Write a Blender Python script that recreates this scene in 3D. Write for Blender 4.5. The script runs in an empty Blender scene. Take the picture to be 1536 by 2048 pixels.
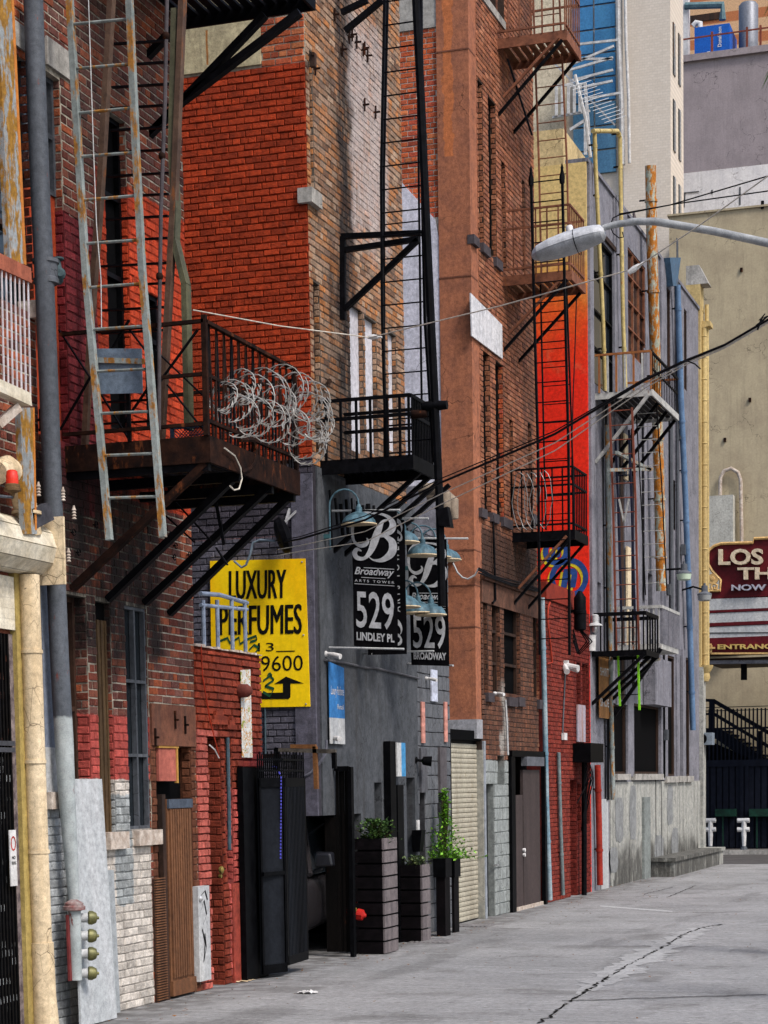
import bpy, math, random
from math import sin, cos, pi, radians
random.seed(7)
S = bpy.context.scene
COL = S.collection
# ---------------- camera maths (the lens and stance of the photograph) ----------------
F = 4000.0; PX, PY = 768.0, 1917.0
VA = (2100.0, 1550.0); X3 = 1500.0
Y3 = PY - (F*F + (VA[0]-PX)*(X3-PX))/(VA[1]-PY)
HC = 2.1
def nrm(a):
    l = math.sqrt(sum(c*c for c in a)) or 1; return tuple(c/l for c in a)
def crs(a, b): return (a[1]*b[2]-a[2]*b[1], a[2]*b[0]-a[0]*b[2], a[0]*b[1]-a[1]*b[0])
def dot(a, b): return sum(x*y for x, y in zip(a, b))
def add(a, b): return tuple(x+y for x, y in zip(a, b))
def sub(a, b): return tuple(x-y for x, y in zip(a, b))
def mul(a, s): return tuple(x*s for x in a)
def lerp(a, b, t): return tuple(x+(y-x)*t for x, y in zip(a, b))
def dcam(u, v): return ((u-PX)/F, -(v-PY)/F, -1.0)
YC = nrm(dcam(*VA)); ZC = nrm(mul(dcam(X3, Y3), -1)); XC = crs(YC, ZC)
def P(u, v, X=None, Y=None, Z=None):
    d = dcam(u, v); d = (dot(d, XC), dot(d, YC), dot(d, ZC))
    t = X/d[0] if X is not None else (Y/d[1] if Y is not None else (Z-HC)/d[2])
    return (d[0]*t, d[1]*t, HC+d[2]*t)
def proj(p):
    q = (p[0], p[1], p[2]-HC)
    c = [q[0]*XC[i]+q[1]*YC[i]+q[2]*ZC[i] for i in range(3)]
    if c[2] > -.1: return (-999, -999)
    return (PX+F*c[0]/-c[2], PY-F*c[1]/-c[2])
WX = P(960, 1840, Z=0)[0]
def pa(u, v, off=0.0): return P(u, v, X=WX+off)
def py(u, v, d): return P(u, v, Y=d)
def pg(u, v): return P(u, v, Z=0)

from mathutils import Matrix, Vector
cd = bpy.data.cameras.new('camera'); cam = bpy.data.objects.new('camera', cd); COL.objects.link(cam)
cam.matrix_world = Matrix(((XC[0], XC[1], XC[2], 0), (YC[0], YC[1], YC[2], 0), (ZC[0], ZC[1], ZC[2], HC), (0, 0, 0, 1)))
cd.sensor_fit = 'VERTICAL'; cd.sensor_height = 36; cd.sensor_width = 27
cd.lens = F*36/2048; cd.shift_x = 0; cd.shift_y = (PY-1024)/2048
cd.clip_start = .1; cd.clip_end = 2000
S.camera = cam
W = bpy.data.worlds.new('World'); S.world = W; W.use_nodes = True
nt = W.node_tree; bg = nt.nodes['Background']; sky = nt.nodes.new('ShaderNodeTexSky')
sky.sky_type = 'NISHITA'; sky.sun_disc = False
SUN_EL, SUN_AZ = radians(50), radians(118)     # azimuth clockwise from +Y
sky.sun_elevation = SUN_EL; sky.sun_rotation = SUN_AZ; sky.dust_density = 3.0; sky.air_density = 1.0
nt.links.new(sky.outputs[0], bg.inputs[0]); bg.inputs[1].default_value = .105
sl = bpy.data.lights.new('sun', 'SUN'); so = bpy.data.objects.new('sun', sl); COL.objects.link(so)
sl.energy = 1.5; sl.angle = radians(14); sl.color = (1, .965, .93)
sd = Vector((sin(SUN_AZ)*cos(SUN_EL), cos(SUN_AZ)*cos(SUN_EL), sin(SUN_EL)))
so.rotation_euler = sd.to_track_quat('Z', 'Y').to_euler(); so.location = (20, -10, 40)
S.view_settings.view_transform = 'Standard'; S.view_settings.look = 'None'
S.view_settings.exposure = 1.0; S.view_settings.gamma = 1.0; S.view_settings.use_curve_mapping = False

# ---------------- text shapes (made before the scene fills up) ----------------
TXT = {}
def pretext(s, bold=0.0, shear=0.0):
    cu = bpy.data.curves.new('t', 'FONT'); cu.body = s; cu.offset = bold; cu.shear = shear; cu.fill_mode = 'BOTH'; cu.resolution_u = 3
    o = bpy.data.objects.new('t', cu); COL.objects.link(o)
    dg = bpy.context.evaluated_depsgraph_get(); me = bpy.data.meshes.new_from_object(o.evaluated_get(dg))
    vs = [tuple(v.co) for v in me.vertices]; fs = [tuple(p.vertices) for p in me.polygons]
    bpy.data.objects.remove(o); bpy.data.curves.remove(cu); bpy.data.meshes.remove(me)
    x0 = min(v[0] for v in vs); x1 = max(v[0] for v in vs); y0 = min(v[1] for v in vs); y1 = max(v[1] for v in vs)
    TXT[s] = ([((v[0]-x0)/(x1-x0), (v[1]-y0)/(y1-y0)) for v in vs], fs)
for s, b, sh in [('LUXURY', 0, 0), ('PERFUMES', 0, 0), ('13', 0, 0), ('9600', 0, 0), ('Broadway', .02, .35), ('A R T S   T O W E R', .012, 0),
                 ('529', .012, 0), ('LINDLEY PL', .035, 0), ('BROADWAY', .035, 0), ('LOS', .03, 0), ('TH', .03, 0), ('NOW', .025, 0),
                 ('ENTRANC', .03, 0), ('Donaldson', .02, 0), ('n', .05, .2), ('SHIRTS', .01, 0), ('SHOES', .01, 0), ('Luxury Perfume', .0, .15),
                 ('NO', .02, 0), ('Retail', 0, 0), ('PARKING', .02, 0)]:
    pretext(s, b, sh)

# ---------------- mesh helpers ----------------
class MB:
    def __init__(s): s.v = []; s.f = []; s.sm = False; s.r = None
    def quad(s, a, b, c, d):
        n = len(s.v); s.v += [a, b, c, d]; s.f.append((n, n+1, n+2, n+3)); return s
    def poly(s, pts):
        n = len(s.v); s.v += list(pts); s.f.append(tuple(range(n, n+len(pts)))); return s
    def hexa(s, p):   # 8 points: bottom 4 ccw, top 4 ccw
        n = len(s.v); s.v += list(p)
        for q in ((3, 2, 1, 0), (4, 5, 6, 7), (0, 1, 5, 4), (1, 2, 6, 5), (2, 3, 7, 6), (3, 0, 4, 7)): s.f.append(tuple(n+i for i in q))
        return s
    def box(s, a, b):
        x0, x1 = sorted((a[0], b[0])); y0, y1 = sorted((a[1], b[1])); z0, z1 = sorted((a[2], b[2]))
        return s.hexa([(x0, y0, z0), (x1, y0, z0), (x1, y1, z0), (x0, y1, z0), (x0, y0, z1), (x1, y0, z1), (x1, y1, z1), (x0, y1, z1)])
    def bar(s, p, q, w, h=None, up=(0, 0, 1)):
        h = w if h is None else h
        d = nrm(sub(q, p))
        if abs(dot(d, up)) > .97: up = (0, 1, 0)
        a = nrm(crs(d, up)); b = crs(a, d)
        c = [add(mul(a, i*w/2), mul(b, j*h/2)) for i, j in ((-1, -1), (1, -1), (1, 1), (-1, 1))]
        return s.hexa([add(p, x) for x in c]+[add(q, x) for x in c])
    def tube(s, pts, r, n=8, cap=True):
        rs = r if isinstance(r, (list, tuple)) else [r]*len(pts)
        base = len(s.v); L = len(pts); s.sm = True
        up = (0, 0, 1); t0 = nrm(sub(pts[1], pts[0]))
        if abs(dot(t0, up)) > .95: up = (1, 0, 0)
        a = nrm(crs(t0, up))
        for i, p in enumerate(pts):
            t = nrm(sub(pts[min(i+1, L-1)], pts[max(i-1, 0)]))
            a = nrm(sub(a, mul(t, dot(a, t)))); b = crs(t, a)
            for k in range(n):
                an = 2*pi*k/n; s.v.append(add(p, add(mul(a, rs[i]*cos(an)), mul(b, rs[i]*sin(an)))))
        for i in range(L-1):
            for k in range(n):
                k2 = (k+1) % n; s.f.append((base+i*n+k, base+i*n+k2, base+(i+1)*n+k2, base+(i+1)*n+k))
        if cap:
            s.f.append(tuple(base+k for k in reversed(range(n)))); s.f.append(tuple(base+(L-1)*n+k for k in range(n)))
        return s
    def lathe(s, c, prof, n=16, ax=(0, 0, 1)):   # prof: (r, h) along axis
        s.tube([add(c, mul(ax, h)) for r, h in prof], [max(r, .0005) for r, h in prof], n); return s
    def prism(s, pts, off):   # planar polygon extruded by off
        n = len(pts); b = len(s.v); s.v += list(pts)+[add(p, off) for p in pts]
        s.f.append(tuple(b+i for i in reversed(range(n)))); s.f.append(tuple(b+n+i for i in range(n)))
        for i in range(n): j = (i+1) % n; s.f.append((b+i, b+j, b+n+j, b+n+i))
        return s
    def text(s, t, o, U, V, w, h, N=(0, 0, 0)):
        vs, fs = TXT[t]; b = len(s.v)
        s.v += [add(add(o, N), add(mul(U, x*w), mul(V, y*h))) for x, y in vs]
        s.f += [tuple(b+i for i in f) for f in fs]; return s
    def stroke(s, pts, ws):   # flat ribbon, pts 3-D in a plane, ws half-width offset vectors
        n = len(pts); b = len(s.v)
        for p, w in zip(pts, ws): s.v += [add(p, w), sub(p, w)]
        for i in range(n-1): s.f.append((b+2*i, b+2*i+1, b+2*i+3, b+2*i+2))
        return s
def smooth(me):
    me.polygons.foreach_set('use_smooth', [True]*len(me.polygons))
    try: me.set_sharp_from_angle(angle=radians(40))
    except Exception: pass
def obj(name, mb, m, parent=None, kind=None, label=None):
    o0 = parent_loc(parent)
    me = bpy.data.meshes.new(name); me.from_pydata([sub(v, o0) for v in mb.v], [], mb.f)
    if mb.sm: smooth(me)
    if mb.r is not None:
        at = me.attributes.new('rnd', 'FLOAT', 'FACE'); at.data.foreach_set('value', mb.r)
    me.materials.append(m); me.update()
    o = bpy.data.objects.new(name, me); COL.objects.link(o)
    if parent: o.parent = parent
    if kind: o['kind'] = kind
    if label: o['label'] = label
    return o
LOC = {}
def parent_loc(p):
    return LOC.get(p.name, (0, 0, 0)) if p else (0, 0, 0)
def thing(name, label, cat, loc=(0, 0, 0), group=None):
    o = bpy.data.objects.new(name, None); COL.objects.link(o); o.location = loc; o.empty_display_size = .2
    o['label'] = label; o['category'] = cat
    if group: o['group'] = group
    LOC[o.name] = tuple(loc); return o
def tag(o, label, cat, group=None, centre=True):
    o['label'] = label; o['category'] = cat
    if group: o['group'] = group
    if centre:   # put the origin at the mesh's base
        me = o.data; n = len(me.vertices); cs = [v.co for v in me.vertices]
        c = Vector((sum(v.x for v in cs)/n, sum(v.y for v in cs)/n, min(v.z for v in cs)))
        me.transform(Matrix.Translation(-c)); o.location = c
    return o
def sub_obj(name, mb, m, part):   # child of a part (all parts sit at their thing's place, untransformed)
    root = part.parent
    o = obj(name, mb, m, root); o.parent = part; return o
def copy_tree(o, dloc, label=None):
    c = o.copy(); COL.objects.link(c); c.location = add(tuple(o.location), dloc); LOC[c.name] = tuple(c.location)
    if label: c['label'] = label
    def rec(src, dst):
        for ch in list(src.children):
            d = ch.copy(); COL.objects.link(d); d.parent = dst; rec(ch, d)
    rec(o, c); return c

# ---------------- materials ----------------
class N:
    def __init__(s, name, rough=.8, metal=0.0):
        s.m = bpy.data.materials.new(name); s.m.use_nodes = True; s.t = s.m.node_tree; s.b = s.t.nodes['Principled BSDF']
        s.b.inputs['Roughness'].default_value = rough; s.b.inputs['Metallic'].default_value = metal
        s._pos = None; s.b.inputs['Specular IOR Level'].default_value = .5 if rough < .4 or metal > .2 else .18
    def n(s, t, **k):
        x = s.t.nodes.new(t)
        for a, b in k.items(): setattr(x, a, b)
        return x
    def put(s, sock, v):
        if isinstance(v, bpy.types.NodeSocket): s.t.links.new(v, sock)
        else:
            if isinstance(v, (tuple, list)) and len(v) == 3 and sock.type == 'RGBA': v = (*v, 1)
            sock.default_value = v
    def pos(s):
        if not s._pos:
            g = s.n('ShaderNodeNewGeometry'); sp = s.n('ShaderNodeSeparateXYZ'); s.t.links.new(g.outputs['Position'], sp.inputs[0])
            s._pos = (g.outputs['Position'], sp.outputs[0], sp.outputs[1], sp.outputs[2])
        return s._pos
    def math(s, op, a, b=0.0, c=0.0, clamp=False):
        x = s.n('ShaderNodeMath', operation=op); x.use_clamp = clamp
        s.put(x.inputs[0], a); s.put(x.inputs[1], b); s.put(x.inputs[2], c); return x.outputs[0]
    def vec(s, sx, sy, sz):
        m = s.n('ShaderNodeMapping'); s.t.links.new(s.pos()[0], m.inputs[0]); m.inputs['Scale'].default_value = (sx, sy, sz); return m.outputs[0]
    def noise(s, sc, det=4, v=None, rough=.55):
        x = s.n('ShaderNodeTexNoise'); s.put(x.inputs['Vector'], v if v is not None else s.pos()[0])
        x.inputs['Scale'].default_value = sc; x.inputs['Detail'].default_value = det; x.inputs['Roughness'].default_value = rough
        return x.outputs['Fac']
    def step(s, x, lo, hi):
        r = s.n('ShaderNodeMapRange'); r.interpolation_type = 'SMOOTHSTEP'
        s.put(r.inputs[0], x); r.inputs[1].default_value = lo; r.inputs[2].default_value = hi; return r.outputs[0]
    def mix(s, f, a, b, mode='MIX'):
        x = s.n('ShaderNodeMix', data_type='RGBA', blend_type=mode); s.put(x.inputs[0], f); s.put(x.inputs[6], a); s.put(x.inputs[7], b); return x.outputs[2]
    def ramp(s, x, cols, interp='LINEAR'):
        r = s.n('ShaderNodeValToRGB'); r.color_ramp.interpolation = interp; s.put(r.inputs[0], x); e = r.color_ramp.elements
        while len(e) < len(cols): e.new(.5)
        for i, c in enumerate(cols):
            e[i].position = i/(len(cols)-1) if len(c) == 3 else c[3]; e[i].color = (*c[:3], 1)
        return r.outputs[0]
    def col(s, c, contrast_grain=1.0):
        # fine random grain put into every colour to imitate strong light-dark contrast
        if contrast_grain and isinstance(c, bpy.types.NodeSocket):
            a = s.noise(16, 8, None, .72); b = s.noise(130, 3, None, .6)
            g = s.math('ADD', s.math('MULTIPLY', a, 1.5), s.math('MULTIPLY', b, .75))      # about 1.1 in the middle
            g = s.math('ADD', s.math('MULTIPLY', s.math('SUBTRACT', g, 1.12), 1.12*contrast_grain), 1.0, 0, False)
            g = s.math('MINIMUM', s.math('MAXIMUM', g, .42), 1.5)
            v = s.n('ShaderNodeVectorMath', operation='SCALE'); s.put(v.inputs[0], c); s.put(v.inputs['Scale'], g); c = v.outputs[0]
        s.put(s.b.inputs['Base Color'], c); return s
    def bump(s, h, st=.3, d=.02):
        x = s.n('ShaderNodeBump'); x.inputs['Strength'].default_value = st; x.inputs['Distance'].default_value = d
        s.put(x.inputs['Height'], h); s.t.links.new(x.outputs[0], s.b.inputs['Normal']); return s
    def inside(s, lo, hi, ax, wob=.03, sc=6, soft=.008):
        """mask: lo < coordinate < hi with a wobbling edge"""
        c = s.pos()[ax]; nz = s.math('MULTIPLY', s.math('SUBTRACT', s.noise(sc, 3), .5), wob*2); c = s.math('ADD', c, nz)
        a = s.step(c, lo-soft, lo+soft); b = s.step(c, hi+soft, hi-soft) if hi is not None else 1.0
        return s.math('MULTIPLY', a, b) if hi is not None else a
    def rnd(s):
        a = s.n('ShaderNodeAttribute', attribute_name='rnd'); o = s.n('ShaderNodeObjectInfo')
        return s.math('FRACT', s.math('ADD', a.outputs['Fac'], o.outputs['Random']))
def simple(name, c, c2=None, sc=5, rough=.75, metal=0.0, bump=.15, bsc=40, rust=0.0, streak=False, rcol=(.16, .055, .018), bd=.01, peel=False):
    s = N(name, rough, metal); c2 = c2 or mul(c, .7)
    if max(c) < .03 and rough > .3: s.b.inputs['Specular IOR Level'].default_value = .05
    v = s.vec(1, 1, .12) if streak else None
    col = s.mix(s.step(s.noise(sc, 6, v), .3, .7), c, c2)
    col = s.mix(s.math('MULTIPLY', s.step(s.noise(60, 3), .55, .75), .25), col, mul(c2, .5))
    if rust:
        m = s.step(s.noise(7 if not streak else 11, 8, s.vec(1, 1, .35), .7), .72-rust*.45, .80-rust*.45)
        rc = s.ramp(s.noise(25, 4), [mul(rcol, .45), rcol, (rcol[0]*1.9, rcol[1]*2.0, rcol[2]*1.3)])
        col = s.mix(m, col, rc)
    if peel:
        e = s.n('ShaderNodeTexVoronoi', feature='DISTANCE_TO_EDGE'); s.put(e.inputs['Vector'], s.vec(1, 1, .6)); e.inputs['Scale'].default_value = 9
        cr = s.math('MULTIPLY', s.step(e.outputs[0], .02, .004), s.step(s.noise(2.2, 5), .45, .6)); col = s.mix(cr, col, mul(c2, .25))
        col = s.mix(s.step(s.noise(6, 8, s.vec(1, 1, .5), .75), .655, .67), col, (.09, .07, .055))
    s.col(col)
    if bump: s.bump(s.noise(bsc, 5), bump, bd)
    return s.m
def flat(name, c, rough=.5, metal=0.0):
    s = N(name, rough, metal)
    if max(c) < .03 and rough > .3: s.b.inputs['Specular IOR Level'].default_value = .05
    s.col(s.mix(s.step(s.noise(9, 4), .35, .7), c, mul(c, .82))); return s.m
# ---------------- brick machinery ----------------
def FA(off=0.0): return ((WX+off, 0, 0), (0, 1, 0), (1, 0, 0), pi/2)      # walls along the alley: u = Y
def FF(yd): return ((0, yd, 0), (1, 0, 0), (0, -1, 0), 0.0)                # walls facing down the alley: u = X
def pt(fr, u, z, n=0.0): return add(add(fr[0], mul(fr[1], u)), add((0, 0, z), mul(fr[2], n)))
def RA(u0, u1, vt, vb):
    um, vm = (u0+u1)/2, (vt+vb)/2
    return (pa(u0, vm)[1], pa(u1, vm)[1], pa(um, vb)[2], pa(um, vt)[2])
def RF(yd, u0, u1, vt, vb):
    um, vm = (u0+u1)/2, (vt+vb)/2
    return (py(u0, vm, yd)[0], py(u1, vm, yd)[0], py(um, vb, yd)[2], py(um, vt, yd)[2])
def slab(mb, fr, reg, holes, t, n1=0.0):
    us = sorted({reg[0], reg[1]} | {min(max(h[i], reg[0]), reg[1]) for h in holes for i in (0, 1)})
    zs = sorted({reg[2], reg[3]} | {min(max(h[i], reg[2]), reg[3]) for h in holes for i in (2, 3)})
    for a, b in zip(us, us[1:]):
        run = None
        for c, d in zip(zs, zs[1:]):
            um, zm = (a+b)/2, (c+d)/2
            solid = not any(h[0] < um < h[1] and h[2] < zm < h[3] for h in holes)
            if solid: run = [run[0], d] if run else [c, d]
            if (not solid or d == zs[-1]) and run:
                p = [pt(fr, *q) for q in ((a, run[0], n1), (b, run[0], n1), (b, run[0], -t), (a, run[0], -t))]
                q = [pt(fr, *q) for q in ((a, run[1], n1), (b, run[1], n1), (b, run[1], -t), (a, run[1], -t))]
                mb.hexa(p+q if fr[2][1] else [p[1], p[0], p[3], p[2], q[1], q[0], q[3], q[2]]); run = None
    return mb
R = random.Random(11)
def lay(recs, fr, reg, holes, mat, L=.203, H=.0775, proud=(.004, .011), stack=False):
    k = 0; z = reg[2]
    while z < reg[3]-.01:
        h = min(H, reg[3]-z); zm = z+h/2
        iv = [(reg[0], reg[1])]
        for ho in holes:
            if ho[2] < zm < ho[3]:
                nv = []
                for a, b in iv:
                    if ho[1] <= a or ho[0] >= b: nv.append((a, b)); continue
                    if ho[0] > a: nv.append((a, ho[0]))
                    if ho[1] < b: nv.append((ho[1], b))
                iv = nv
        LL = L/2 if (k % 6 == 5 and not stack) else L
        off = 0 if stack else (k % 2)*LL*.5+(R.random()-.5)*.02
        for a, b in iv:
            n0 = int((a-off)//LL); u = off+n0*LL
            while u < b-.01:
                c, d = max(u, a), min(u+LL, b)
                if d-c > .035:
                    recs.append((fr, (c+d)/2, z+h/2+(R.random()-.5)*.006, d-c-.011, h-.011, R.uniform(*proud), mat))
                u += LL
        z += h; k += 1
BM = {}
def unit(i, h):
    key = (i, round(h, 3))
    if key not in BM:
        r = random.Random(i*7+1); j = lambda s: (r.random()-.5)*s
        e = .05; zz = h/2; c = .06
        v = [(-.5, 0, -zz), (.5, 0, -zz), (.5, 0, zz), (-.5, 0, zz),
             (-.5+.03+j(.02), -1+j(.5), -zz+.006+j(.004)), (.5-.03+j(.02), -1+j(.5), -zz+.006+j(.004)), (.5-.03+j(.02), -1+j(.5), zz-.006+j(.004)), (-.5+.03+j(.02), -1+j(.5), zz-.006+j(.004))]
        f = [(4, 5, 6, 7), (0, 1, 5, 4), (1, 2, 6, 5), (2, 3, 7, 6), (3, 0, 4, 7)]
        BM[key] = (v, f)
    return BM[key]
UM = {}
def emit(parent, recs, limit=290):
    sc = []
    for i, (fr, u, z, L, h, pr, m) in enumerate(recs):
        a = proj(pt(fr, u-L/2, z)); b = proj(pt(fr, u+L/2, z))
        if 5 < a[0] < 1530 and 5 < a[1] < 2040 and 5 < b[0] < 1530: sc.append((-(abs(b[0]-a[0])*h*4000/max(fr[0][1], u if fr[3] else 1)), i))
    sc.sort(); top = {i for s, i in sc[:limit]}
    rest = {}
    o0 = parent_loc(parent)
    for i, (fr, u, z, L, h, pr, m) in enumerate(recs):
        vi = R.randrange(8); vs, fs = unit(vi, h)
        if i in top:
            key = (vi, round(h, 3), m.name)
            if key not in UM:
                me = bpy.data.meshes.new('brick'); me.from_pydata(vs, [], fs); me.materials.append(m); UM[key] = me
            o = bpy.data.objects.new('brick', UM[key]); COL.objects.link(o); o.parent = parent
            o.location = sub(pt(fr, u, z), o0); o.rotation_euler = (0, 0, fr[3]); o.scale = (L, pr, 1)
        else:
            V, Fs, Rn = rest.setdefault(m.name, ([], [], [])); b = len(V)
            U, Nn, Oo = fr[1], fr[2], fr[0]
            for x, y, zz in vs:
                uu = u+x*L; nn = -y*pr
                V.append((Oo[0]+U[0]*uu+Nn[0]*nn-o0[0], Oo[1]+U[1]*uu+Nn[1]*nn-o0[1], z+zz-o0[2]))
            rr = R.random()
            for f in fs: Fs.append(tuple(b+q for q in f)); Rn.append(rr)
    for mn, (V, Fs, Rn) in rest.items():
        me = bpy.data.meshes.new('brickwork'); me.from_pydata(V, [], Fs)
        at = me.attributes.new('rnd', 'FLOAT', 'FACE'); at.data.foreach_set('value', Rn); me.materials.append(bpy.data.materials[mn])
        o = bpy.data.objects.new('brickwork', me); COL.objects.link(o); o.parent = parent; o['kind'] = 'stuff'
def zone_chain(s, col, zones, shade=1.0):
    for z in zones:
        c, y0, y1, z0, z1 = z[:5]; ax = z[5] if len(z) > 5 else 2; wob = z[6] if len(z) > 6 else .03; amt = z[7] if len(z) > 7 else 1
        m = s.math('MULTIPLY', s.inside(y0, y1, ax, wob), s.inside(z0, z1, 3, wob))
        if amt < 1: m = s.math('MULTIPLY', m, amt)
        cc = mul(c, shade); cv = s.mix(s.step(s.noise(14, 5), .3, .72), cc, mul(cc, .72))
        col = s.mix(m, col, cv)
    return col
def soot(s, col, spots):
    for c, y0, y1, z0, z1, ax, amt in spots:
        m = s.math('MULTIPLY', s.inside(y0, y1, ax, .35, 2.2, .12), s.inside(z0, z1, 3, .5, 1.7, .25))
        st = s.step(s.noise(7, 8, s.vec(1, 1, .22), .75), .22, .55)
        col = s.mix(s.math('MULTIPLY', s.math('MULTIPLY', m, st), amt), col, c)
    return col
def brickmat(name, ramp, zones=(), spots=(), rough=.8, grime=.35):
    s = N(name, rough); r = s.rnd()
    col = s.ramp(r, ramp)
    col = s.mix(s.math('MULTIPLY', s.step(s.noise(35, 6), .5, .75), .5), col, mul(ramp[0], .35))
    col = s.mix(s.math('MULTIPLY', s.step(s.noise(70, 3), .62, .74), .45), col, (.5, .42, .34))
    # big uneven weathering runs
    col = s.mix(s.math('MULTIPLY', s.step(s.noise(1.6, 7, s.vec(1, 1, .3), .65), .5, .72), grime), col, (.03, .022, .018))
    # each painted brick keeps a slightly different tone; chips show the clay
    sh = s.math('ADD', .72, s.math('MULTIPLY', s.math('FRACT', s.math('MULTIPLY', r, 7.31)), .5))
    col = zone_chain(s, col, zones)
    sv = s.n('ShaderNodeVectorMath', operation='SCALE'); s.put(sv.inputs[0], col); s.put(sv.inputs['Scale'], sh); col = sv.outputs[0]
    col = s.mix(s.math('MULTIPLY', s.step(s.noise(13, 8, None, .8), .655, .67), .8), col, (.33, .17, .11))
    col = s.mix(s.math('MULTIPLY', s.step(s.noise(9, 8, s.vec(1, 1, .12), .7), .56, .72), .35), col, (.05, .02, .015))
    col = s.mix(s.math('MULTIPLY', s.step(s.noise(55, 5), .66, .72), .8), col, (.05, .03, .025))
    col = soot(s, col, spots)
    s.col(col); s.bump(s.math('ADD', s.noise(28, 6, None, .7), s.math('MULTIPLY', s.noise(110, 4), .5)), .9, .016); return s.m
def mortarmat(name, c, zones=(), spots=(), shade=.55):
    s = N(name, .95)
    col = s.mix(s.step(s.noise(9, 6), .35, .7), c, mul(c, .5))
    col = zone_chain(s, col, zones, shade); col = soot(s, col, spots)
    s.col(col); s.bump(s.noise(50, 4), .5, .01); return s.m
def plaster(name, c, c2=None, streak=.45, sc=.9, rough=.85, dirt=(.03, .027, .025), bump=.35, zones=(), spots=(), board=0, contrast_grain=1.0):
    s = N(name, rough); c2 = c2 or mul(c, .62)
    col = s.mix(s.step(s.noise(sc*3, 8, None, .65), .35, .7), c, c2)
    col = s.mix(s.math('MULTIPLY', s.step(s.noise(7, 7, s.vec(1, 1, .07), .7), .48, .72), streak), col, dirt)
    e = s.n('ShaderNodeTexVoronoi', feature='DISTANCE_TO_EDGE'); wv = s.n('ShaderNodeVectorMath', operation='ADD'); s.put(wv.inputs[0], s.pos()[0]); nn = s.n('ShaderNodeTexNoise'); nn.inputs['Scale'].default_value = 2.5; nn.inputs['Detail'].default_value = 6; s.put(nn.inputs['Vector'], s.pos()[0]); s.put(wv.inputs[1], nn.outputs['Color']); s.put(e.inputs['Vector'], wv.outputs[0]); e.inputs['Scale'].default_value = .8
    col = s.mix(s.math('MULTIPLY', s.math('MULTIPLY', s.step(e.outputs[0], .009, .002), s.step(s.noise(.7, 3), .48, .6)), .75), col, mul(c2, .22))
    col = s.mix(s.math('MULTIPLY', s.step(s.noise(45, 6), .6, .7), .35), col, mul(c2, .45))
    col = s.mix(s.math('MULTIPLY', s.step(s.noise(9, 8, s.vec(1, 1, .15), .75), .64, .7), .5), col, mul(c, 1.45))
    col = zone_chain(s, col, zones); col = soot(s, col, spots)
    s.col(col, contrast_grain)
    h = s.math('ADD', s.noise(6, 6, s.vec(1, 1, .3)), s.math('MULTIPLY', s.noise(70, 4), .4))
    s.bump(h, bump, .03); return s.m

# ---------------- common materials ----------------
M = {}
M['iron'] = simple('iron_black', (.0045, .0045, .006), (.002, .002, .0026), 12, .55, .0, .1)
M['rustiron'] = simple('iron_rusty_brown', (.026, .011, .007), (.008, .005, .0045), 6, .8, .0, .3, rust=.33, rcol=(.10, .03, .012))
M['brownpaint'] = simple('iron_brown_paint', (.22, .085, .045), (.12, .045, .025), 6, .7, 0, .2, rust=.3)
M['galv'] = simple('galvanised_rusting', (.25, .28, .27), (.15, .17, .16), 5, .6, .0, .15, rust=.47, streak=True, rcol=(.27, .12, .025))
M['graypipe'] = simple('dull_gray_pipe', (.085, .092, .105), (.045, .05, .058), 8, .6, .0, .3, streak=True, peel=True)
M['steelpost'] = simple('zinc_post_rusting', (.30, .33, .34), (.19, .20, .20), 4, .7, 0, .2, rust=.6, streak=True, rcol=(.24, .12, .02))
M['orangeedge'] = flat('orange_edge', (.45, .16, .03), .7)
M['cream'] = simple('cream_paint', (.64, .52, .35), (.50, .38, .23), 6, .6, 0, .3, streak=True, peel=True)
M['creamlight'] = simple('cream_shutter', (.62, .57, .46), (.48, .42, .31), 5, .65, 0, .12)
M['white'] = simple('white_paint', (.62, .61, .6), (.45, .44, .43), 8, .6, 0, .1)
M['offwhite'] = simple('worn_white_board', (.46, .46, .45), (.33, .34, .35), 3, .7, 0, .1, streak=True)
M['black'] = simple('black_paint', (.0032, .0034, .0042), (.0015, .0015, .002), 9, .45, 0, .08)
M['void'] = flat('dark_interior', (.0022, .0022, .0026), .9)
M['glass'] = flat('dark_window_glass', (.012, .016, .02), .08)
M['brass'] = simple('dull_brass', (.30, .22, .05), (.16, .13, .04), 15, .45, .6, .1)
M['redpaint'] = simple('red_paint', (.45, .02, .015), (.3, .012, .01), 9, .4, 0, .1)
M['brownwood'] = simple('brown_ribbed_door', (.16, .07, .032), (.09, .04, .02), 7, .7, 0, .2, streak=True)
M['darkbrown'] = simple('dark_brown_metal', (.045, .022, .014), (.02, .012, .009), 7, .7, 0, .2, streak=True)
M['pinkboard'] = simple('pink_board', (.38, .11, .08), (.27, .075, .055), 5, .8, 0, .1, streak=True)
M['yellowwood'] = simple('yellow_wood', (.45, .25, .06), (.33, .17, .04), 8, .8, 0, .1)
M['wire_w'] = flat('pale_wire', (.55, .5, .42), .5)
M['wire_k'] = flat('black_cable', (.008, .008, .01), .5)
M['steel'] = flat('bright_steel', (.5, .5, .5), .35, .6)
M['bluelamp'] = simple('blue_lamp_enamel', (.085, .16, .20), (.035, .07, .09), 14, .45, .0, .2, streak=True)
M['concrete'] = plaster('weathered_concrete', (.36, .34, .31), (.24, .23, .21), .4)
M['gray'] = plaster('gray_render', (.20, .195, .22), (.13, .13, .15), .5)
M['sill'] = simple('painted_sill', (.5, .44, .38), (.33, .26, .21), 10, .85, 0, .4)
M['bannerblack'] = flat('banner_vinyl_black', (.0028, .0026, .0036), .75)
M['bannersilver'] = flat('banner_print_silver', (.40, .405, .42), .6)
M['rubber'] = flat('rubber', (.01, .01, .01), .85)

def ytop(u, v): return pa(u, v)[2]

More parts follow.
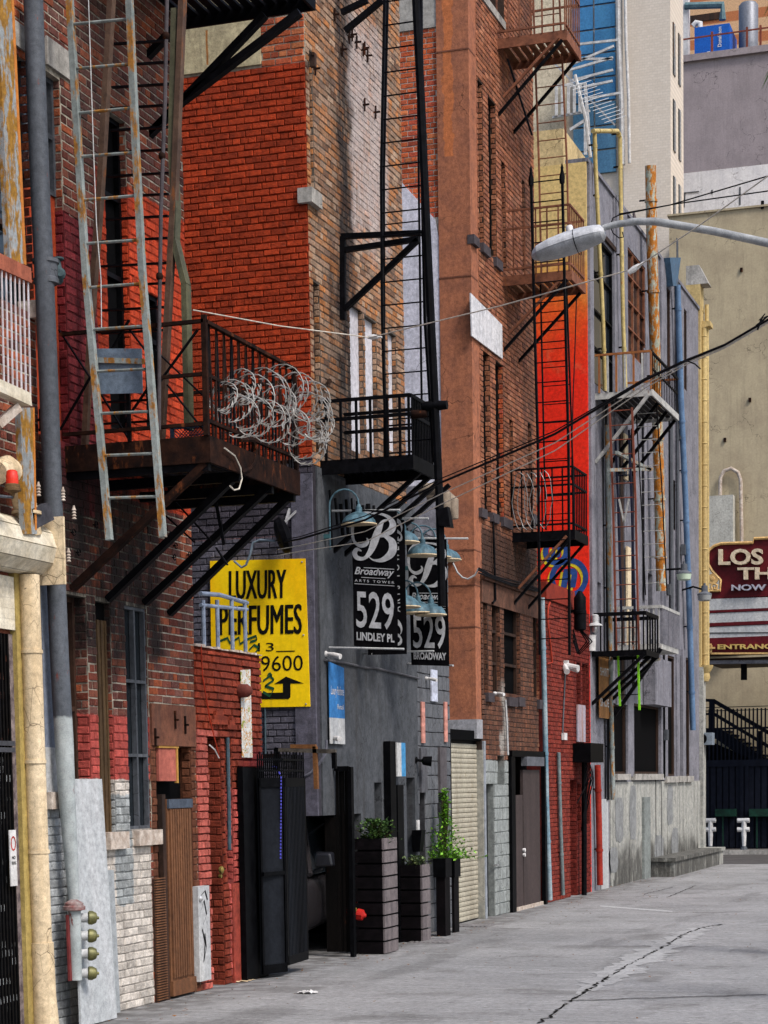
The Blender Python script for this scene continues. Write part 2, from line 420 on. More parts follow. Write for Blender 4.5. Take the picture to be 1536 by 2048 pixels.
# ---------------- ground ----------------
def ribbon_ground(pts, w, z):
    mb = MB(); L = []; Rr = []
    for i, p in enumerate(pts):
        q0, q1 = pts[max(i-1, 0)], pts[min(i+1, len(pts)-1)]
        d = nrm(sub(q1, q0)); n = (-d[1], d[0], 0); ww = w(i)
        L.append((p[0]+n[0]*ww[0], p[1]+n[1]*ww[0], z)); Rr.append((p[0]-n[0]*ww[1], p[1]-n[1]*ww[1], z))
    for i in range(len(pts)-1): mb.quad(L[i], Rr[i], Rr[i+1], L[i+1])
    return mb
def build_ground():
    s = N('alley_concrete', .8)
    c = s.mix(s.step(s.noise(.5, 8, None, .6), .35, .68), (.305, .303, .303), (.23, .229, .229))
    c = s.mix(s.math('MULTIPLY', s.step(s.noise(2.2, 8, s.vec(.6, 1.0, 1), .78), .5, .68), .55), c, (.17, .17, .172))
    c = s.mix(s.math('MULTIPLY', s.step(s.noise(3.1, 8, s.vec(.5, 1.1, 1), .78), .55, .68), .6), c, (.42, .42, .42))
    c = s.mix(s.math('MULTIPLY', s.step(s.noise(1.2, 4, s.vec(1, .22, 1), .6), .54, .66), .45), c, (.11, .107, .105))
    c = s.mix(s.math('MULTIPLY', s.step(s.noise(30, 5), .62, .7), .5), c, (.08, .075, .07))
    # uneven darker band near the wall foot
    g = s.math('MULTIPLY', s.step(s.pos()[1], WX+1.0, WX+.05), s.step(s.noise(4, 6), .35, .6))
    c = s.mix(s.math('MULTIPLY', g, .7), c, (.06, .055, .05))
    c = s.mix(s.math('MULTIPLY', s.step(s.noise(7, 8, s.vec(.7, 1., 1), .8), .55, .64), .6), c, (.10, .097, .093))
    c = s.mix(s.math('MULTIPLY', s.step(s.noise(9, 8, s.vec(.7, 1., 1), .8), .57, .64), .6), c, (.46, .455, .45))
    c = s.mix(s.math('MULTIPLY', s.step(s.noise(46, 3), .67, .7), .7), c, (.05, .047, .044))
    c = s.mix(s.math('MULTIPLY', s.step(s.noise(2.4, 6, s.vec(.12, 4.5, 1), .7), .56, .66), .45), c, (.14, .14, .142))
    c = s.mix(s.math('MULTIPLY', s.step(s.noise(2.9, 6, s.vec(.10, 4.0, 1), .7), .57, .66), .4), c, (.46, .46, .465))
    c = s.mix(s.math('MULTIPLY', s.step(s.noise(.9, 5, None, .6), .54, .66), .5), c, (.12, .115, .11))
    s.col(c); s.bump(s.math('ADD', s.noise(12, 8, None, .7), s.noise(90, 4)), .7, .02)
    mb = MB(); g0 = MB().quad((-300, -60, -.12), (300, -60, -.12), (300, 500, -.12), (-300, 500, -.12))
    obj('ground', g0, simple('city_ground', (.1, .098, .095)), kind='structure')
    y1 = 50.3
    mb.box((WX-30, -10, -.1), (22, y1, 0))
    obj('alley_pavement', mb, s.m, kind='structure')
    # street beyond with kerb
    road = simple('asphalt', (.085, .078, .074), (.055, .05, .048), 2, .9, 0, .4)
    obj('road', MB().box((-60, y1, -.11), (60, 59.2, -.09)), road, kind='structure')
    obj('kerb', MB().box((-60, 59.2, -.1), (60, 59.4, .04)), M['concrete'], kind='structure')
    obj('pavement', MB().box((-60, 59.4, -.1), (60, 66, .02)), simple('dark_pavement', (.14, .125, .115), (.09, .08, .075), 3, .9, 0, .4), kind='structure')
    # long crack with a pale repair round it
    cr = [(1080, 2048), (1120, 2016), (1160, 1990), (1190, 1972), (1215, 1955), (1262, 1928), (1300, 1908), (1325, 1895), (1352, 1880), (1372, 1868), (1398, 1858), (1425, 1852), (1450, 1849)]
    pts = [pg(*p) for p in cr]; fine = []
    r = random.Random(3)
    for a, b in zip(pts, pts[1:]):
        for k in range(14): q = lerp(a, b, k/14); fine.append((q[0]+r.uniform(-.035, .035), q[1]+r.uniform(-.06, .06), 0))
    mid = [pg(*p) for p in [(1150, 1998), (1200, 1965), (1262, 1928), (1300, 1908), (1352, 1880), (1398, 1858), (1430, 1851)]]; fm = []
    for a, b in zip(mid, mid[1:]):
        for k in range(10): fm.append(lerp(a, b, k/10))
    env = lambda i: min(1, i/14, (len(fm)-1-i)/14)
    ws = [(env(i)*(.22+r.uniform(-.12, .14)), env(i)*(.2+r.uniform(-.12, .16))) for i in range(len(fm))]
    obj('patched_concrete_strip', ribbon_ground(fm, lambda i: ws[i], .004), simple('pale_repair_concrete', (.34, .34, .34), (.27, .27, .268), 3, .85, 0, .3), kind='structure')
    wc = [(max(.001, r.uniform(-.004, .028)), max(.003, r.uniform(-.004, .028))) for _ in fine]
    obj('pavement_crack', ribbon_ground(fine, lambda i: wc[i], .008), flat('crack_dark', (.012, .011, .01), .95), kind='structure')
    for j, (a, b) in enumerate([((1127, 2003), (1530, 1990)), ((1285, 1790), (1345, 1775)), ((1335, 1795), (1390, 1772)), ((1160, 1796), (1320, 1806))]):
        pa_, pb_ = pg(*a), pg(*b); f = [(lerp(pa_, pb_, k/20)[0]+r.uniform(-.02, .02), lerp(pa_, pb_, k/20)[1]+r.uniform(-.03, .03), 0) for k in range(21)]
        obj('pavement_crack', ribbon_ground(f, lambda i: (.008, .01) if j else (.02, .015), .008), bpy.data.materials['crack_dark'], kind='structure')
    r2 = random.Random(21); jm = flat('joint_dark', (.05, .049, .048), .95)
    for j, y in enumerate((17.2, 19.6, 22.3, 25.1, 28.0, 31.2, 34.6, 38.5, 43.0)):
        f = [(WX+.3+(15)*k/40, y+(.35*k/40 if j % 2 else -.2*k/40)+r2.uniform(-.012, .012), 0) for k in range(41)]; wj = [(r2.uniform(0, .006), r2.uniform(.001, .006)) for _ in f]
        obj('pavement_joint', ribbon_ground(f, lambda i: wj[i], .006), jm, kind='structure')
    # faded marks
    mk = simple('faded_road_paint', (.42, .42, .42), (.3, .3, .3), 20, .9)
    obj('painted_marking', MB().quad(*[(*pg(u, v)[:2], .004) for u, v in ((1200, 1811), (1345, 1822), (1345, 1825), (1200, 1814))]), mk, kind='structure')
    # litter
    lit = [('scrap of white crumpled plastic lying on the open alley concrete', 'white', 615, 1987, .13, .035, 'litter'),
           ('flat cream cardboard scrap at the foot of the pink brick wall', 'cream', 462, 1962, .30, .02, 'litter')]
    for lb, mt, u, v, w, h, ct in lit:
        c = pg(u, v); mb = MB(); n = 7; g = [[(c[0]+(i/n-.5)*w*1.6+r.uniform(-.01, .01), c[1]+(j/n-.5)*w*1.2+r.uniform(-.01, .01), .006+h*abs(sin(i*2.1+j*1.3))*(1-abs(i/n-.5))*r.uniform(.6, 1)) for j in range(n+1)] for i in range(n+1)]
        for i in range(n):
            for j in range(n):
                if (i in (0, n-1)) and (j in (0, n-1)): continue
                mb.quad(g[i][j], g[i+1][j], g[i+1][j+1], g[i][j+1])
        tag(obj('litter', mb, M[mt]), lb, ct)
    mb = MB(); lm = N('leaf_litter', .9); lm.col(lm.ramp(lm.noise(3), [(.08, .03, .01), (.2, .08, .02), (.12, .09, .05)]))
    for _ in range(620):
        if r.random() < .6: p = (WX+abs(r.gauss(.1, .6)), r.uniform(16, 48), .004)
        else: p = (r.uniform(WX+.2, WX+9), r.uniform(15, 45), .004)
        a = r.uniform(0, 6.3); w = r.uniform(.008, .028)
        mb.poly([(p[0]+cos(a+k*1.57)*w*(1 if k % 2 else .5), p[1]+sin(a+k*1.57)*w*(1 if k % 2 else .5), p[2]+r.uniform(0, .012)) for k in range(4)])
    obj('leaf_litter', mb, lm.m, kind='stuff')
build_ground()
def window(parent, fr, r, d, pane='glass', frame=None, nx=1, nz=2, fw=.045, name='window'):
    mb = MB(); p = [pt(fr, *q) for q in ((r[0], r[2], -d), (r[1], r[2], -d), (r[1], r[3], -d), (r[0], r[3], -d))]
    mb.prism(p, mul(fr[2], -.02)); w = obj(name, mb, M[pane], parent)
    if frame:
        mb = MB()
        for i in range(nx+1):
            u = r[0]+(r[1]-r[0])*i/nx; u = min(max(u, r[0]+fw/2), r[1]-fw/2)
            mb.bar(pt(fr, u, r[2], -d+.03), pt(fr, u, r[3], -d+.03), fw, .05, fr[2])
        for j in range(nz+1):
            z = r[2]+(r[3]-r[2])*j/nz; z = min(max(z, r[2]+fw/2), r[3]-fw/2)
            mb.bar(pt(fr, r[0], z, -d+.028), pt(fr, r[1], z, -d+.028), .05, fw)
        sub_obj('frame', mb, M[frame], w)
    return w
def block(fr, r, n0, n1):   # box over a rectangle of a wall between two offsets
    mb = MB(); p = [pt(fr, *q) for q in ((r[0], r[2], n0), (r[1], r[2], n0), (r[1], r[3], n0), (r[0], r[3], n0))]
    return mb.prism(p, mul(fr[2], n1-n0))
def jambs(recs, holes, d, mat, **k):
    """bricks on the far jamb of each alley-side opening (it faces the camera)"""
    for h in holes: lay(recs, FF(h[1]), (WX-d, WX, h[2], h[3]), [], mat, **k)
# ================= near brown brick building =================
fa = FA()
def near_building():
    B = thing('brick_building', 'nearest brown brick building at left with white washed base and orange painted upper floor', 'building', (WX, 16, 0))
    Y1 = pa(388, 1300)[1]
    zt = 12.5; zw = pa(220, 1558)[2]; zpk = pa(220, 1430)[2]; zplat = 4.95
    yl = pa(196, 700)[1]
    zones = [((.46, .048, .013), yl, 30, zplat-.1, pa(290, 395)[2]), ((.17, .020, .024), pa(112, 700)[1], yl, zplat-.35, pa(140, 430)[2]),
             ((.42, .075, .06), pa(170, 1500)[1], pa(300, 1500)[1], zw-.02, zpk), ((.58, .53, .47), 10, pa(300, 1700)[1], -.5, zw),
             ((.13, .045, .022), pa(300, 1500)[1], pa(389, 1500)[1], pa(340, 1990)[2]+.0, pa(340, 1412)[2]),
             ((.33, .35, .35), pa(226, 1600)[1], pa(262, 1600)[1], pa(230, 1812)[2], pa(240, 1590)[2], 2, .06),
             ((.36, .38, .39), 10, pa(128, 1600)[1], -.2, zw+.3)]
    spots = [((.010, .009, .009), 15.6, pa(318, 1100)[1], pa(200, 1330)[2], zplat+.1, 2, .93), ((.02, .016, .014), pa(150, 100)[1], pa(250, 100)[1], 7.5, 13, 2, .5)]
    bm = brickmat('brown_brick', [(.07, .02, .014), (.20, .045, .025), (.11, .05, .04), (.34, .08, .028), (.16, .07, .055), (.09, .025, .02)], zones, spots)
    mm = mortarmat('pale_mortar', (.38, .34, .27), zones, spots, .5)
    H = [RA(-10, 62, 100, 615), RA(66, 129, 145, 880), RA(214, 258, 235, 862), RA(290, 322, 590, 862),
         RA(112, 178, 1190, 1640), RA(196, 226, 1205, 1668), RA(254, 298, 1215, 1658), RA(317, 386, 1494, 1998)]
    H[7] = (H[7][0], H[7][1], -.02, H[7][3])
    reg = (12.0, Y1, -.05, zt)
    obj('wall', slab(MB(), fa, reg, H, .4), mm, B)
    obj('back_wall', MB().box((WX-6, 12, 0), (WX-.405, 12.2, zt)).box((WX-6, Y1-.2, 0), (WX-.405, Y1, zt)).box((WX-6, 12, zt-.2), (WX-.405, Y1, zt-.001)), M['concrete'], B)
    recs = []
    lint = [RA(24, 56, 52, 100), RA(89, 142, 92, 147)]
    brown_head = RA(300, 388, 1410, 1492)
    lay(recs, fa, (12.0, Y1, 0, zt), H+lint+[brown_head], bm)
    for h_, d_ in zip(H, (.13, .11, .11, .07, .17, .06, .065, .1)): jambs(recs, [h_], d_, bm)
    lay(recs, FF(Y1-.0), (WX-.1, WX, 0, .1), [], bm)
    emit(B, recs)
    for l in lint: obj('lintel', block(fa, l, .001, .03), M['concrete'], B)
    bp = bpy.data.materials.new('x'); bpy.data.materials.remove(bp)
    obj('render_band', block(fa, brown_head, .001, .022), plaster('brown_render', (.15, .06, .035), (.08, .03, .02), .5), B)
    window(B, fa, H[0], .135, 'glass', 'darkbrown', 1, 3)
    w = window(B, fa, (H[1][0], H[1][1], pa(110, 385)[2], H[1][3]), .115, 'glass', 'graypipe', 2, 2)
    obj('board', block(fa, (H[1][0], H[1][1], H[1][2], pa(110, 380)[2]), -.11, -.08), simple('orange_board', (.40, .06, .018), (.28, .035, .012), 4, .8, 0, .1, streak=True), B, label='orange painted boarding under the window')
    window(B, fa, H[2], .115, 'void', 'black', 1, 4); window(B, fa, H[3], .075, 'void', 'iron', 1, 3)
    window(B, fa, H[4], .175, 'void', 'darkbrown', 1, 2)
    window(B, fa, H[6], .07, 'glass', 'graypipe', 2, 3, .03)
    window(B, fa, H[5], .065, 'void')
    # corrugated sheet in the middle low opening, set piece by piece
    y0, y1 = H[5][0], H[5][1]; rib = (y1-y0)/8
    m = simple('rusted_corrugated_sheet', (.09, .055, .025), (.05, .03, .015), 8, .8, 0, .2, streak=True)
    mb = MB()
    for i in range(8):
        a = y0+i*rib; mb.box((WX-.064, a, H[5][2]), (WX-.04 if i % 2 else WX-.052, a+rib, pa(210, 1240)[2]))
    obj('shutter_sheet', mb, m, B)
    # sills
    for (u0, u1, v0, v1) in ((208, 246, 1664, 1698), (266, 313, 1660, 1690), (89, 126, 1584, 1618), (57, 86, 608, 642)):
        r_ = RA(u0, u1, v0, v1); mb = block(fa, r_, -.1, .07); obj('sill', mb, M['sill'], B)
    # gray plate panel at left and its blue upper sheet
    r_ = RA(80, 120, 1165, 1495); obj('sheet_panel', block(fa, r_, .012, .03), simple('blue_gray_sheet', (.19, .22, .28), (.12, .14, .19), 3, .6, 0, .05, rust=.12, streak=True), B)
    r_ = RA(86, 120, 1495, 1585); obj('sheet_panel', block(fa, r_, .012, .032), M['offwhite'], B)
    # little iron tie bars and hooks
    for (u, v) in ((75, 840), (78, 860), (92, 850), (345, 1440), (365, 1450), (305, 1475)):
        p = pa(u, v); obj('wall_tie', MB().bar(add(p, (.03, 0, -.09)), add(p, (.03, 0, .09)), .02).bar(p, add(p, (.07, 0, 0)), .02), M['rustiron'], B)
    for (u, v) in ((140, 1065), (185, 1050), (150, 1105), (335, 1070), (345, 1092), (342, 1115), (372, 1110), (345, 1150), (365, 1135)):
        p = pa(u, v); pts = [add(p, (.04, cos(a)*.03, sin(a)*.03)) for a in [k*pi/5 for k in range(10)]]
        obj('hook', MB().bar(p, add(p, (.04, 0, 0)), .012).tube(pts, .006, 5), M['iron'], B)
    # brown ribbed security door with frame, pink boarded transom
    r_ = RA(318, 352, 1497, 1562); obj('transom_board', block(fa, r_, -.03, .0), M['pinkboard'], B)
    mb = MB(); mb = block(fa, RA(315, 355, 1482, 1496), -.03, .015); mb2 = block(fa, RA(352, 355, 1496, 1566), -.02, .01); mb.v, mb.f = mb.v+mb2.v, mb.f+[tuple(i+len(mb.v) for i in f) for f in mb2.f]
    obj('transom_frame', mb, M['yellowwood'], B)
    window(B, fa, (H[7][0], H[7][1], H[7][2], H[7][3]), .12, 'void')
    ya, yb = pa(336, 1990)[1], pa(383, 1960)[1]; z0, z1 = .03, pa(352, 1598)[2]
    door = obj('door', MB().box((WX-.03, ya, z0), (WX+.04, yb, z1)), M['brownwood'], B); n = 9
    for i in range(n):
        a = ya+.04+(yb-ya-.08)*i/n
        sub_obj('slat', MB().box((WX+.041, a, z0+.18), (WX+.058, a+(yb-ya-.08)/n*.62, z1-.1)), M['brownwood'], door)
    sub_obj('top_rail', MB().box((WX+.041, ya, z1-.09), (WX+.062, yb, z1)), simple('blue_gray_rail', (.06, .075, .10)), door)
    sub_obj('kick_plate', MB().box((WX+.041, ya, z0), (WX+.062, yb, z0+.15)), M['brownwood'], door)
    p = pa(382, 1797); sub_obj('knob', MB().lathe(add(p, (.06, 0, 0)), [(.02, 0), (.035, .02), (.035, .05), (.01, .07)], 10, (1, 0, 0)), M['steel'], door)
    obj('door_post', MB().box((WX-.02, pa(326, 1900)[1], 0), (WX+.03, ya-.01, z1+.05)), M['darkbrown'], B)
    # honeycomb vent strip of narrow louvres
    r_ = RA(306, 326, 1757, 2012); v = obj('vent_strip', block(fa, r_, .01, .03), M['darkbrown'], B); mb = MB(); z = max(r_[2], .02)
    while z < r_[3]: mb.box((WX+.03, r_[0], z), (WX+.045, r_[1], z+.012)); z += .026
    o = sub_obj('louvres', mb, M['brownwood'], v); o['kind'] = 'stuff'
    return B
near_building()
def leaning_boards():
    r_ = RA(130, 205, 1560, 2040)
    a = pa(135, 1560, .05); b = pa(200, 1560, .05)
    mb = MB(); q = [pa(158, 2038, .22), pa(230, 2020, .22), pa(200, 1558, .035), pa(140, 1558, .035)]
    q = [(q[0][0], q[0][1], .01), (q[1][0], q[1][1], .01), q[2], q[3]]
    mb.prism(q, (.02, 0, 0)); tag(obj('plywood_board', mb, simple('whitewashed_plywood', (.44, .45, .46), (.34, .36, .37), 2.5, .75, 0, .15, streak=True)), 'tall whitewashed plywood sheet leaning on the wall behind the brass hose caps', 'board')
    q = [pa(200, 1560, .02), pa(178, 1560, .02), pa(150, 1520, .02)]
    q2 = [pa(212, 2008, .09), pa(237, 2004, .09), pa(224, 1740, .03), pa(206, 1740, .03)]; q2[0] = (*q2[0][:2], .02); q2[1] = (*q2[1][:2], .02)
    tag(obj('narrow_board', MB().prism(q2, (.018, 0, 0)), simple('gray_narrow_board', (.33, .35, .36), (.25, .27, .28), 4)), 'narrow gray board propped between the plywood sheet and white brickwork', 'board')
    r2 = RA(380, 403, 1772, 1970)
    y0, y1 = r2[0], r2[1]; t = thing('utility_cabinet', 'small white metal cabinet with black scribbles beside the brown ribbed door', 'cabinet', (WX, y0, 0))
    obj('cabinet_body', MB().box((WX+.015, y0, .12), (WX+.1, y1, r2[3])), M['offwhite'], t)
    k = lambda f, g: (WX+.103, y0+(y1-y0)*f, .12+(r2[3]-.12)*g)
    for pts in ([(.2, .75), (.5, .85), (.7, .7), (.4, .6)], [(.3, .55), (.5, .4), (.35, .2), (.6, .35), (.5, .5)], [(.2, .9), (.6, .95), (.8, .85)]):
        p = [k(*q) for q in pts]; obj('scribble', MB().stroke(p, [(0, .01, .008)]*len(p)), M['black'], t)
leaning_boards()

# ================= low pink and red brick wall with blue railing =================
def low_wall():
    Y0 = pa(391, 1600)[1]+.02; Y1 = pa(520, 1400)[1]; zt = pa(460, 1303)[2]
    B = thing('brick_wall', 'low pink and red painted brick wall with arched door recess below the blue railing', 'wall', (WX, Y0, 0))
    yj = pa(436, 1700)[1]
    zones = [((.42, .10, .075), 10, pa(437, 1800)[1], -.3, pa(420, 1460)[2], 2, .05), ((.26, .042, .018), 10, 30, pa(420, 1460)[2], 9, 2, .05), ((.21, .036, .018), pa(437, 1800)[1], 30, -.2, 3.5, 2, .05),
             ((.42, .08, .065), pa(455, 1700)[1], pa(500, 1700)[1], .1, pa(480, 1575)[2], 2, .06)]
    spots = [((.12, .01, .02), pa(480, 1500)[1], 30, pa(500, 1680)[2], pa(500, 1500)[2], 2, .8)]
    bm = brickmat('red_painted_brick', [(.3, .05, .03)]*2, zones, spots); mm = mortarmat('red_mortar', (.12, .03, .02), zones, spots, .35)
    A = RA(418, 445, 1468, 1960); A = (A[0], A[1], -.02, A[3]); A2 = RA(449, 464, 1475, 1760)
    H = [A, A2]; fr = fa
    obj('wall', slab(MB(), fr, (Y0, Y1, -.05, zt), H, .3), mm, B)
    recs = []; st = RA(462, 492, 1765, 1960); st = (st[0], st[1], -.02, st[3])
    lay(recs, fr, (Y0, Y1, 0, zt-.02), H+[st], bm, proud=(.012, .03)); jambs(recs, H, .2, bm)
    lay(recs, FF(Y1), (WX-.15, WX-.001, 0, .1), [], bm)
    emit(B, recs, 300)
    obj('rough_render', block(fr, st, .002, .03), plaster('red_rough_render', (.30, .05, .032), (.17, .03, .02), .3, 2.5, bump=.9), B)
    # stepped arch heads
    for (u0, u1, v) in ((416, 447, 1430), (447, 466, 1440)):
        for k in range(3):
            r_ = RA(u0+k*4, u1-k*4, v+10-k*9, v+19-k*9); obj('arch_brick', block(fr, r_, .01, .05), bm, B)
    # coping of broken mortar
    mb = MB(); r = random.Random(5); y = Y0
    while y < Y1-.02:
        d = r.uniform(.05, .13); mb.box((WX-.28, y, zt), (WX+.02+r.uniform(-.01, .02), min(y+d, Y1), zt+r.uniform(.008, .03))); y += d
    obj('coping', mb, simple('crumbled_mortar', (.5, .44, .38), (.3, .22, .18), 9, .95, 0, .6), B)
    d = obj('door', block(fr, A, -.2, -.16), M['black'], B)
    p = pa(437, 1740, -.1); sub_obj('knob', MB().lathe(pa(438, 1740, .0), [(.02, 0), (.04, .015), (.04, .04), (.015, .055)], 12, (1, 0, 0)).lathe(pa(438, 1752, .0), [(.02, 0), (.022, .03)], 10, (1, 0, 0)), M['brass'], d)
    obj('window_slot', block(fr, A2, -.2, -.17), M['void'], B)
    obj('drain_pipe', MB().tube([pa(455, 1475, .04), pa(458, 1610, .04), pa(459, 1700, .04)], .022, 8), simple('blue_gray_pipe', (.05, .08, .10)), B)
    # railing of blue-gray tube
    t = thing('tube_railing', 'blue gray tube railing standing on top of the low red brick wall', 'railing', (WX, Y0, zt))
    top = [pa(401, 1187, -.1), pa(440, 1190, -.1), pa(494, 1206, -.1)]; mid = [pa(401, 1210, -.1), pa(494, 1219, -.1)]
    m = simple('blue_gray_tube', (.20, .24, .32), (.13, .16, .22), 12, .5)
    obj('top_rail', MB().tube(top, .024, 8), m, t); obj('mid_rail', MB().tube(mid, .02, 8), m, t)
    for u in (406, 434, 463, 489):
        a = pa(u, 1200, -.1); obj('post', MB().tube([(a[0], a[1], zt), a], .024, 8), m, t)
    # fly poster and alarm bell
    r_ = RA(476, 497, 1338, 1515)
    ps = N('peeling_poster', .8); v = ps.vec(1, 3, 3)
    ps.col(ps.ramp(ps.noise(3.5, 3, v), [(.5, .5, .47, 0), (.5, .5, .47, .42), (.42, .2, .04, .5), (.5, .49, .45, .54), (.25, .26, .05, .62), (.03, .05, .06, .7)], 'CONSTANT'))
    q = [pt(fr, *p_) for p_ in ((r_[0], r_[2], .034), (r_[1], r_[2], .034), (r_[1]-.01, r_[3], .034), (r_[0]+.01, r_[3]-.02, .034))]
    tag(obj('poster', MB().prism(q, (.004, 0, 0)), ps.m), 'peeling white and yellow poster pasted on the low red wall', 'poster')
    p = pa(475, 1382); tag(obj('alarm_bell', MB().lathe(p, [(.06, 0), (.075, .03), (.07, .12), (.04, .16), (.02, .17)], 12, (1, 0, 0)), simple('dark_red_bell', (.12, .03, .022))), 'small dark red round lamp housing over the peeling poster', 'lamp')
    tag(obj('red_cable', MB().tube([pa(402, 1290, .03), pa(405, 1350, .04), pa(420, 1440, .05), pa(439, 1516, .06)], .007, 5), simple('red_cable', (.35, .03, .01))), 'thin red cable hanging down the low brick wall', 'cable')
    tag(obj('bent_strap', MB().tube([pa(419, 1490, .05), pa(430, 1500, .06), pa(438, 1516, .07)], .008, 5), M['white']), 'short bent white pipe end beside the arched recess', 'pipe')
low_wall()

# ================= building with the red painted end wall =================
Y2 = pa(628, 1100)[1]; Y3 = pa(948, 900)[1]
def red_building():
    B = thing('brick_building', 'brick building with red painted end wall above a dark gray rendered ground floor', 'building', (WX, Y2, 0))
    ff = FF(Y2); Xl = WX-3.2; zt = 13.5
    zr1 = py(500, 138, Y2)[2]; zr0 = py(500, 925, Y2)[2]; zg = py(500, 1076, Y2)[2]
    zc = 1.75
    x522 = py(522, 90, Y2)[0]
    zones = [((.36, .040, .009), -50, 50, zr0, zr1, 1, .02), ((.055, .048, .062), -50, 50, zg, zr0, 1, .03), ((.10, .095, .12), -50, 50, -1, zg, 1, .03)]
    bm = brickmat('end_wall_brick', [(.34, .06, .02), (.45, .10, .03), (.28, .055, .03), (.5, .16, .06)], zones)
    mm = mortarmat('end_wall_mortar', (.4, .35, .27), zones, (), .42)
    bay = (WX-3.1, WX+.1, -.1, zc)
    obj('end_wall', slab(MB(), ff, (Xl, WX, -.05, zt), [bay], .1), mm, B)
    band = (Xl, x522, zr1+.03, zr1+1.5); pil = (py(588, 1200, Y2)[0], WX, zc, py(600, 948, Y2)[2])
    recs = []
    lay(recs, ff, (Xl+.8, WX, 0, zt), [band, pil, bay], bm, proud=(.007, .016))
    obj('concrete_band', block(ff, band, .001, .03), plaster('buff_concrete', (.42, .36, .22), (.30, .25, .15), .35, 1.5, zones=[((.3, .12, .03), py(414, 100, Y2)[0], py(418, 100, Y2)[0], zr1+.1, zr1+.5, 1, .01)]), B)
    obj('pilaster', block(ff, pil, .001, .035), plaster('slate_render', (.105, .10, .13), (.06, .058, .075), .4, 2), B)
    # alley side: brick above, render below
    Ye = pa(806, 560)[1]; Yc = pa(832, 1400)[1]; Yf = pa(899, 1500)[1]; zp = pa(700, 962)[2]
    H = [RA(592, 626, 92, 402), RA(604, 641, 560, 900), RA(701, 727, 615, 905), RA(731, 754, 640, 905), RA(777, 793, 668, 905)]
    H = [(max(h[0], Y2+.12), h[1], max(h[2], zp+.02) if i else h[2], h[3]) for i, h in enumerate(H)]
    y7 = pa(700, 300)[1]
    spots = [((.012, .011, .012), pa(672, 300)[1], pa(705, 300)[1], zp, 14, 2, .9), ((.42, .36, .34), y7, pa(772, 300)[1], pa(740, 500)[2], pa(740, 60)[2], 2, .8), ((.02, .02, .02), pa(640, 800)[1], Ye, zp, zp+1.4, 2, .35)]
    ba = brickmat('buff_orange_brick', [(.19, .10, .06), (.32, .17, .09), (.42, .16, .05), (.28, .17, .11), (.36, .24, .16), (.22, .13, .09)], (), spots, grime=.4)
    ma = mortarmat('dark_buff_mortar', (.10, .085, .07), (), spots)
    obj('alley_wall', slab(MB(), fa, (Y2+.101, Ye, zp, zt), H, .35), ma, B)
    lay(recs, fa, (Y2, Ye, zp+.01, zt), H, ba); jambs(recs, H[:2], .11, ba); jambs(recs, H[2:], .06, ba)
    bj = []; obj('end_return', MB().box((WX-2.5, Ye-.3, zp), (WX-.36, Ye, zt)), ma, B)
    emit(B, recs, 298)
    obj('sill', block(fa, RA(611, 632, 383, 412), -.1, .08), M['concrete'], B)
    for i, h in enumerate(H[2:]): 
        b = obj('window_board', block(fa, h, -.09, -.06), simple('grimy_white_board', (.5, .49, .52), (.36, .34, .36), 2, .7, 0, .1, streak=True), B)
    window(B, fa, H[0], .12, 'void', 'darkbrown', 1, 3); window(B, fa, H[1], .12, 'void', 'darkbrown', 1, 3)
    # ground floor render
    dg = plaster('charcoal_render', (.068, .073, .081), (.044, .048, .054), .5, 1.2, rough=.9)
    L = [RA(746, 761, 1565, 1652), RA(811, 828, 1555, 1720)]
    obj('ground_floor_wall', slab(MB(), fa, (Y2+1.5, Yc, -.05, zp), L, .35, .02).box((WX-.35, Y2+.101, zc), (WX+.02, Y2+1.499, zp)), dg, B)
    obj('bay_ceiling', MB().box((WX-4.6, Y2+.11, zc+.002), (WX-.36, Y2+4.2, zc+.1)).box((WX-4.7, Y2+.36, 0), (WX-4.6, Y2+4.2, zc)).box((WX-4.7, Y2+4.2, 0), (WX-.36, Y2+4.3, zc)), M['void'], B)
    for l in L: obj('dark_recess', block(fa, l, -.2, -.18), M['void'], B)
    obj('roof_slab', MB().box((Xl, Y2+.11, zt-.2), (WX-.36, Ye-.31, zt-.01)), M['concrete'], B)
    # block wall, block by block
    Hb = [RA(838, 850, 1585, 1760), RA(876, 889, 1585, 1790)]
    bw = thing('block_wall', 'gray painted concrete block wall between the charcoal render and the roller shutter', 'wall', (WX, Yc, 0))
    gm = plaster('gray_block_paint', (.115, .12, .13), (.085, .09, .10), .35, 1.5)
    obj('backing', slab(MB(), fa, (Yc+.002, Yf, -.05, zp-.3), Hb, .3), mortarmat('gray_block_joint', (.05, .05, .055)), bw)
    br = []; lay(br, fa, (Yc+.002, Yf, 0, zp-.3), Hb, gm, L=.4, H=.203, proud=(.012, .016)); emit(bw, br, 299)
    for o in bw.children:
        if o.name.startswith('brick'): o.name = o.name.replace('brickwork', 'blockwork').replace('brick', 'block')
    for h in Hb: obj('dark_recess', block(fa, h, -.22, -.2), M['void'], bw)
    obj('vertical_cover', block(fa, (Hb[0][0], Hb[0][1], Hb[0][3], pa(845, 1497)[2]), .012, .05), simple('gray_cover', (.09, .09, .1)), bw)
    obj('vertical_cover', block(fa, (Hb[1][0], Hb[1][1], Hb[1][3], pa(883, 1495)[2]), .012, .05), simple('gray_cover2', (.09, .08, .085)), bw)
    obj('cap', MB().box((WX-1.4, Yc+.01, zp-.3), (WX+.02, Yf, zp-.25)), M['gray'], bw)
    obj('roof', MB().box((WX-1.4, Ye+.01, zp-.42), (WX-.31, Y3-.01, zp-.31)), M['concrete'], bw)
    # wall ties
    tl = [(665, 30), (694, 75), (700, 70), (709, 85), (722, 100), (725, 97), (731, 112), (626, 138), (725, 210), (747, 225), (680, 100)]
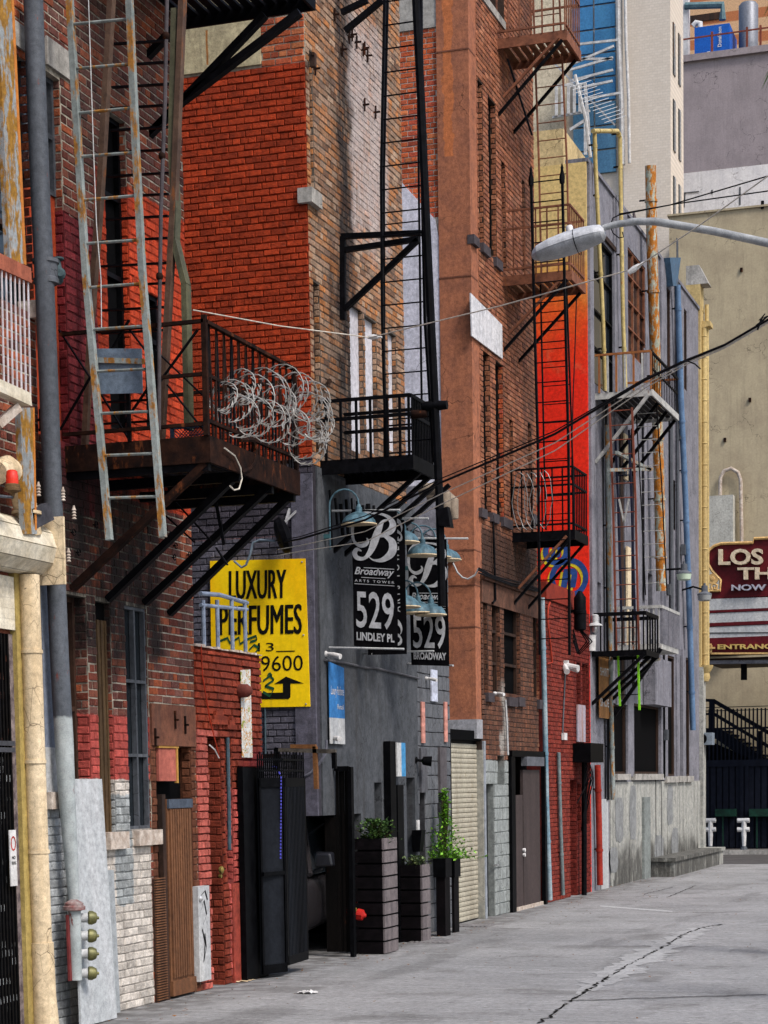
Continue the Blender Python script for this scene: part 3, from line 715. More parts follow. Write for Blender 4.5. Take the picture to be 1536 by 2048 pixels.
    t2 = [obj('wall_tie', MB().bar(add(pa(u, v-13), (.03, 0, 0)), add(pa(u, v+13), (.03, 0, 0)), .018).bar(pa(u, v), add(pa(u, v), (.09, 0, 0)), .02), M['rustiron'], B) for u, v in tl]
    obj('wall_arm', MB().bar(pa(626, 107), pa(626, 107, .35), .03).bar(pa(626, 107, .33), add(pa(626, 107, .33), (0, 0, -.15)), .06), M['darkbrown'], B)
    obj('wall_spout', MB().tube([pa(659, 762), pa(659, 762, .12)], .03, 8), M['darkbrown'], B)
red_building()

# ================= tall brown building with concrete corner column =================
def brown_building():
    Yb = pa(1074, 1100)[1]; zt = pa(1000, 50)[2]; zt2 = zt+3.5; ym = pa(1008, 60)[1]
    B = thing('brick_building', 'tall brown building with orange concrete corner column and narrow brick window slots', 'building', (WX, Y3, 0))
    ff = FF(Y3); zlow = pa(968, 1440)[2]; zmid = pa(960, 1150)[2]
    xcol = WX-.5; colm = plaster('orange_brown_concrete', (.33, .122, .062), (.22, .085, .05), .35, 1.3, dirt=(.09, .04, .025), zones=[((.55, .16, .045), xcol+.1, xcol+.25, pa(960, 330)[2], 14, 1, .08, .6)])
    obj('corner_column', MB().box((xcol, Y3-.05, zlow), (WX, Y3+.4, zt)), colm, B)
    jb = simple('joint_brown', (.16, .06, .035))
    for v in (108, 560, 1105, 1175, 1258): z = py(880, v, Y3)[2]; obj('column_joint', MB().box((xcol-.004, Y3-.058, z), (WX+.004, Y3+.3, z+.02)), jb, B)
    # narrow end wall: concrete band, orange brick, white plaster
    z1 = py(820, 62, Y3)[2]; z2 = py(830, 440, Y3)[2]; Xl = WX-2.2
    ob = brickmat('orange_brick', [(.42, .075, .025), (.5, .11, .035), (.36, .06, .03), (.55, .17, .06)], (), (), grime=.1)
    om = mortarmat('light_mortar', (.5, .45, .38))
    obj('end_wall', MB().box((Xl, Y3, 0), (xcol, Y3+.3, zt)), om, B)
    recs = []; lay(recs, ff, (Xl+.5, xcol-.002, z2, z1), [], ob, proud=(.006, .012))
    obj('concrete_band', MB().box((Xl, Y3-.03, z1), (xcol-.002, Y3-.001, zt)), M['concrete'], B)
    zgr = py(870, 970, Y3)[2]
    wp = plaster('white_lavender_plaster', (.56, .55, .62), (.44, .44, .5), .25, 1)
    xl2 = py(790, 350, Y3)[0]
    obj('white_plaster', MB().prism([(Xl, Y3-.035, zgr), (xcol-.003, Y3-.035, zgr), (xcol-.003, Y3-.035, py(868, 478, Y3)[2]), (xcol-.06, Y3-.035, py(868, 440, Y3)[2]), (xl2, Y3-.035, py(790, 350, Y3)[2]), (Xl, Y3-.035, py(790, 350, Y3)[2])], (0, .03, 0)), wp, B)
    obj('gray_plaster', MB().box((Xl, Y3-.035, 0), (xcol-.003, Y3-.005, zgr)), M['gray'], B)
    # alley face
    rows = []
    for (u, vt, vb, wd) in ((942, 132, 476, 13), (966, 162, 488, 15), (992, 203, 512, 15), (1011, 324, 540, 8), (1050, 360, 545, 6),
                            (957, 690, 1020, 12), (981, 706, 1030, 14), (1007, 728, 1040, 15), (1026, 838, 1035, 7), (1063, 848, 1030, 7)):
        rows.append(RA(u-wd, u, vt, vb))
    rows = [(max(r_[0], Y3+.42), r_[1], r_[2], r_[3]) for r_ in rows]
    low = [RA(966, 975, 1190, 1388), RA(984, 1000, 1198, 1390), RA(1008, 1040, 1206, 1392), RA(1066, 1079, 1224, 1398)]
    doors = [RA(972, 988, 1562, 1832), RA(994, 1008, 1512, 1580), RA(1020, 1085, 1512, 1822)]
    doors = [(d[0], d[1], -.02 if i != 1 else d[2], d[3]) for i, d in enumerate(doors)]
    H = rows+low+doors
    zwh = pa(990, 1520)[2]
    zones = [((.24, .26, .25), -9, 99, -1, zwh, 2, .04), ((.13, .05, .028), -9, 99, zmid-.0, zmid+.75, 2, .04)]
    sp = [((.03, .02, .016), Y3, Yb, zwh, zmid+.9, 2, .75), ((.02, .016, .014), pa(1040, 300)[1], pa(1062, 300)[1], zmid, zt+3, 2, .5), ((.33, .31, .28), pa(1003, 1450)[1], pa(1012, 1450)[1], zwh, pa(1003, 1380)[2], 2, .8)]
    ba = brickmat('tan_brown_brick', [(.24, .085, .04), (.32, .115, .055), (.20, .07, .04), (.36, .15, .08)], zones, sp, grime=.25)
    ma = mortarmat('dark_brown_mortar', (.045, .028, .02), zones, sp, .8)
    obj('alley_wall', slab(MB(), fa, (Y3+.41, Yb, zmid, zt), H, .4), ma, B)
    obj('lower_alley_wall', slab(MB(), fa, (Y3+.25, Yb, -.05, zmid), H, .4), ma, B)
    obj('upper_alley_wall', MB().box((WX-.4, ym, zt), (WX, Yb, zt2)), ma, B)
    lay(recs, fa, (Y3, Yb, zmid+.02, zt), H+[(-99, Y3+.35, zlow, zt)], ba); lay(recs, fa, (ym, Yb, zt, zt2), [], ba)
    lay(recs, fa, (Y3+.26, Yb, zwh, zmid-.02), H, ba, proud=(.004, .01)); jambs(recs, rows, .085, ba); jambs(recs, low, .1, ba)
    lay(recs, FF(rows[7][1]-.002), (WX-.085, WX, rows[7][2], rows[7][3]), [], ob)
    emit(B, recs, 298)
    gb = thing('block_wall', 'pale gray block base with doors under the tall brown building', 'wall', (WX, Y3, 0))
    br = []; lay(br, fa, (Y3+.26, Yb, 0, zwh), H, plaster('pale_gray_block', (.27, .29, .28), (.2, .215, .21), .5, 2), L=.4, H=.19, proud=(.012, .018)); emit(gb, br, 299)
    for o in gb.children:
        if o.name.startswith('brick'): o.name = o.name.replace('brickwork', 'blockwork').replace('brick', 'block')
    for h in rows: obj('window_infill', block(fa, h, -.11, -.088), M['void'], B)
    for h in low: window(B, fa, h, .11, 'void', 'darkbrown', 1, 3)
    for (u0, u1, v) in ((941, 952, 474), (960, 974, 492), (986, 999, 520), (957, 968, 1018), (979, 992, 1028), (1001, 1019, 1038), (1061, 1071, 1030), (970, 982, 1386), (1012, 1029, 1395), (1032, 1044, 1395), (1073, 1083, 1400)):
        obj('sill', block(fa, RA(u0, u1, v, v+18), -.05, .06), simple('dark_sill', (.06, .05, .055)), B)
    obj('sign_panel', MB().prism([pa(939, 586, .02), pa(942, 672, .02), pa(1003, 718, .02), pa(1002, 650, .02)], (.02, 0, 0)), plaster('blank_white_panel', (.58, .57, .58), (.46, .46, .48), .35, 1.5), B)
    obj('string_course', block(fa, (Y3+.28, Yb, zmid-.06, zmid+.02), 0, .07), plaster('brown_render2', (.12, .055, .035), (.06, .03, .02), .5, 2), B)
    obj('render_band', block(fa, (Y3+.28, Yb, pa(1000, 1215)[2], zmid-.07), 0, .022), bpy.data.materials['brown_render2'], B)
    obj('coping', MB().box((WX-.45, Y3, zt), (WX+.03, ym, zt+.12)), M['concrete'], B)
    obj('roof_slab', MB().box((Xl, Y3+.41, zt-.2), (WX-.41, Yb, zt-.05)).box((WX-4, Yb-.2, 0), (WX-.41, Yb-.01, zt2)), M['concrete'], B)
    obj('lintel', MB().box((xcol-.02, Y3-.1, pa(968, 1478)[2]), (WX+.02, Y3+.24, zlow)), plaster('light_gray_lintel', (.30, .30, .32), (.22, .22, .23), .3, 2), B)
    # doors
    d = obj('door', block(fa, doors[0], -.15, -.1), M['black'], B); p = pa(987, 1730, .0); sub_obj('handle', MB().bar(p, add(p, (.06, 0, 0)), .02).bar(add(p, (.05, 0, 0)), add(p, (.05, .1, 0)), .02), M['steel'], d)
    d = obj('window', block(fa, doors[1], -.15, -.12), M['void'], B)
    D = doors[2]; obj('door_void', block(fa, D, -.3, -.27), M['void'], B)
    obj('door_frame', block(fa, (D[0]-.12, D[0]+.12, 0, D[3]), .02, .07), M['black'], B)
    obj('door_frame', block(fa, (D[1]-.16, D[1]-.03, 0, D[3]+.08), .02, .09), M['black'], B)
    obj('door_header', block(fa, (D[0]-.12, D[1]-.03, D[3]-.02, D[3]+.08), .02, .085), M['black'], B)
    yd0, yd1 = pa(1044, 1700)[1], pa(1077, 1700)[1]; zd = pa(1060, 1540)[2]
    d = obj('door', MB().box((WX-.02, yd0, .03), (WX+.03, yd1, zd)), simple('brown_gray_door', (.055, .04, .038), (.038, .028, .027), 4, .6, 0, .1, streak=True), B)
    p = pa(1046, 1700, .03); sub_obj('handle', MB().lathe(p, [(.03, 0), (.035, .04)], 10, (1, 0, 0)).lathe(add(p, (0, 0, -.08)), [(.03, 0), (.035, .04)], 10, (1, 0, 0)), M['white'], d)
    d2 = obj('door', MB().box((WX-.02, D[0]+.13, .03), (WX+.025, yd0-.02, pa(1035, 1590)[2])), bpy.data.materials['brown_gray_door'], B)
    obj('door_threshold', MB().box((WX-.02, D[0]+.12, 0), (WX+.05, D[1]-.17, .06)), M['sill'], B)
    obj('old_ducting', block(fa, RA(1040, 1075, 1514, 1532), .02, .12), simple('gray_duct', (.11, .115, .13)), B)
brown_building()

def roller_shutter():
    y0, y1 = pa(903, 1650)[1], pa(966, 1650)[1]; z1 = pa(935, 1480)[2]
    t = thing('roller_shutter', 'cream roller shutter closed below the orange corner column', 'shutter', (WX, y0, 0))
    m = simple('cream_slat', (.40, .37, .29), (.28, .25, .19), 2, .6, 0, .1, rust=.28, streak=True, rcol=(.2, .13, .05)); n = int(z1/.075)
    obj('backing', MB().box((WX-.14, y0, 0), (WX-.1, y1, z1)), M['black'], t)
    for i in range(n):
        z = .02+i*.075; mb = MB(); pr = [(-.1, 0), (-.088, .006), (-.082, .035), (-.086, .064), (-.1, .07)]
        for a, b in zip(pr, pr[1:]): mb.quad((WX+a[0], y0, z+a[1]), (WX+a[0], y1, z+a[1]), (WX+b[0], y1, z+b[1]), (WX+b[0], y0, z+b[1]))
        obj('slat', mb, m, t)
    obj('jamb', MB().box((WX-.12, y1, 0), (WX+.03, y1+.1, z1)), simple('gray_jamb', (.26, .28, .31)), t)
    obj('jamb', MB().box((WX-.12, y0-.08, 0), (WX+.01, y0, z1)), M['black'], t)
    obj('head', MB().box((WX-.12, y0, z1), (WX-.02, y1, z1+.15)), M['void'], t)
    yy = y1+.1
    obj('side_pier', MB().box((WX-.2, yy+.002, 0), (WX+.018, Y3+.24, pa(972, 1500)[2])), plaster('cream_gray_pier', (.30, .29, .25), (.2, .2, .18), .5, 2), t)
roller_shutter()

# ================= low red brick house and tall mural building =================
Y4 = pa(1176, 900)[1]
def red_low_house():
    y0 = pa(1090, 1500)[1]; y1 = Y4-.02; zt = pa(1110, 1205)[2]; ys = pa(1146, 1400)[1]
    B = thing('brick_building', 'low red painted brick building below the orange mural wall', 'building', (WX, y0, 0))
    bm = brickmat('red_house_brick', [(.16, .02, .012), (.20, .028, .016)], [((.15, .018, .012), ys, 60, -1, 9)], (), .75, .35); mm = mortarmat('red_house_joint', (.085, .01, .008))
    H = [RA(1152, 1161, 1325, 1412), RA(1164, 1172, 1328, 1415), RA(1172, 1182, 1330, 1418), RA(1154, 1162, 1568, 1665), RA(1172, 1181, 1562, 1650), RA(1140, 1153, 1560, 1800)]
    H[5] = (H[5][0], H[5][1], -.02, H[5][3]); H = [(h[0], min(h[1], y1-.08), h[2], h[3]) for h in H if h[0] < y1-.25]
    obj('wall', slab(MB(), fa, (y0, y1, -.05, zt), H, .35), mm, B)
    recs = []; lay(recs, fa, (y0, y1, 0, zt), H, bm, proud=(.006, .014)); jambs(recs, H, .2, bm); emit(B, recs, 298)
    for h in H: obj('dark_opening', block(fa, h, -.2, -.18), M['void'], B)
    obj('parapet', MB().box((WX-.38, y0, zt), (WX+.05, ys, zt+.3)), simple('red_parapet', (.22, .025, .012), (.15, .018, .01), 3), B)
    obj('roof', MB().box((WX-3, y0, zt-.2), (WX-.36, y1, zt-.02)), M['concrete'], B)
    zp = pa(1165, 1530)[2]
    return B
red_low_house()
Y5 = pa(1398, 1300)[1]
def mural_building():
    B = thing('rendered_building', 'long gray rendered building with orange to red mural on its end wall', 'building', (WX, Y4, 0))
    zt = pa(1163, 311)[2]; zo = py(1110, 545, Y4)[2]; zr = py(1110, 760, Y4)[2]
    s = N('mural_gradient', .55); z = s.pos()[3]; zz = s.math('ADD', z, s.math('MULTIPLY', s.math('SUBTRACT', s.noise(1.6, 6), .5), 1.3))
    t = s.n('ShaderNodeMapRange'); s.put(t.inputs[0], zz); t.inputs[1].default_value = zr; t.inputs[2].default_value = zo+.5
    c = s.ramp(t.outputs[0], [(.68, .020, .006, 0), (.68, .04, .007, .3), (.62, .12, .015, .62), (.60, .30, .07, .85), (.58, .42, .17, 1)])
    c = s.mix(s.math('MULTIPLY', s.step(s.noise(2.5, 7, None, .7), .58, .7), .14), c, (.6, .34, .16)); s.col(c); s.bump(s.noise(12, 6), .2, .01)
    Xl = WX-2.4
    obj('mural_wall', MB().box((Xl, Y4, 0), (WX-.0, Y4+.05, zt)), s.m, B)
    # low yellow block behind the ladder
    obj('roof_block', MB().box((Xl, Y4+.35, zt-.1), (py(1118, 270, Y4)[0], Y4+2.5, py(1118, 245, Y4)[2])), plaster('pale_yellow', (.55, .42, .22), (.45, .34, .17), .2, 2), B)
    g = M['gray']
    # pilaster edge strip
    H = []
    wins = [(1186, 1226, 485, 781), (1256, 1291, 515, 720), (1334, 1341, 578, 770), (1344, 1352, 960, 1060), (1368, 1374, 620, 780)]
    for (a, b, c_, d) in wins: H.append(RA(a, b, c_, d))
    lows = [(1225, 1252, 1408, 1548), (1260, 1318, 1410, 1548), (1322, 1349, 1310, 1552), (1351, 1364, 1310, 1552), (1366, 1379, 1315, 1552)]
    for (a, b, c_, d) in lows: H.append(RA(a, b, c_, d))
    slots = [(1195, 1202, 1165, 1232), (1217, 1223, 1160, 1232), (1296, 1305, 1148, 1235), (1290, 1304, 900, 1100)]
    for (a, b, c_, d) in slots[:3]: H.append(RA(a, b, c_, d))
    obj('alley_wall', slab(MB(), fa, (Y4+.051, Y5, -.05, zt), H, .35), g, B)
    zb = pa(1290, 1552)[2]
    wb = plaster('stained_concrete_base', (.36, .355, .32), (.24, .245, .23), .7, 1.6, dirt=(.04, .035, .03), spots=[((.02, .018, .016), pa(1225, 1700)[1], pa(1395, 1700)[1], -.3, pa(1300, 1690)[2], 2, .8)])
    obj('base_render', block(fa, (pa(1219, 1650)[1], Y5, 0, zb-.12), .001, .03), wb, B)
    # pilasters
    for (u0, u1, vt, vb, n) in ((1176, 1184, 318, 1300, .05), (1228, 1236, 350, 1410, .03), (1245, 1253, 380, 1410, .04), (1320, 1330, 460, 1560, .05), (1250, 1262, 800, 1553, .05), (1350, 1356, 600, 1556, .04), (1318, 1326, 1300, 1556, .05), (1361, 1367, 1300, 1556, .06)):
        r_ = RA(u0, u1, vt, vb); obj('pilaster', block(fa, (max(r_[0], Y4+.06), r_[1], r_[2], min(r_[3], zt-.01)), .002, n), g, B)
    for i, (h, (a, b, c_, d)) in enumerate(zip(H, wins+lows)):
        window(B, fa, h, .07, 'void' if i >= 5 else 'glass', {0: 'black', 1: 'brownpaint'}.get(i, 'darkbrown'), 3 if i == 1 else 1, 4 if i < 2 else 1, .035 if i < 5 else .05)
    for h in H[10:]: obj('dark_recess', block(fa, h, -.2, -.18), M['void'], B)
    for (u0, u1, v) in ((1226, 1253, 1548), (1262, 1319, 1548), (1326, 1350, 1553), (1352, 1365, 1552), (1367, 1380, 1552)):
        obj('sill', block(fa, RA(u0, u1, v, v+12), -.1, .1), M['concrete'], B)
    obj('window_head', block(fa, RA(1198, 1228, 478, 487), 0, .05), M['darkbrown'], B)
    # dark lintel/canopy over low windows
    obj('canopy', block(fa, RA(1285, 1318, 1320, 1412), .02, .28), M['gray'], B)
    # white-gray door and brown wall sign
    r_ = RA(1200, 1213, 1598, 1775); obj('door', block(fa, (r_[0], r_[1], 0, r_[3]), .01, .04), M['offwhite'], B)
    obj('door', block(fa, (pa(1281, 1690)[1], pa(1293, 1690)[1], 0, pa(1288, 1594)[2]), .03, .09), simple('gray_service_door', (.21, .23, .22)), B)
    obj('roof_edge', MB().box((WX-.4, Y4, zt), (WX+.04, Y5, zt+.07)), g, B)
    obj('roof', MB().box((WX-6, Y4+.31, zt-.3), (WX-.36, Y5, zt-.1)), M['concrete'], B)
    # plinth at the corner
    a, b = pa(1298, 1768), pa(1415, 1745)
    obj('plinth', MB().box((WX+.031, a[1], 0), (WX+.55, Y5+.3, .34)).box((WX+.031, a[1]-.05, .34), (WX+.6, Y5+.35, .42)), wb, B)
    # ornamental corner, cream terracotta
    c = simple('cream_terracotta', (.50, .38, .17), (.36, .26, .11), 3, .7, 0, .3, rust=.15, streak=True)
    zc = pa(1385, 1330)[2]
    obj('corner_moulding', MB().box((WX-.3, Y5+.002, zc), (WX+.05, Y5+.5, pa(1360, 490)[2])).tube([(WX+.1, Y5+.25, zc), (WX+.1, Y5+.25, pa(1365, 600)[2])], .07, 10).tube([(WX+.14, Y5+.45, zc), (WX+.14, Y5+.45, pa(1365, 560)[2])], .05, 10), c, B)
    for k in range(16):
        z = zc+.3+k*.52; obj('moulding_ring', MB().lathe((WX+.1, Y5+.25, z), [(.075, 0), (.085, .02), (.075, .04)], 10), c, B)
    for (u, v) in ((1375, 625), (1392, 656)):
        y = Y5+.3; p = py(u-8, v, y); q = py(u+30, v-4, y)
        mb = MB(); mb.hexa([(p[0], y-.12, p[2]-.1), (q[0], y-.12, p[2]+.0), (q[0], y+.3, p[2]+.0), (p[0], y+.3, p[2]-.1), (p[0], y-.12, p[2]+.14), (q[0], y-.12, p[2]+.11), (q[0], y+.3, p[2]+.11), (p[0], y+.3, p[2]+.14)])
        mb.lathe((p[0]+.05, y-.2, p[2]-.06), [(.13, 0), (.13, .05), (.09, .06), (.09, .03), (.04, .03), (.04, .08)], 14, (0, 1, 0))
        obj('scroll_bracket', mb, c, B)
    obj('cornice', MB().hexa([(WX-.3, Y5+.0, pa(1362, 520)[2]), (WX+.25, Y5+.0, pa(1362, 520)[2]), (WX+.25, Y5+.5, pa(1362, 520)[2]), (WX-.3, Y5+.5, pa(1362, 520)[2]), (WX-.3, Y5+.0, pa(1362, 480)[2]), (WX+.02, Y5+.0, pa(1362, 480)[2]), (WX+.02, Y5+.5, pa(1362, 480)[2]), (WX-.3, Y5+.5, pa(1362, 480)[2])]), M['concrete'], B)
    obj('corner_pier', MB().box((WX-.3, Y5+.003, 0), (WX+.1, Y5+.4, zc)), wb, B)
    q = py(1384, 1330, Y5); obj('capital', MB().lathe((WX+.1, Y5+.25, zc-.35), [(.1, 0), (.14, .1), (.12, .2), (.2, .32), (.22, .4)], 12), c, B)
    # graffiti rings on the mural
    t = thing('mural_lettering', 'blue and yellow ringed letter n painted low on the orange red mural wall', 'mural', (WX, Y4, 0))
    yb_ = simple('mural_blue', (.02, .06, .22)); yy = simple('mural_yellow', (.65, .5, .02))
    for (u, v, r_) in ((1138, 1156, 34), (1112, 1103, 21)):
        o = py(u, v, Y4-.006); pxm = 1/ (proj(add(o, (1, 0, 0)))[0]-proj(o)[0])
        for (mt, dx, dz, w_, yo) in ((yy, -.06, -.055, 5, .000), (yb_, 0, 0, 5, -.004)):
            cc = (o[0]+dx, o[1]+yo, o[2]+dz); rr = r_*pxm; w2 = (3.6 if mt is yy else 5.5)*pxm; mb = MB()
            pts = [add(cc, (cos(a)*rr, 0, sin(a)*rr)) for a in [2*pi*k/36 for k in range(37)]]
            mb.stroke(pts, [(cos(a)*w2/1, 0, sin(a)*w2/1) for a in [2*pi*k/36 for k in range(37)]])
            mb.text('n', add(cc, (-rr*.5, 0, -rr*.55)), (1, 0, 0), (0, 0, 1), rr, rr*1.1)
            obj('painted_ring', mb, mt, t)
mural_building()
# ================= fire escapes =================
def ladder(parent, Lp, Rp, n, m, w=.035, d=.06, rung=.012, zr=None, mr=None, rail='ladder_rail'):
    """two rails (poly-lines, top to bottom) and n rungs between them"""
    for L in (Lp, Rp):
        mb = MB()
        for a, b in zip(L, L[1:]): mb.bar(a, b, w, d, (0, 1, 0)) if False else mb.bar(a, b, d, w, (1, 0, 0))
        obj(rail, mb, m, parent)
    def at(L, z):
        for a, b in zip(L, L[1:]):
            if b[2] <= z <= a[2]: return lerp(a, b, (a[2]-z)/(a[2]-b[2]))
        return L[0] if z > L[0][2] else L[-1]
    z1, z0 = zr or (Lp[0][2], Lp[-1][2]+.1)
    for i in range(n):
        z = z1+(z0-z1)*(i+.5)/n
        obj('rung', MB().tube([at(Lp, z), at(Rp, z)], rung, 6), mr or m, parent)
def platform(parent, x0, x1, y0, y1, z, m, depth=.14, floor=None, nslat=10, slat_along='Y'):
    mb = MB(); obj('edge_beam', MB().box((x0, y0, z-depth), (x1, y0+.03, z)), m, parent); obj('edge_beam', MB().box((x0, y1-.03, z-depth), (x1, y1, z)), m, parent)
    obj('edge_beam', MB().box((x1, y0, z-depth), (x1+.03, y1, z)), m, parent)
    for i in range(nslat):
        a = x0+(x1-x0)*(i+.1)/nslat; b = x0+(x1-x0)*(i+.82)/nslat
        obj('floor_slat', MB().box((a, y0+.031, z-.05), (b, y1-.031, z-.02)), floor or m, parent)
def brackets(parent, lst, m, w=.06):
    for a, b in lst: obj('bracket', MB().bar(a, b, w, w*.8), m, parent)
def rust_escape():
    z = 4.92; y0 = P(130, 945, X=WX)[1]; x1 = py(415, 940, y0)[0]; y1 = P(595, 985, X=x1)[1]; z0 = pa(130, 945)[2]; zt = pa(130, 893)[2]
    T = thing('fire_escape', 'rusty brown fire escape with hanging ladder on the nearest brick building', 'fire escape', (WX, y0, z0))
    m = M['rustiron']; k = M['iron']
    platform(T, WX, x1, y0, y1, zt, m, zt-z0, k, 12)
    # near railing
    zr = py(300, 652, y0)[2]; zm = py(300, 856, y0)[2]; xl = py(122, 800, y0)[0]
    rail = lambda a, b, w=.035: obj('rail', MB().bar(a, b, w, .03), m, T)
    rail((WX, y0, zr), (x1, y0, zr), .045); rail((WX, y0, zm), (x1, y0, zm), .04); zmid = py(300, 757, y0)[2]; rail((py(300, 757, y0)[0], y0, zmid), (x1, y0, zmid), .03)
    for a, b in (((118, 660), (180, 755)), ((180, 755), (120, 860)), ((310, 700), (415, 800)), ((395, 660), (300, 790)), ((200, 785), (265, 890)), ((245, 850), (300, 770)), ((335, 770), (415, 870)), ((258, 640), (205, 730)), ((256, 655), (290, 700))):
        obj('cross_brace', MB().bar(py(*a, y0+.02), py(*b, y0+.02), .03, .012), k, T)
    obj('corner_post', MB().bar((x1, y0, zt), (x1, y0, zr+.05), .045), m, T); obj('baluster', MB().bar((py(257, 800, y0)[0], y0, zt), (py(257, 800, y0)[0], y0, zmid), .03), k, T)
    # alley-side railing
    rail((x1, y0, zr), (x1, y1, zr), .045); rail((x1, y0, zm+.03), (x1, y1, zm+.03), .04); rail((x1-.01, y0, zmid), (x1-.01, y1, zmid), .035)
    n = 13
    for i in range(n):
        y = y0+(y1-y0)*(i+.5)/n; dy = .055
        obj('baluster', MB().bar((x1, y-dy, zt), (x1, y+.01, zr), .012, .03), m if i % 3 else k, T)
        obj('baluster', MB().bar((x1, y+dy, zt), (x1, y+.01, zr), .012, .03), k if i % 2 else m, T)
    obj('corner_post', MB().bar((x1, y1-.02, zt-.12), (x1, y1-.02, zr), .04), m, T)
    rail((WX, y1, zr-.15), (x1, y1, zr-.1), .04); rail((WX, y1, zm), (x1, y1, zm), .04)
    # brackets below: flat struts from outer edge down to the wall
    zb = z0
    for i, (yy, vb) in enumerate(((y0+.05, 1180), (y0+.75, 1215), (y0+1.55, 1222), (y1-.08, 1222))):
        u = [133, 215, 275, 345][i]
        wz = pa(u, [1175, 1200, 1205, 1230][i])[2]
        obj('bracket', MB().bar((x1-.03, yy, zb), (WX+.02, yy, wz), .075, .06), k if i else m, T)
        obj('joist', MB().bar((x1, yy, zb-.02), (WX, yy, zb-.02), .06, .09), k, T)
    for a, b in (((150, 950), (238, 1075)), ((352, 1005), (425, 1085)), ((330, 1030), (390, 1085)), ((432, 1005), (448, 1090)), ((432, 1095), (455, 1130))):
        obj('cross_brace', MB().bar(py(*a, y0+1.1), py(*b, y0+1.1), .03, .012), k, T)
    # curved strap at the outer side
    pts = [P(u, v, X=x1+.03) for u, v in ((480, 880), (505, 880), (512, 900), (508, 925), (498, 938), (483, 945))]
    obj('strap', MB().tube(pts, .022, 6), m, T)
    # second, upper platform; only its underside shows
    xu = P(555, 20, Y=y1)[0]; zu = py(430, 42, y0+.3)[2]
    yu0 = y0+.25; xe = py(553, 20, y1+.6)[0]
    zu = py(540, 22, y1+.5)[2]
    platform(T, WX, x1+.05, y0+.3, y1+.55, zu+.12, k, .16, k, 12)
    for (a, b) in (((600, 25), (362, 205)), ((362, 205), (180, 390)), ((530, 30), (285, 285)), ((365, 40), (164, 250)), ((172, 0), (90, 88))):
        obj('bracket', MB().bar(py(*a, y1-.2), py(*b, y1-.2), .085, .06), k, T)
    # hanging galvanised ladder
    yl = y0-.22; g = M['galv']
    L = [py(u, v, yl-.0) for u, v in ((137, -40), (157, 300), (172, 550), (187, 720), (219, 1080))]; Rr = [py(u, v, yl) for u, v in ((257, -40), (272, 300), (285, 550), (298, 710), (326, 1074))]
    gl = thing('hanging_ladder', 'gray galvanised drop ladder with rusted rails hanging in front of the rusty balcony', 'ladder', (L[-1][0], yl, L[-1][2]))
    for q in (L, Rr):
        mb = MB()
        for a, b in zip(q, q[1:]): mb.bar(a, b, .052, .06, (0, 1, 0))
        obj('ladder_rail', mb, g, gl)
    for i, (va, vb, ua, ub) in enumerate([(48, 38, 149, 256), (137, 128, 154, 259), (226, 216, 158, 264), (313, 305, 163, 269), (400, 391, 168, 273), (487, 480, 173, 277), (575, 567, 178, 283), (659, 652, 183, 287), (743, 738, 190, 290), (827, 823, 198, 296), (911, 907, 206, 305), (996, 993, 216, 315)]):
        obj('rung', MB().tube([py(ua, va, yl), py(ub, vb, yl)], .0135, 7), g, gl)
    # sheet metal shield on the ladder
    q = [py(u, v, yl+.1) for u, v in ((193, 697), (283, 697), (285, 786), (198, 788))]
    sh = obj('shield_plate', MB().prism(q, (0, .01, 0)), simple('blue_gray_plate', (.16, .21, .27), (.11, .15, .20), 4, .6, .2, .1, rust=.18, streak=True), gl)
    sub_obj('strap', MB().bar(py(187, 720, yl+.08), py(288, 723, yl+.08), .02, .045), g, sh)
    # brown inner stringers and drop rods behind the ladder
    b2 = simple('brown_stringer', (.10, .06, .04), (.06, .035, .025), 6, .7, 0, .2, rust=.3)
    for pts, w in (([(224, -20), (200, 400), (180, 660)], .075), ([(182, 660), (170, 890)], .06), ([(366, -20), (350, 370), (322, 890)], .075)):
        mb = MB(); q = [py(u, v, y0+.25) for u, v in pts]
        for a, b in zip(q, q[1:]): mb.bar(a, b, .05, w, (0, 1, 0))
        obj('stringer', mb, b2, T)
    mb = MB()
    q = [py(u, v, y0+.28) for u, v in ((352, 20), (346, 300), (352, 420), (350, 480), (372, 570), (378, 860))]
    for a, b in zip(q, q[1:]): mb.bar(a, b, .05, .11, (0, 1, 0))
    obj('rear_stringer', mb, simple('mossy_steel', (.10, .095, .05), (.05, .05, .035), 5, .7, 0, .2, rust=.2, streak=True), T)
    for v in (85, 128, 172, 214, 258, 303, 350, 392, 436, 480, 530, 570, 618, 664, 802, 845):
        u0 = 232-22*v/480 if v < 480 else 203; obj('tread', MB().bar(py(u0, v+3, y0+.5), py(345-v*.02, v-4, y0+.5), .035, .016), k, T)
    # gray tube with couplings
    pts = [(334, -10), (330, 200), (322, 420), (319, 620), (318, 860)]; q = [py(u, v, y0-.05) for u, v in pts]
    tb = obj('counterweight_pipe', MB().tube(q, .018, 8), simple('dull_violet_pipe', (.07, .06, .065)), T)
    for (u, v) in ((332, 72), (324, 312), (319, 553)): sub_obj('coupling', MB().lathe(add(py(u, v, y0-.05), (0, 0, -.03)), [(.02, 0), (.032, .015), (.032, .045), (.02, .06)], 8), M['rustiron'], tb)
    obj('pull_cord', MB().tube([py(u, v, yl-.05) for u, v in ((177, 0), (182, 150), (187, 300), (193, 450), (202, 560), (203, 655))], .005, 5), M['offwhite'], T)
    # planter basket and scrap on the deck
    bx = thing('wire_crate', 'dark blue wire mesh crate standing on the rusty balcony floor', 'crate', (x1-.3, y0+.12, zt))
    a = py(345, 890, y0+.15); b = py(414, 850, y0+.15); c = simple('dark_blue_mesh', (.02, .035, .06))
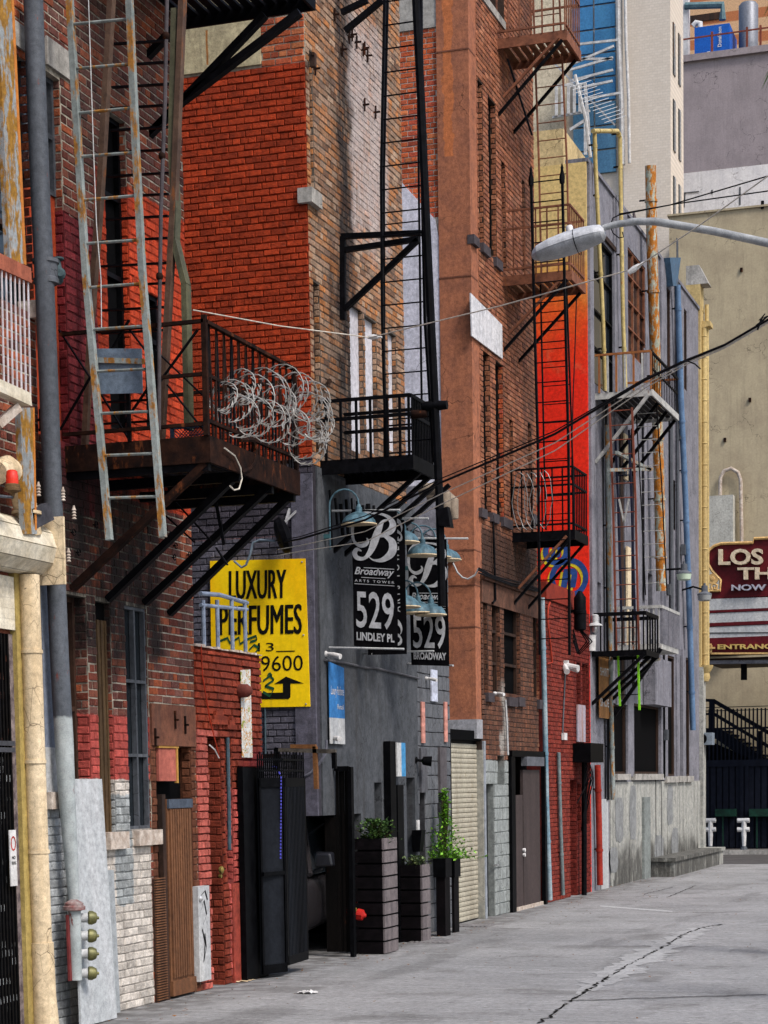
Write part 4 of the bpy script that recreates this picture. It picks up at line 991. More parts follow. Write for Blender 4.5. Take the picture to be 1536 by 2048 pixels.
    obj('crate_frame', MB().bar(a, (a[0], a[1], b[2]), .03).bar((b[0], b[1], a[2]), b, .03).bar((a[0], a[1], b[2]), b, .03).bar(a, (b[0], a[1], a[2]), .03), c, bx)
    mb = MB()
    for i in range(12):
        t = i/11; h = b[2]-a[2]; w = b[0]-a[0]
        for s_ in (1, -1):
            x_ = a[0]+w*t; x2 = min(max(x_+s_*h, a[0]), b[0]); mb.bar((x_, a[1], a[2]), (x2, a[1], a[2]+abs(x2-x_)), .006)
    o = obj('crate_mesh', mb, M['offwhite'] if False else c, bx); o['kind'] = 'stuff'
    tag(obj('hanging_wire', MB().tube([P(u, v, X=x1+.06) for u, v in ((449, 896), (470, 912), (481, 935), (484, 958), (478, 978), (468, 980), (460, 972))], .007, 5), M['wire_w']), 'short pale wire curling down from the rusty balcony edge', 'wire')
    # razor wire
    rw = thing('razor_wire', 'tangled coils of silver razor wire along the rusty balcony railing', 'razor wire', (x1+.15, y0+1, zm))
    r = random.Random(4); mb = MB(); bb = MB()
    coils = [(500, 830, 38, .13), (605, 830, 46, .13), (475, 770, 34, .03), (610, 890, 36, .14), (440, 790, 30, .04), (470, 830, 40, .1), (560, 775, 46, .12), (635, 850, 30, .16), (530, 840, 40, .16), (455, 800, 42, 0.0), (490, 800, 55, .1), (545, 810, 42, .12), (590, 790, 44, .1), (615, 800, 40, .16), (575, 850, 36, .1), (600, 870, 44, .12), (620, 830, 42, .14), (520, 790, 52, .05)]
    wm = simple('razor_steel', (.42, .41, .39), (.26, .24, .21), 12, .6, .3, 0, rust=.15)
    for (u, v, rr, off) in coils:
        pts = []; yb = P(min(u, 595), v, X=x1+off)[1]; c0 = P(u, v, Y=yb); s_ = rr/ (proj(add(c0, (1, 0, 0)))[0]-proj(c0)[0]) ; tl = r.uniform(-.5, .5); ph = r.uniform(0, 6)
        for q in range(41):
            a = ph+q/40*2*pi*1.25; pts.append((c0[0]+cos(a)*s_, c0[1]+sin(a)*s_*tl*.6+q*.004, c0[2]+sin(a)*s_*.95+r.uniform(-.004, .004)))
        obj('coil', MB().tube(pts, .0048, 5), wm, rw)
        for q in range(1, 40, 2):
            p = pts[q]; d = nrm(sub(pts[q+1], pts[q-1])); o_ = nrm(crs(d, (0, 1, 0)))
            for sg in (1, -1): bb.poly([add(p, mul(d, -.03)), add(p, add(mul(d, -.012), mul(o_, .013*sg))), add(p, add(mul(d, .035*sg), mul(o_, .034*sg))), add(p, (0, .004, 0))])
    o = obj('barbs', bb, wm, rw); o['kind'] = 'stuff'
rust_escape()

def black_escape():
    k = M['iron']
    y0 = P(640, 935, X=WX)[1]; z1 = pa(640, 922)[2]; z0 = pa(640, 945)[2]
    x1 = py(822, 930, y0)[0]; y1 = P(866, 955, X=x1)[1]
    T = thing('fire_escape', 'black fire escape balcony with tall ladder above the hanging street banners', 'fire escape', (WX, y0, z0))
    platform(T, WX, x1, y0, y1, z1, k, z1-z0+.03, k, 12)
    zr = py(815, 790, y0)[2]; zm = py(815, 828, y0)[2]
    for z in (zr, zm):
        for a, b in (((WX, y0, z), (x1, y0, z)), ((x1, y0, z), (x1, y1, z)), ((WX, y1, z), (x1, y1, z))): obj('rail', MB().bar(a, b, .03, .04), k, T)
    for u in (652, 682, 713, 741, 775, 800, 818): x = py(u, 870, y0)[0]; obj('baluster', MB().bar((x, y0, z1), (x, y0, zr), .028), k, T)
    for i in range(14):
        y = y0+(y1-y0)*(i+1)/14; obj('baluster', MB().bar((x1, y, z1), (x1, y, zr), .016), k, T)
    for v, uu in ((850, 770), (905, 770)): z = py(800, v, y1)[2]; obj('rail', MB().bar((x1-.6, y1, z), (x1, y1, z), .02), k, T)
    # lower brackets
    brackets(T, [((x1, y0+.4*i, z0), (WX, y0+.4*i, z0-.9)) for i in range(1, 5)], k, .06)
    # ladder up to the next level, leaning against frame
    ya = y0+.15
    ladder(T, [py(u, v, ya) for u, v in ((770, -20), (763, 350), (765, 640), (773, 925))], [py(u, v, ya) for u, v in ((842, -20), (845, 400), (850, 640), (868, 925))], 20, k, .028, .05, .009)
    ladder(T, [py(u, v, ya+.35) for u, v in ((776, -20), (768, 350), (769, 925))], [py(u, v, ya+.35) for u, v in ((834, -20), (838, 400), (845, 925))], 1, k, .02, .03, .008)
    obj('counterweight_bar', MB().tube([py(u, v, ya-.1) for u, v in ((831, -20), (842, 200), (853, 450), (862, 640), (872, 850), (879, 1000), (884, 1212))], .05, 8), k, T)
    fr = [((683, 473), (843, 466)), ((690, 500), (838, 478)), ((686, 473), (686, 640)), ((690, 618), (836, 480)), ((679, 473), (700, 625))]
    for a, b in fr[:4]: obj('frame_bar', MB().bar(py(*a, ya+.2), py(*b, ya+.2), .065, .06), k, T)
    for a, b in (((765, 0), (690, 62)), ((735, 0), (683, 25))): obj('frame_bar', MB().bar(py(*a, ya+.2), py(*b, ya+.2), .065, .06), k, T)
    p = py(865, 812, ya-.1); obj('pulley', MB().lathe(add(p, (-.12, 0, 0)), [(.05, 0), (.06, .05), (.06, .16), (.05, .3)], 10, (1, 0, 0)), k, T)
    p = py(838, 828, ya-.1); obj('rope_drum', MB().lathe(add(p, (-.1, 0, 0)), [(.04, 0), (.05, .02), (.05, .18), (.04, .2)], 10, (1, 0, 0)), M['rustiron'], T)
    # floodlight hanging at the bar's foot
    p = py(891, 1035, ya-.1); tag(obj('floodlight', MB().hexa([add(p, q) for q in ((-.06, -.08, -.1), (.08, -.08, -.12), (.08, .08, -.12), (-.06, .08, -.1), (-.09, -.06, .08), (.04, -.06, .12), (.04, .06, .12), (-.09, .06, .08))]).bar(add(p, (-.12, 0, .12)), p, .03), k), 'small black floodlight fixed to the long bar of the black fire escape', 'floodlight')
black_escape()

def brown_escape():
    m = M['brownpaint']; k = M['iron']
    T = thing('fire_escape', 'tall three level brown and black fire escape between the brown building and the orange mural', 'fire escape', (WX, 33, 5))
    lv = [((992, 78), (1130, 72), (1142, 112), 22, m), ((1003, 553), (1140, 545), (1153, 572), 14, m), ((1022, 1066), (1146, 1058), (1168, 1072), 16, k)]
    geo = []
    for (a, b, c, hh, mm) in lv:
        y0 = P(a[0]+2, a[1], X=WX)[1]; z = pa(a[0]+2, a[1])[2]; x1 = py(b[0], b[1], y0)[0]; y1 = P(c[0], c[1]-3, X=x1)[1]
        y1 = max(y1, y0+1.0); platform(T, WX, x1, y0, y1, z, mm, .15, k if mm is k else M['brownwood'], 8); geo.append((y0, z, x1, y1, mm))
        brackets(T, [((x1-.05, y0+.02, z-.14), (WX, y0+.02, z-1.15)), ((x1-.05, y1-.05, z-.14), (WX, y1-.05, z-1.15))], k, .05)
        obj('bracket', MB().bar((x1-.1, y0-.02, z-.1), (WX+.1, y0-.02, z-.9), .04), m, T)
    for i, (y0, z, x1, y1, mm) in enumerate(geo):
        hr = 1.0
        for zz in (z+hr, z+hr*.72, z+.1):
            for a, b in (((WX, y0, zz), (x1, y0, zz)), ((x1, y0, zz), (x1, y1, zz)), ((WX+.3, y1, zz), (x1, y1, zz))): obj('rail', MB().bar(a, b, .03, .03), mm, T)
        for j in range(7): x = WX+(x1-WX)*j/6; obj('baluster', MB().bar((x, y0, z), (x, y0, z+hr), .022), mm, T)
        for j in range(8): y = y0+(y1-y0)*(j+1)/8; obj('baluster', MB().bar((x1, y, z), (x1, y, z+hr), .018), mm, T)
    y = geo[0][0]+.05
    ladder(T, [py(u, v, y+.7) for u, v in ((1066, -20), (1070, 110), (1078, 330))]+[py(1083, 560, y+.7)], [py(u, v, y+.7) for u, v in ((1118, -20), (1124, 110), (1134, 330))]+[py(1139, 560, y+.7)], 16, m, .024, .045, .009)
    ladder(T, [py(u, v, y-.1) for u, v in ((1062, 345), (1067, 560), (1076, 900), (1080, 1310))], [py(u, v, y-.1) for u, v in ((1124, 340), (1129, 560), (1137, 900), (1139, 1310))], 24, k, .034, .06, .01)
    ladder(T, [py(u, v, y+.6) for u, v in ((1081, 570), (1088, 900), (1092, 1060))], [py(u, v, y+.6) for u, v in ((1133, 570), (1143, 850), (1149, 1060))], 13, k, .022, .04, .008)
    for u, v in ((1062, 345), (1124, 340)): obj('finial', MB().lathe(py(u, v, y-.1), [(.04, -.2), (.045, -.1), (.02, 0), (.025, .04), (.005, .1)], 8), k, T)
    obj('brace', MB().bar(py(1015, 118, y), py(1064, 270, y), .03), k, T)
    w = MB(); r = random.Random(9); y0, z, x1, y1, mm = geo[2]
    for c in range(5):
        cx = WX+.15+c*.1; w.tube([(cx+cos(a)*.13+r.uniform(-.02, .02), y0-.03, z+.5+sin(a)*.45+r.uniform(-.02, .02)) for a in [q*pi/8 for q in range(17)]], .006, 4)
    tag(obj('barbed_wire', w, flat('old_barbed_wire', (.2, .2, .2), .4, .5)), 'thin barbed wire coils on the lowest balcony of the brown fire escape', 'barbed wire')
brown_escape()

def far_escape():
    g = simple('gray_white_steel', (.42, .41, .38), (.28, .28, .27), 6, .7, 0, .1, rust=.25); k = M['iron']; o = simple('orange_rust_steel', (.34, .13, .035), (.2, .07, .03), 8, .8, 0, .2, rust=.3)
    y0 = P(1190, 790, X=WX)[1]; z = pa(1190, 787)[2]; x1 = py(1302, 780, y0)[0]; y1 = P(1355, 800, X=x1)[1]
    T = thing('fire_escape', 'rust streaked white fire escape balcony on the long gray rendered building', 'fire escape', (WX, y0, z))
    platform(T, WX, x1, y0, y1, z, g, .12, k, 9); zr = py(1300, 702, y0)[2]
    for a, b in (((WX, y0, zr), (x1, y0, zr)), ((WX, y1, zr), (x1, y1, zr))): obj('rail', MB().bar(a, b, .04), o, T)
    obj('rail', MB().bar((x1, y0, zr), (x1, y1, zr), .04), k, T); obj('rail', MB().bar((x1, y0, zr-.3), (x1, y1, zr-.3), .03), k, T)
    for i in range(7): x = WX+(x1-WX)*(i+.5)/6.5; obj('baluster', MB().bar((x, y0, z), (x, y0, zr), .035), g if i % 2 else o, T)
    for i in range(16): y = y0+(y1-y0)*(i+1)/16; obj('baluster', MB().bar((x1, y, z), (x1, y, zr), .014), k, T)
    for i in range(4): yy = y0+(y1-y0)*i/3; obj('bracket', MB().bar((x1-.05, yy, z-.1), (WX, yy, z-1.3), .06), g if i == 0 else k, T)
    # rusty double ladder to the lower black balcony
    ladder(T, [py(u, v, y0-.1) for u, v in ((1219, 808), (1226, 1000), (1231, 1230), (1233, 1310))], [py(u, v, y0-.1) for u, v in ((1264, 815), (1271, 1000), (1276, 1230), (1278, 1310))], 17, simple('red_brown_ladder', (.2, .05, .028), (.12, .04, .025), 8, .7, 0, .1, rust=.2), .035, .05, .011)
    ladder(T, [py(u, v, y0+.5) for u, v in ((1230, 858), (1236, 1000), (1243, 1240))], [py(u, v, y0+.5) for u, v in ((1258, 860), (1263, 1000), (1270, 1240))], 2, simple('dark_blue_rail', (.01, .012, .03)), .04, .05, .011)
    ladder(T, [py(u, v, y0+.9) for u, v in ((1272, 815), (1281, 980), (1291, 1190))], [py(u, v, y0+.9) for u, v in ((1313, 805), (1324, 980), (1334, 1190))], 14, k, .02, .03, .007, mr=g)
    for a, b in (((1238, 998), (1248, 1045)), ((1258, 998), (1248, 1045))): obj('guide', MB().bar(py(*a, y0-.12), py(*b, y0-.12), .03), g, T)
    p0 = (1177, 1305); ya = P(1183, 1305, X=WX)[1]; za = pa(1183, 1303)[2]; xb = py(1290, 1303, ya)[0]; zb = py(1230, 1228, ya)[2]
    B = thing('fire_escape', 'small black lower balcony carrying the bright green drop ladder', 'fire escape', (WX, ya, za))
    platform(B, WX, xb, ya, ya+1.3, za, k, .1, k, 7)
    for a, b in (((WX-.0, ya, zb), (xb, ya, zb)), ((xb, ya, zb), (xb, ya+1.3, zb)), ((WX, ya+1.3, zb), (xb, ya+1.3, zb))): obj('rail', MB().bar(a, b, .045, .07), k, B)
    for i in range(8): x = WX+(xb-WX)*(i+.3)/7.5; obj('baluster', MB().bar((x, ya, za), (x, ya, zb), .025), k, B)
    for i in range(5): y = ya+1.3*(i+1)/5; obj('baluster', MB().bar((xb, y, za), (xb, y, zb), .03), k, B)
    for i in range(3): obj('bracket', MB().bar((xb, ya+.6*i, za-.08), (WX, ya+.6*i, za-1.0), .06), k, B)
    gr = simple('bright_green_paint', (.22, .62, .02), (.16, .45, .02), 9, .5)
    ladder(B, [py(u, v, ya+.3) for u, v in ((1236, 1308), (1240, 1412))], [py(u, v, ya+.3) for u, v in ((1276, 1306), (1279, 1420))], 4, gr, .035, .05, .01, mr=k)
    # gray balcony behind it
    yc = ya+2.1; xa = py(1292, 1290, yc)[0]
    C = thing('balcony', 'weathered gray slatted balcony beside the small black one', 'balcony', (WX, yc, za))
    xc = py(1322, 1285, yc)[0]; zc1 = py(1322, 1213, yc)[2]; zc0 = py(1322, 1287, yc)[2]; y2 = P(1357, 1288, X=xc)[1]
    obj('floor', MB().box((WX, yc, zc0-.1), (xc, y2, zc0)), g, C)
    for a, b in (((WX, yc, zc1), (xc, yc, zc1)), ((xc, yc, zc1), (xc, y2, zc1))): obj('rail', MB().bar(a, b, .06), g, C)
    for i in range(10): x = WX+(xc-WX)*(i+.5)/10; obj('baluster', MB().bar((x, yc, zc0), (x, yc, zc1), .03), g, C)
    for i in range(14): y = yc+(y2-yc)*(i+.5)/14; obj('baluster', MB().bar((xc, y, zc0), (xc, y, zc1), .05), M['gray'], C)
    obj('bracket', MB().bar((xc, yc, zc0-.1), (WX, yc, zc0-1.4), .07), k, C)
far_escape()
# ================= signs and banners =================
def perfume_sign():
    y = Y2-.05; r_ = RF(y, 421, 615, 1120, 1414)
    q = [py(u, v, y) for u, v in ((420, 1122), (610, 1117), (620, 1413), (424, 1416))]
    t = thing('sign', 'yellow luxury perfumes sign with black arrow on the gray end wall', 'sign', q[3])
    s = N('sign_yellow', .45); c_ = s.mix(s.step(s.noise(1.6, 5, s.vec(1, 1, .3)), .4, .65), (.90, .60, .006), (.84, .48, .003)); c_ = s.mix(s.math('MULTIPLY', s.step(s.noise(8, 7, s.vec(1, 1, .12), .7), .55, .75), .35), c_, (.35, .2, .02)); s.col(c_, .35); s.bump(s.noise(1.5, 3), .4, .05); obj('sign_panel', MB().prism(q, (0, .03, 0)), s.m, t)
    k = flat('sign_black', (.008, .008, .007), .5)
    def word(s_, u0, v1, u1, v0, name='lettering'):   # lower-left / upper-right in sheet pixels
        a, b, c = py(u0, v1, y), py(u1, v1-(u1-u0)*.02, y), py(u0, v0, y)
        mb = MB(); U_ = nrm(sub(b, a)); w_ = math.dist(a, b)
        for i in range(4 if s_[0] in 'LP' else 1): mb.text(s_, add(add(a, (0, -.004-.0004*i, 0)), mul(U_, (i-1.5)*.0055 if s_[0] in 'LP' else 0)), U_, nrm(sub(c, a)), w_, math.dist(a, c))
        obj(name, mb, k, t)
    word('LUXURY', 459, 1199, 572, 1142); word('PERFUMES', 440, 1271, 603, 1212); word('13', 516, 1303, 548, 1286); word('9600', 522, 1343, 606, 1312)
    a = [py(u, v, y-.004) for u, v in ((552, 1302), (590, 1301), (590, 1303), (552, 1304))]; obj('dash', MB().poly(a), k, t)
    pts = [(523, 1386), (566, 1385), (566, 1367), (548, 1368), (572, 1353), (608, 1367), (581, 1367), (581, 1394), (577, 1398), (523, 1398)]
    obj('arrow', MB().poly([py(u, v, y-.004) for u, v in reversed([(424, 1388)]+pts[1:9]+[(424, 1399)])]), k, t)
    gm = flat('spray_green', (.012, .07, .03), .7)
    for c in ([(440, 1282), (455, 1276), (460, 1286), (478, 1275), (480, 1288), (496, 1278), (512, 1272), (514, 1280), (500, 1284)], [(498, 1300), (508, 1290), (518, 1296), (510, 1306)], [(526, 1362), (540, 1352), (548, 1360), (530, 1372), (548, 1378), (540, 1392), (526, 1384)], [(535, 1350), (540, 1347), (544, 1352)]):
        p = [py(u, v, y-.006) for u, v in c]; obj('graffiti_tag', MB().stroke(p, [(0.004, 0, .016)]*len(p)), gm, t)
    for (u, v) in ((430, 1130), (604, 1124), (612, 1408), (607, 1270)): obj('bolt', MB().lathe(py(u, v, y), [(.012, 0), (.008, .012)], 8, (0, -1, 0)), M['steel'], t)
perfume_sign()
def spline(cp, n=10):
    out = []
    P_ = [cp[0]]+list(cp)+[cp[-1]]
    for i in range(1, len(P_)-2):
        a, b, c, d = P_[i-1:i+3]
        for k in range(n):
            t = k/n; out.append(tuple(.5*((2*b[j])+(-a[j]+c[j])*t+(2*a[j]-5*b[j]+4*c[j]-d[j])*t*t+(-a[j]+3*b[j]-3*c[j]+d[j])*t**3) for j in range(len(a))))
    out.append(tuple(cp[-1])); return out
def script_b(mb, o, U, V, w, h):
    """swash capital: (x, y, half width) control points in a unit box"""
    strokes = [[(.06, .40, .004), (.02, .55, .03), (.06, .80, .035), (.25, .955, .035), (.55, .975, .02), (.80, .93, .035), (.93, .80, .07), (.90, .66, .075), (.72, .55, .05), (.52, .51, .012)],
               [(.34, .47, .012), (.37, .41, .03), (.31, .34, .045), (.18, .31, .04), (.06, .38, .03), (.02, .50, .035)],
               [(.86, .86, .008), (.72, .82, .03), (.62, .66, .07), (.52, .42, .085), (.42, .20, .06), (.28, .06, .035), (.12, .06, .05), (.06, .15, .055), (.12, .23, .04), (.22, .20, .01)],
               [(.55, .52, .01), (.75, .52, .03), (.92, .40, .085), (.90, .20, .085), (.70, .05, .05), (.50, .03, .02), (.38, .09, .006)]]
    for k_, st in enumerate(strokes):
        sp = spline(st, 8); pts = []; ws = []
        for i, (x, y, hw) in enumerate(sp):
            a = sp[max(i-1, 0)]; b = sp[min(i+1, len(sp)-1)]; d = nrm(((b[0]-a[0])*w, (b[1]-a[1])*h, 0))
            n = (-d[1], d[0]); pts.append(add(add(o, add(mul(U, x*w), mul(V, y*h))), mul(crs(U, V), .0003*k_)))
            ws.append(add(mul(U, n[0]*hw*w), mul(V, n[1]*hw*w)))
        mb.stroke(pts, ws)
    return mb
def banner(name_lab, q, name3='LINDLEY PL', rods=None, full=True, vert=False, fy=-1):
    """q: four corners bl, br, tr, tl"""
    bl, br, tr, tl = q; U = nrm(sub(br, bl)); V = nrm(sub(tl, bl)); w = math.dist(bl, br); h = math.dist(bl, tl); Nn = crs(U, V)
    t = thing('banner', name_lab, 'banner', bl); K = M['bannerblack']; Sv = M['bannersilver']
    mb = MB(); n = 12; m_ = 5
    g = [[add(lerp(lerp(bl, br, i/m_), lerp(tl, tr, i/m_), j/n), mul(Nn, .007*sin(i*1.7+j*.9))) for i in range(m_+1)] for j in range(n+1)]
    for j in range(n):
        for i in range(m_): mb.quad(g[j][i], g[j][i+1], g[j+1][i+1], g[j+1][i])
    mb.sm = True; obj('banner_sheet', mb, K, t)
    o = add(bl, mul(Nn, .012)); at = lambda x, y: add(o, add(mul(U, x*w), mul(V, y*h)))
    if not vert:
        obj('monogram', script_b(MB(), at(-.0, .625), U, V, w*1.0, h*.36), Sv, t)
        obj('lettering', MB().text('Broadway', at(.05, .51), U, V, w*.9, h*.07), Sv, t)
        obj('rule', MB().poly([at(.26, .575), at(.95, .575), at(.95, .58), at(.26, .58)]).poly([at(.2, .508), at(.75, .508), at(.75, .504), at(.2, .504)]), Sv, t)
        obj('lettering', MB().text('A R T S   T O W E R', at(.05, .472), U, V, w*.9, h*.018), Sv, t)
        obj('rule', MB().poly([at(.04, .455), at(.95, .455), at(.95, .459), at(.04, .459)]), Sv, t)
        obj('lettering', MB().text('529', at(.07, .135), U, V, w*.86, h*.27), Sv, t)
        obj('lettering', MB().text(name3, at(.07, .045), U, V, w*.86, h*.06), Sv, t)
    else:
        obj('lettering', MB().text('A R T S   T O W E R', at(.86, .30), V, mul(U, -1), h*.52, w*.17), Sv, t)
        obj('monogram', script_b(MB(), at(.9, .06), V, mul(U, -1), h*.2, w*.8), Sv, t)
        obj('monogram', script_b(MB(), at(.95, .80), V, mul(U, -1), h*.16, w*.5), Sv, t)
    for a, b in rods or []: obj('rod', MB().tube([a, b], .014, 6), M['offwhite'], t)
    return t
def banners():
    y = P(672, 1290, X=WX)[1]
    ya = pa(655, 1292)[1]; Q = lambda L, d: [py(u, v, d) for u, v in L]
    banner('nearer black banner with silver 529 and LINDLEY PL lettering', Q(((708, 1292), (796, 1298), (794, 1022), (703, 1018)), ya), 'LINDLEY PL',
           [(py(655, 1295, ya), py(808, 1298, ya)), (pa(655, 1022), py(800, 1020, ya))])
    yb = pa(800, 1290)[1]+.3
    banner('black banner with vertical ARTS TOWER lettering half hidden behind the LINDLEY PL banner', Q(((736, 1310), (814, 1308), (809, 1040), (730, 1030)), ya+.9), vert=True,
           rods=[(pa(726, 1307), py(745, 1308, ya+.9)), (py(805, 1037, ya+.9), py(857, 1037, ya+.9))])
    banner('farther black banner with silver 529 and BROADWAY lettering', Q(((823, 1330), (899, 1332), (893, 1078), (815, 1080)), ya+2.2), 'BROADWAY',
           [(pa(814, 1327), py(906, 1331, ya+2.2)), (py(820, 1077, ya+2.2), py(936, 1077, ya+2.2)), (py(812, 1303, ya+2.1), py(868, 1302, ya+2.1))])
banners()
def gooseneck(lab, u, v, d, w=.46, src=None, arm=.3):
    """u, v: middle of the shade's rim; shade hangs on a hooped arm"""
    c = py(u, v, d); t = thing('gooseneck_lamp', lab, 'lamp', c, 'blue gooseneck lamps above the banners'); m = M['bluelamp']; r = w/2
    obj('shade', MB().lathe(c, [(r, 0), (r*1.0, .012), (r*.92, .05), (r*.72, .10), (r*.4, .135), (r*.2, .15), (r*.19, .2), (r*.12, .215), (.02, .24)], 22), m, t)
    obj('rim', MB().lathe(c, [(r*.99, -.008), (r*1.04, -.006), (r*1.04, .006), (r*.99, .008)], 22), M['cream'], t)
    top = add(c, (0, 0, .22)); R_ = arm*.62; pts = [add(top, (0, 0, 0))]+[add(top, (-R_+R_*cos(a), 0, .02+R_*sin(a))) for a in [k*pi/10 for k in range(11)]]+[add(top, (-2*R_, 0, -.5))]
    obj('arm', MB().tube(pts, .011, 7), m, t)
    b = add(top, (-2*R_, 0, -.28)); obj('wall_box', MB().box(add(b, (-.34, -.05, -.16)), add(b, (-.2, .05, .12))).bar(add(b, (-.2, 0, -.06)), add(b, (0, 0, -.06)), .05), simple('teal_box', (.03, .085, .095)) if 'teal_box' not in bpy.data.materials else bpy.data.materials['teal_box'], t)
    return t
yl = pa(655, 1292)[1]
for lab, u, v, dd in (('large nearest blue gooseneck lamp over the top of the LINDLEY PL banner', 718, 1049, -.1), ('blue gooseneck lamp peeping out right of the LINDLEY PL banner top', 807, 1085, 1.2),
                      ('blue gooseneck lamp in front of the top of the BROADWAY banner', 845, 1111, 1.8), ('blue gooseneck lamp behind the long black bar', 872, 1115, 2.6),
                      ('rightmost blue gooseneck lamp against the orange corner column', 893, 1120, 3.4), ('lower blue gooseneck lamp beside the ARTS TOWER lettering', 809, 1214, 1.3),
                      ('lower blue gooseneck lamp in front of the Broadway script', 836, 1226, 1.9), ('lowest blue gooseneck lamp just above the farther 529', 862, 1230, 2.0)):
    gooseneck(lab, u, v, yl+dd, .42 if dd < 0 else .40)
def small_wall_things():
    r_ = RA(650, 680, 1326, 1488); q = [pt(fa, r_[0], r_[2], .05), pt(fa, r_[1], r_[2]+.0, .05), pt(fa, r_[1], r_[3]-.05, .05), pt(fa, r_[0], r_[3], .05)]
    t = thing('small_banner', 'blue over white cloth sign beside the yellow perfume sign', 'banner', q[0])
    zm = r_[2]+(r_[3]-r_[2])*.32
    obj('cloth_blue', MB().prism([(q[0][0], r_[0], zm), (q[0][0], r_[1], zm), q[2], q[3]], (.01, 0, 0)), simple('banner_blue', (.035, .17, .42)), t)
    obj('cloth_white', MB().prism([q[0], q[1], (q[0][0], r_[1], zm-.001), (q[0][0], r_[0], zm-.001)], (.01, 0, 0)), M['offwhite'], t)
    h = r_[3]-r_[2]; w = r_[1]-r_[0]
    obj('lettering', MB().text('Luxury Perfume', (q[0][0]+.014, r_[0]+w*.08, r_[2]+h*.57), (0, 1, 0), (0, 0, 1), w*.86, h*.14), M['white'], t)
    obj('lettering', MB().text('Retail', (q[0][0]+.014, r_[0]+w*.5, r_[2]+h*.43), (0, 1, 0), (0, 0, 1), w*.4, h*.06), M['white'], t)
    # cameras
    def camera_(lab, u, v, off=.0, s_=.55, dirx=(1, -.3, -.25)):
        p = pa(u, v); m = M['white']; t = thing('security_camera', lab, 'camera', p); d = nrm(dirx)
        obj('base', MB().lathe(p, [(.05*s_, 0), (.05*s_, .03), (.02, .05)], 10, (1, 0, 0)), m, t)
        obj('body', MB().tube([add(p, (.05, 0, 0)), add(p, add((.06, 0, 0), mul(d, .1*s_))), add(p, add((.06, 0, 0), mul(d, .24*s_)))], [.03*s_, .045*s_, .045*s_], 10), m, t)
    camera_('white camera above the blue and white cloth sign', 648, 1308, 0, .75); camera_('round white camera below the blue and white cloth sign', 660, 1476, 0, .7, (.6, -.7, -.1)); camera_('small black and white camera at the end of the sagging conduit', 850, 1357)
    camera_('white camera on the brown wall between the lowest windows', 988, 1387, 0, .6, (1, -.6, -.2)); 
    pts = [pa(650, 1320, .04), pa(690, 1326, .04), pa(735, 1336, .04), pa(746, 1335, .04), pa(790, 1345, .04), pa(838, 1357, .04)]
    tag(obj('conduit', MB().tube(pts, .016, 6), simple('gray_conduit', (.09, .09, .1))), 'dark gray conduit sagging along the charcoal rendered wall', 'conduit')
    # vents/boxes on CMU
    for lab, u0, u1, v0, v1, c in (('narrow gray and white enamel strip on the block wall', 858, 870, 1340, 1403, (.36, .38, .45)), ('left thin salmon pink strip on the block wall', 839, 845, 1404, 1486, (.45, .2, .16)), ('right thin salmon pink strip on the block wall', 885, 890, 1404, 1484, (.45, .2, .16))):
        mt = N('strip', .6); mt.col(mt.mix(mt.step(mt.noise(9, 1, mt.vec(.1, .1, 1)), .45, .55), c, mul(c, 1.35)))
        tag(obj('wall_strip', block(fa, RA(u0, u1, v0, v1), .02, .04), mt.m), lab, 'strip')
    # posts with small blue notice
    r_ = RA(764, 775, 1483, 1650); pz = thing('notice_post', 'black double post with a small blue and white notice by the charcoal wall', 'post', (WX, r_[0], 0))
    obj('post', MB().box((WX+.03, r_[0], 0), (WX+.12, r_[1], r_[3])), M['black'], pz)
    r2 = RA(779, 791, 1570, 1700); obj('post', MB().box((WX+.03, r2[0], 0), (WX+.12, r2[1], r2[3])), M['black'], pz)
    r3 = RA(773, 790, 1486, 1553); y = (r3[0]+r3[1])/2; n_ = obj('notice', MB().box((WX+.13, r3[0], r3[2]), (WX+.15, y, r3[3])), M['offwhite'], pz); obj('notice', MB().box((WX+.13, y, r3[2]), (WX+.15, r3[1], r3[3])), simple('notice_blue', (.06, .26, .5)), pz)
    p = pa(829, 1520); tag(obj('spotlight', MB().lathe(p, [(.05, 0), (.05, .03), (.02, .05), (.02, .1), (.06, .12), (.075, .24)], 10, nrm((1, .3, -.1))), M['black']), 'small black spotlight on the charcoal wall above the planters', 'spotlight')
    p = pa(828, 1660); tag(obj('wall_basket', MB().hexa([add(p, q) for q in ((0, -.07, -.3), (.1, -.07, -.3), (.1, .07, -.3), (0, .07, -.3), (0, -.1, 0), (.14, -.1, 0), (.14, .1, 0), (0, .1, 0))]), M['black']), 'small black tapered wall bin behind the tallest planter', 'bin')
    for i, (u, v) in enumerate(((700, 1658), (832, 1650))):
        tag(obj('wall_switch', block(fa, RA(u-2, u+2, v-10, v+10), .02, .04), M['white']), ['small white plate on the wall right of the rusty gate leaf', 'small white plate on the wall above the short planter'][i], 'plate')
    # box under black balcony: meter pipes
    for i, (u, v) in enumerate(((846, 1000), (862, 1012))):
        p = pa(u-6, v-20, .0); tag(obj('vent_elbow', MB().tube([p, add(p, (.25, 0, 0)), add(p, (.36, 0, -.1)), add(p, (.38, 0, -.34))], [.09, .09, .09, .06], 10), simple('buff_vent', (.25, .2, .15))), ['left buff vent elbow under the black balcony', 'right buff vent elbow under the black balcony'][i], 'vent')
    mb = MB(); r = random.Random(8)
    for i in range(16):
        y = pa(650+i*11, 990)[1]; z = pa(650, 975)[2]-r.uniform(0, .15); mb.tube([(WX+.06, y, z), (WX+.08, y, z-r.uniform(.3, .7))], r.uniform(.012, .03), 6)
    o = obj('meter_pipes', mb, M['iron']); tag(o, 'cluster of dark gas pipes on the wall under the black balcony', 'pipes'); o['kind'] = 'stuff'
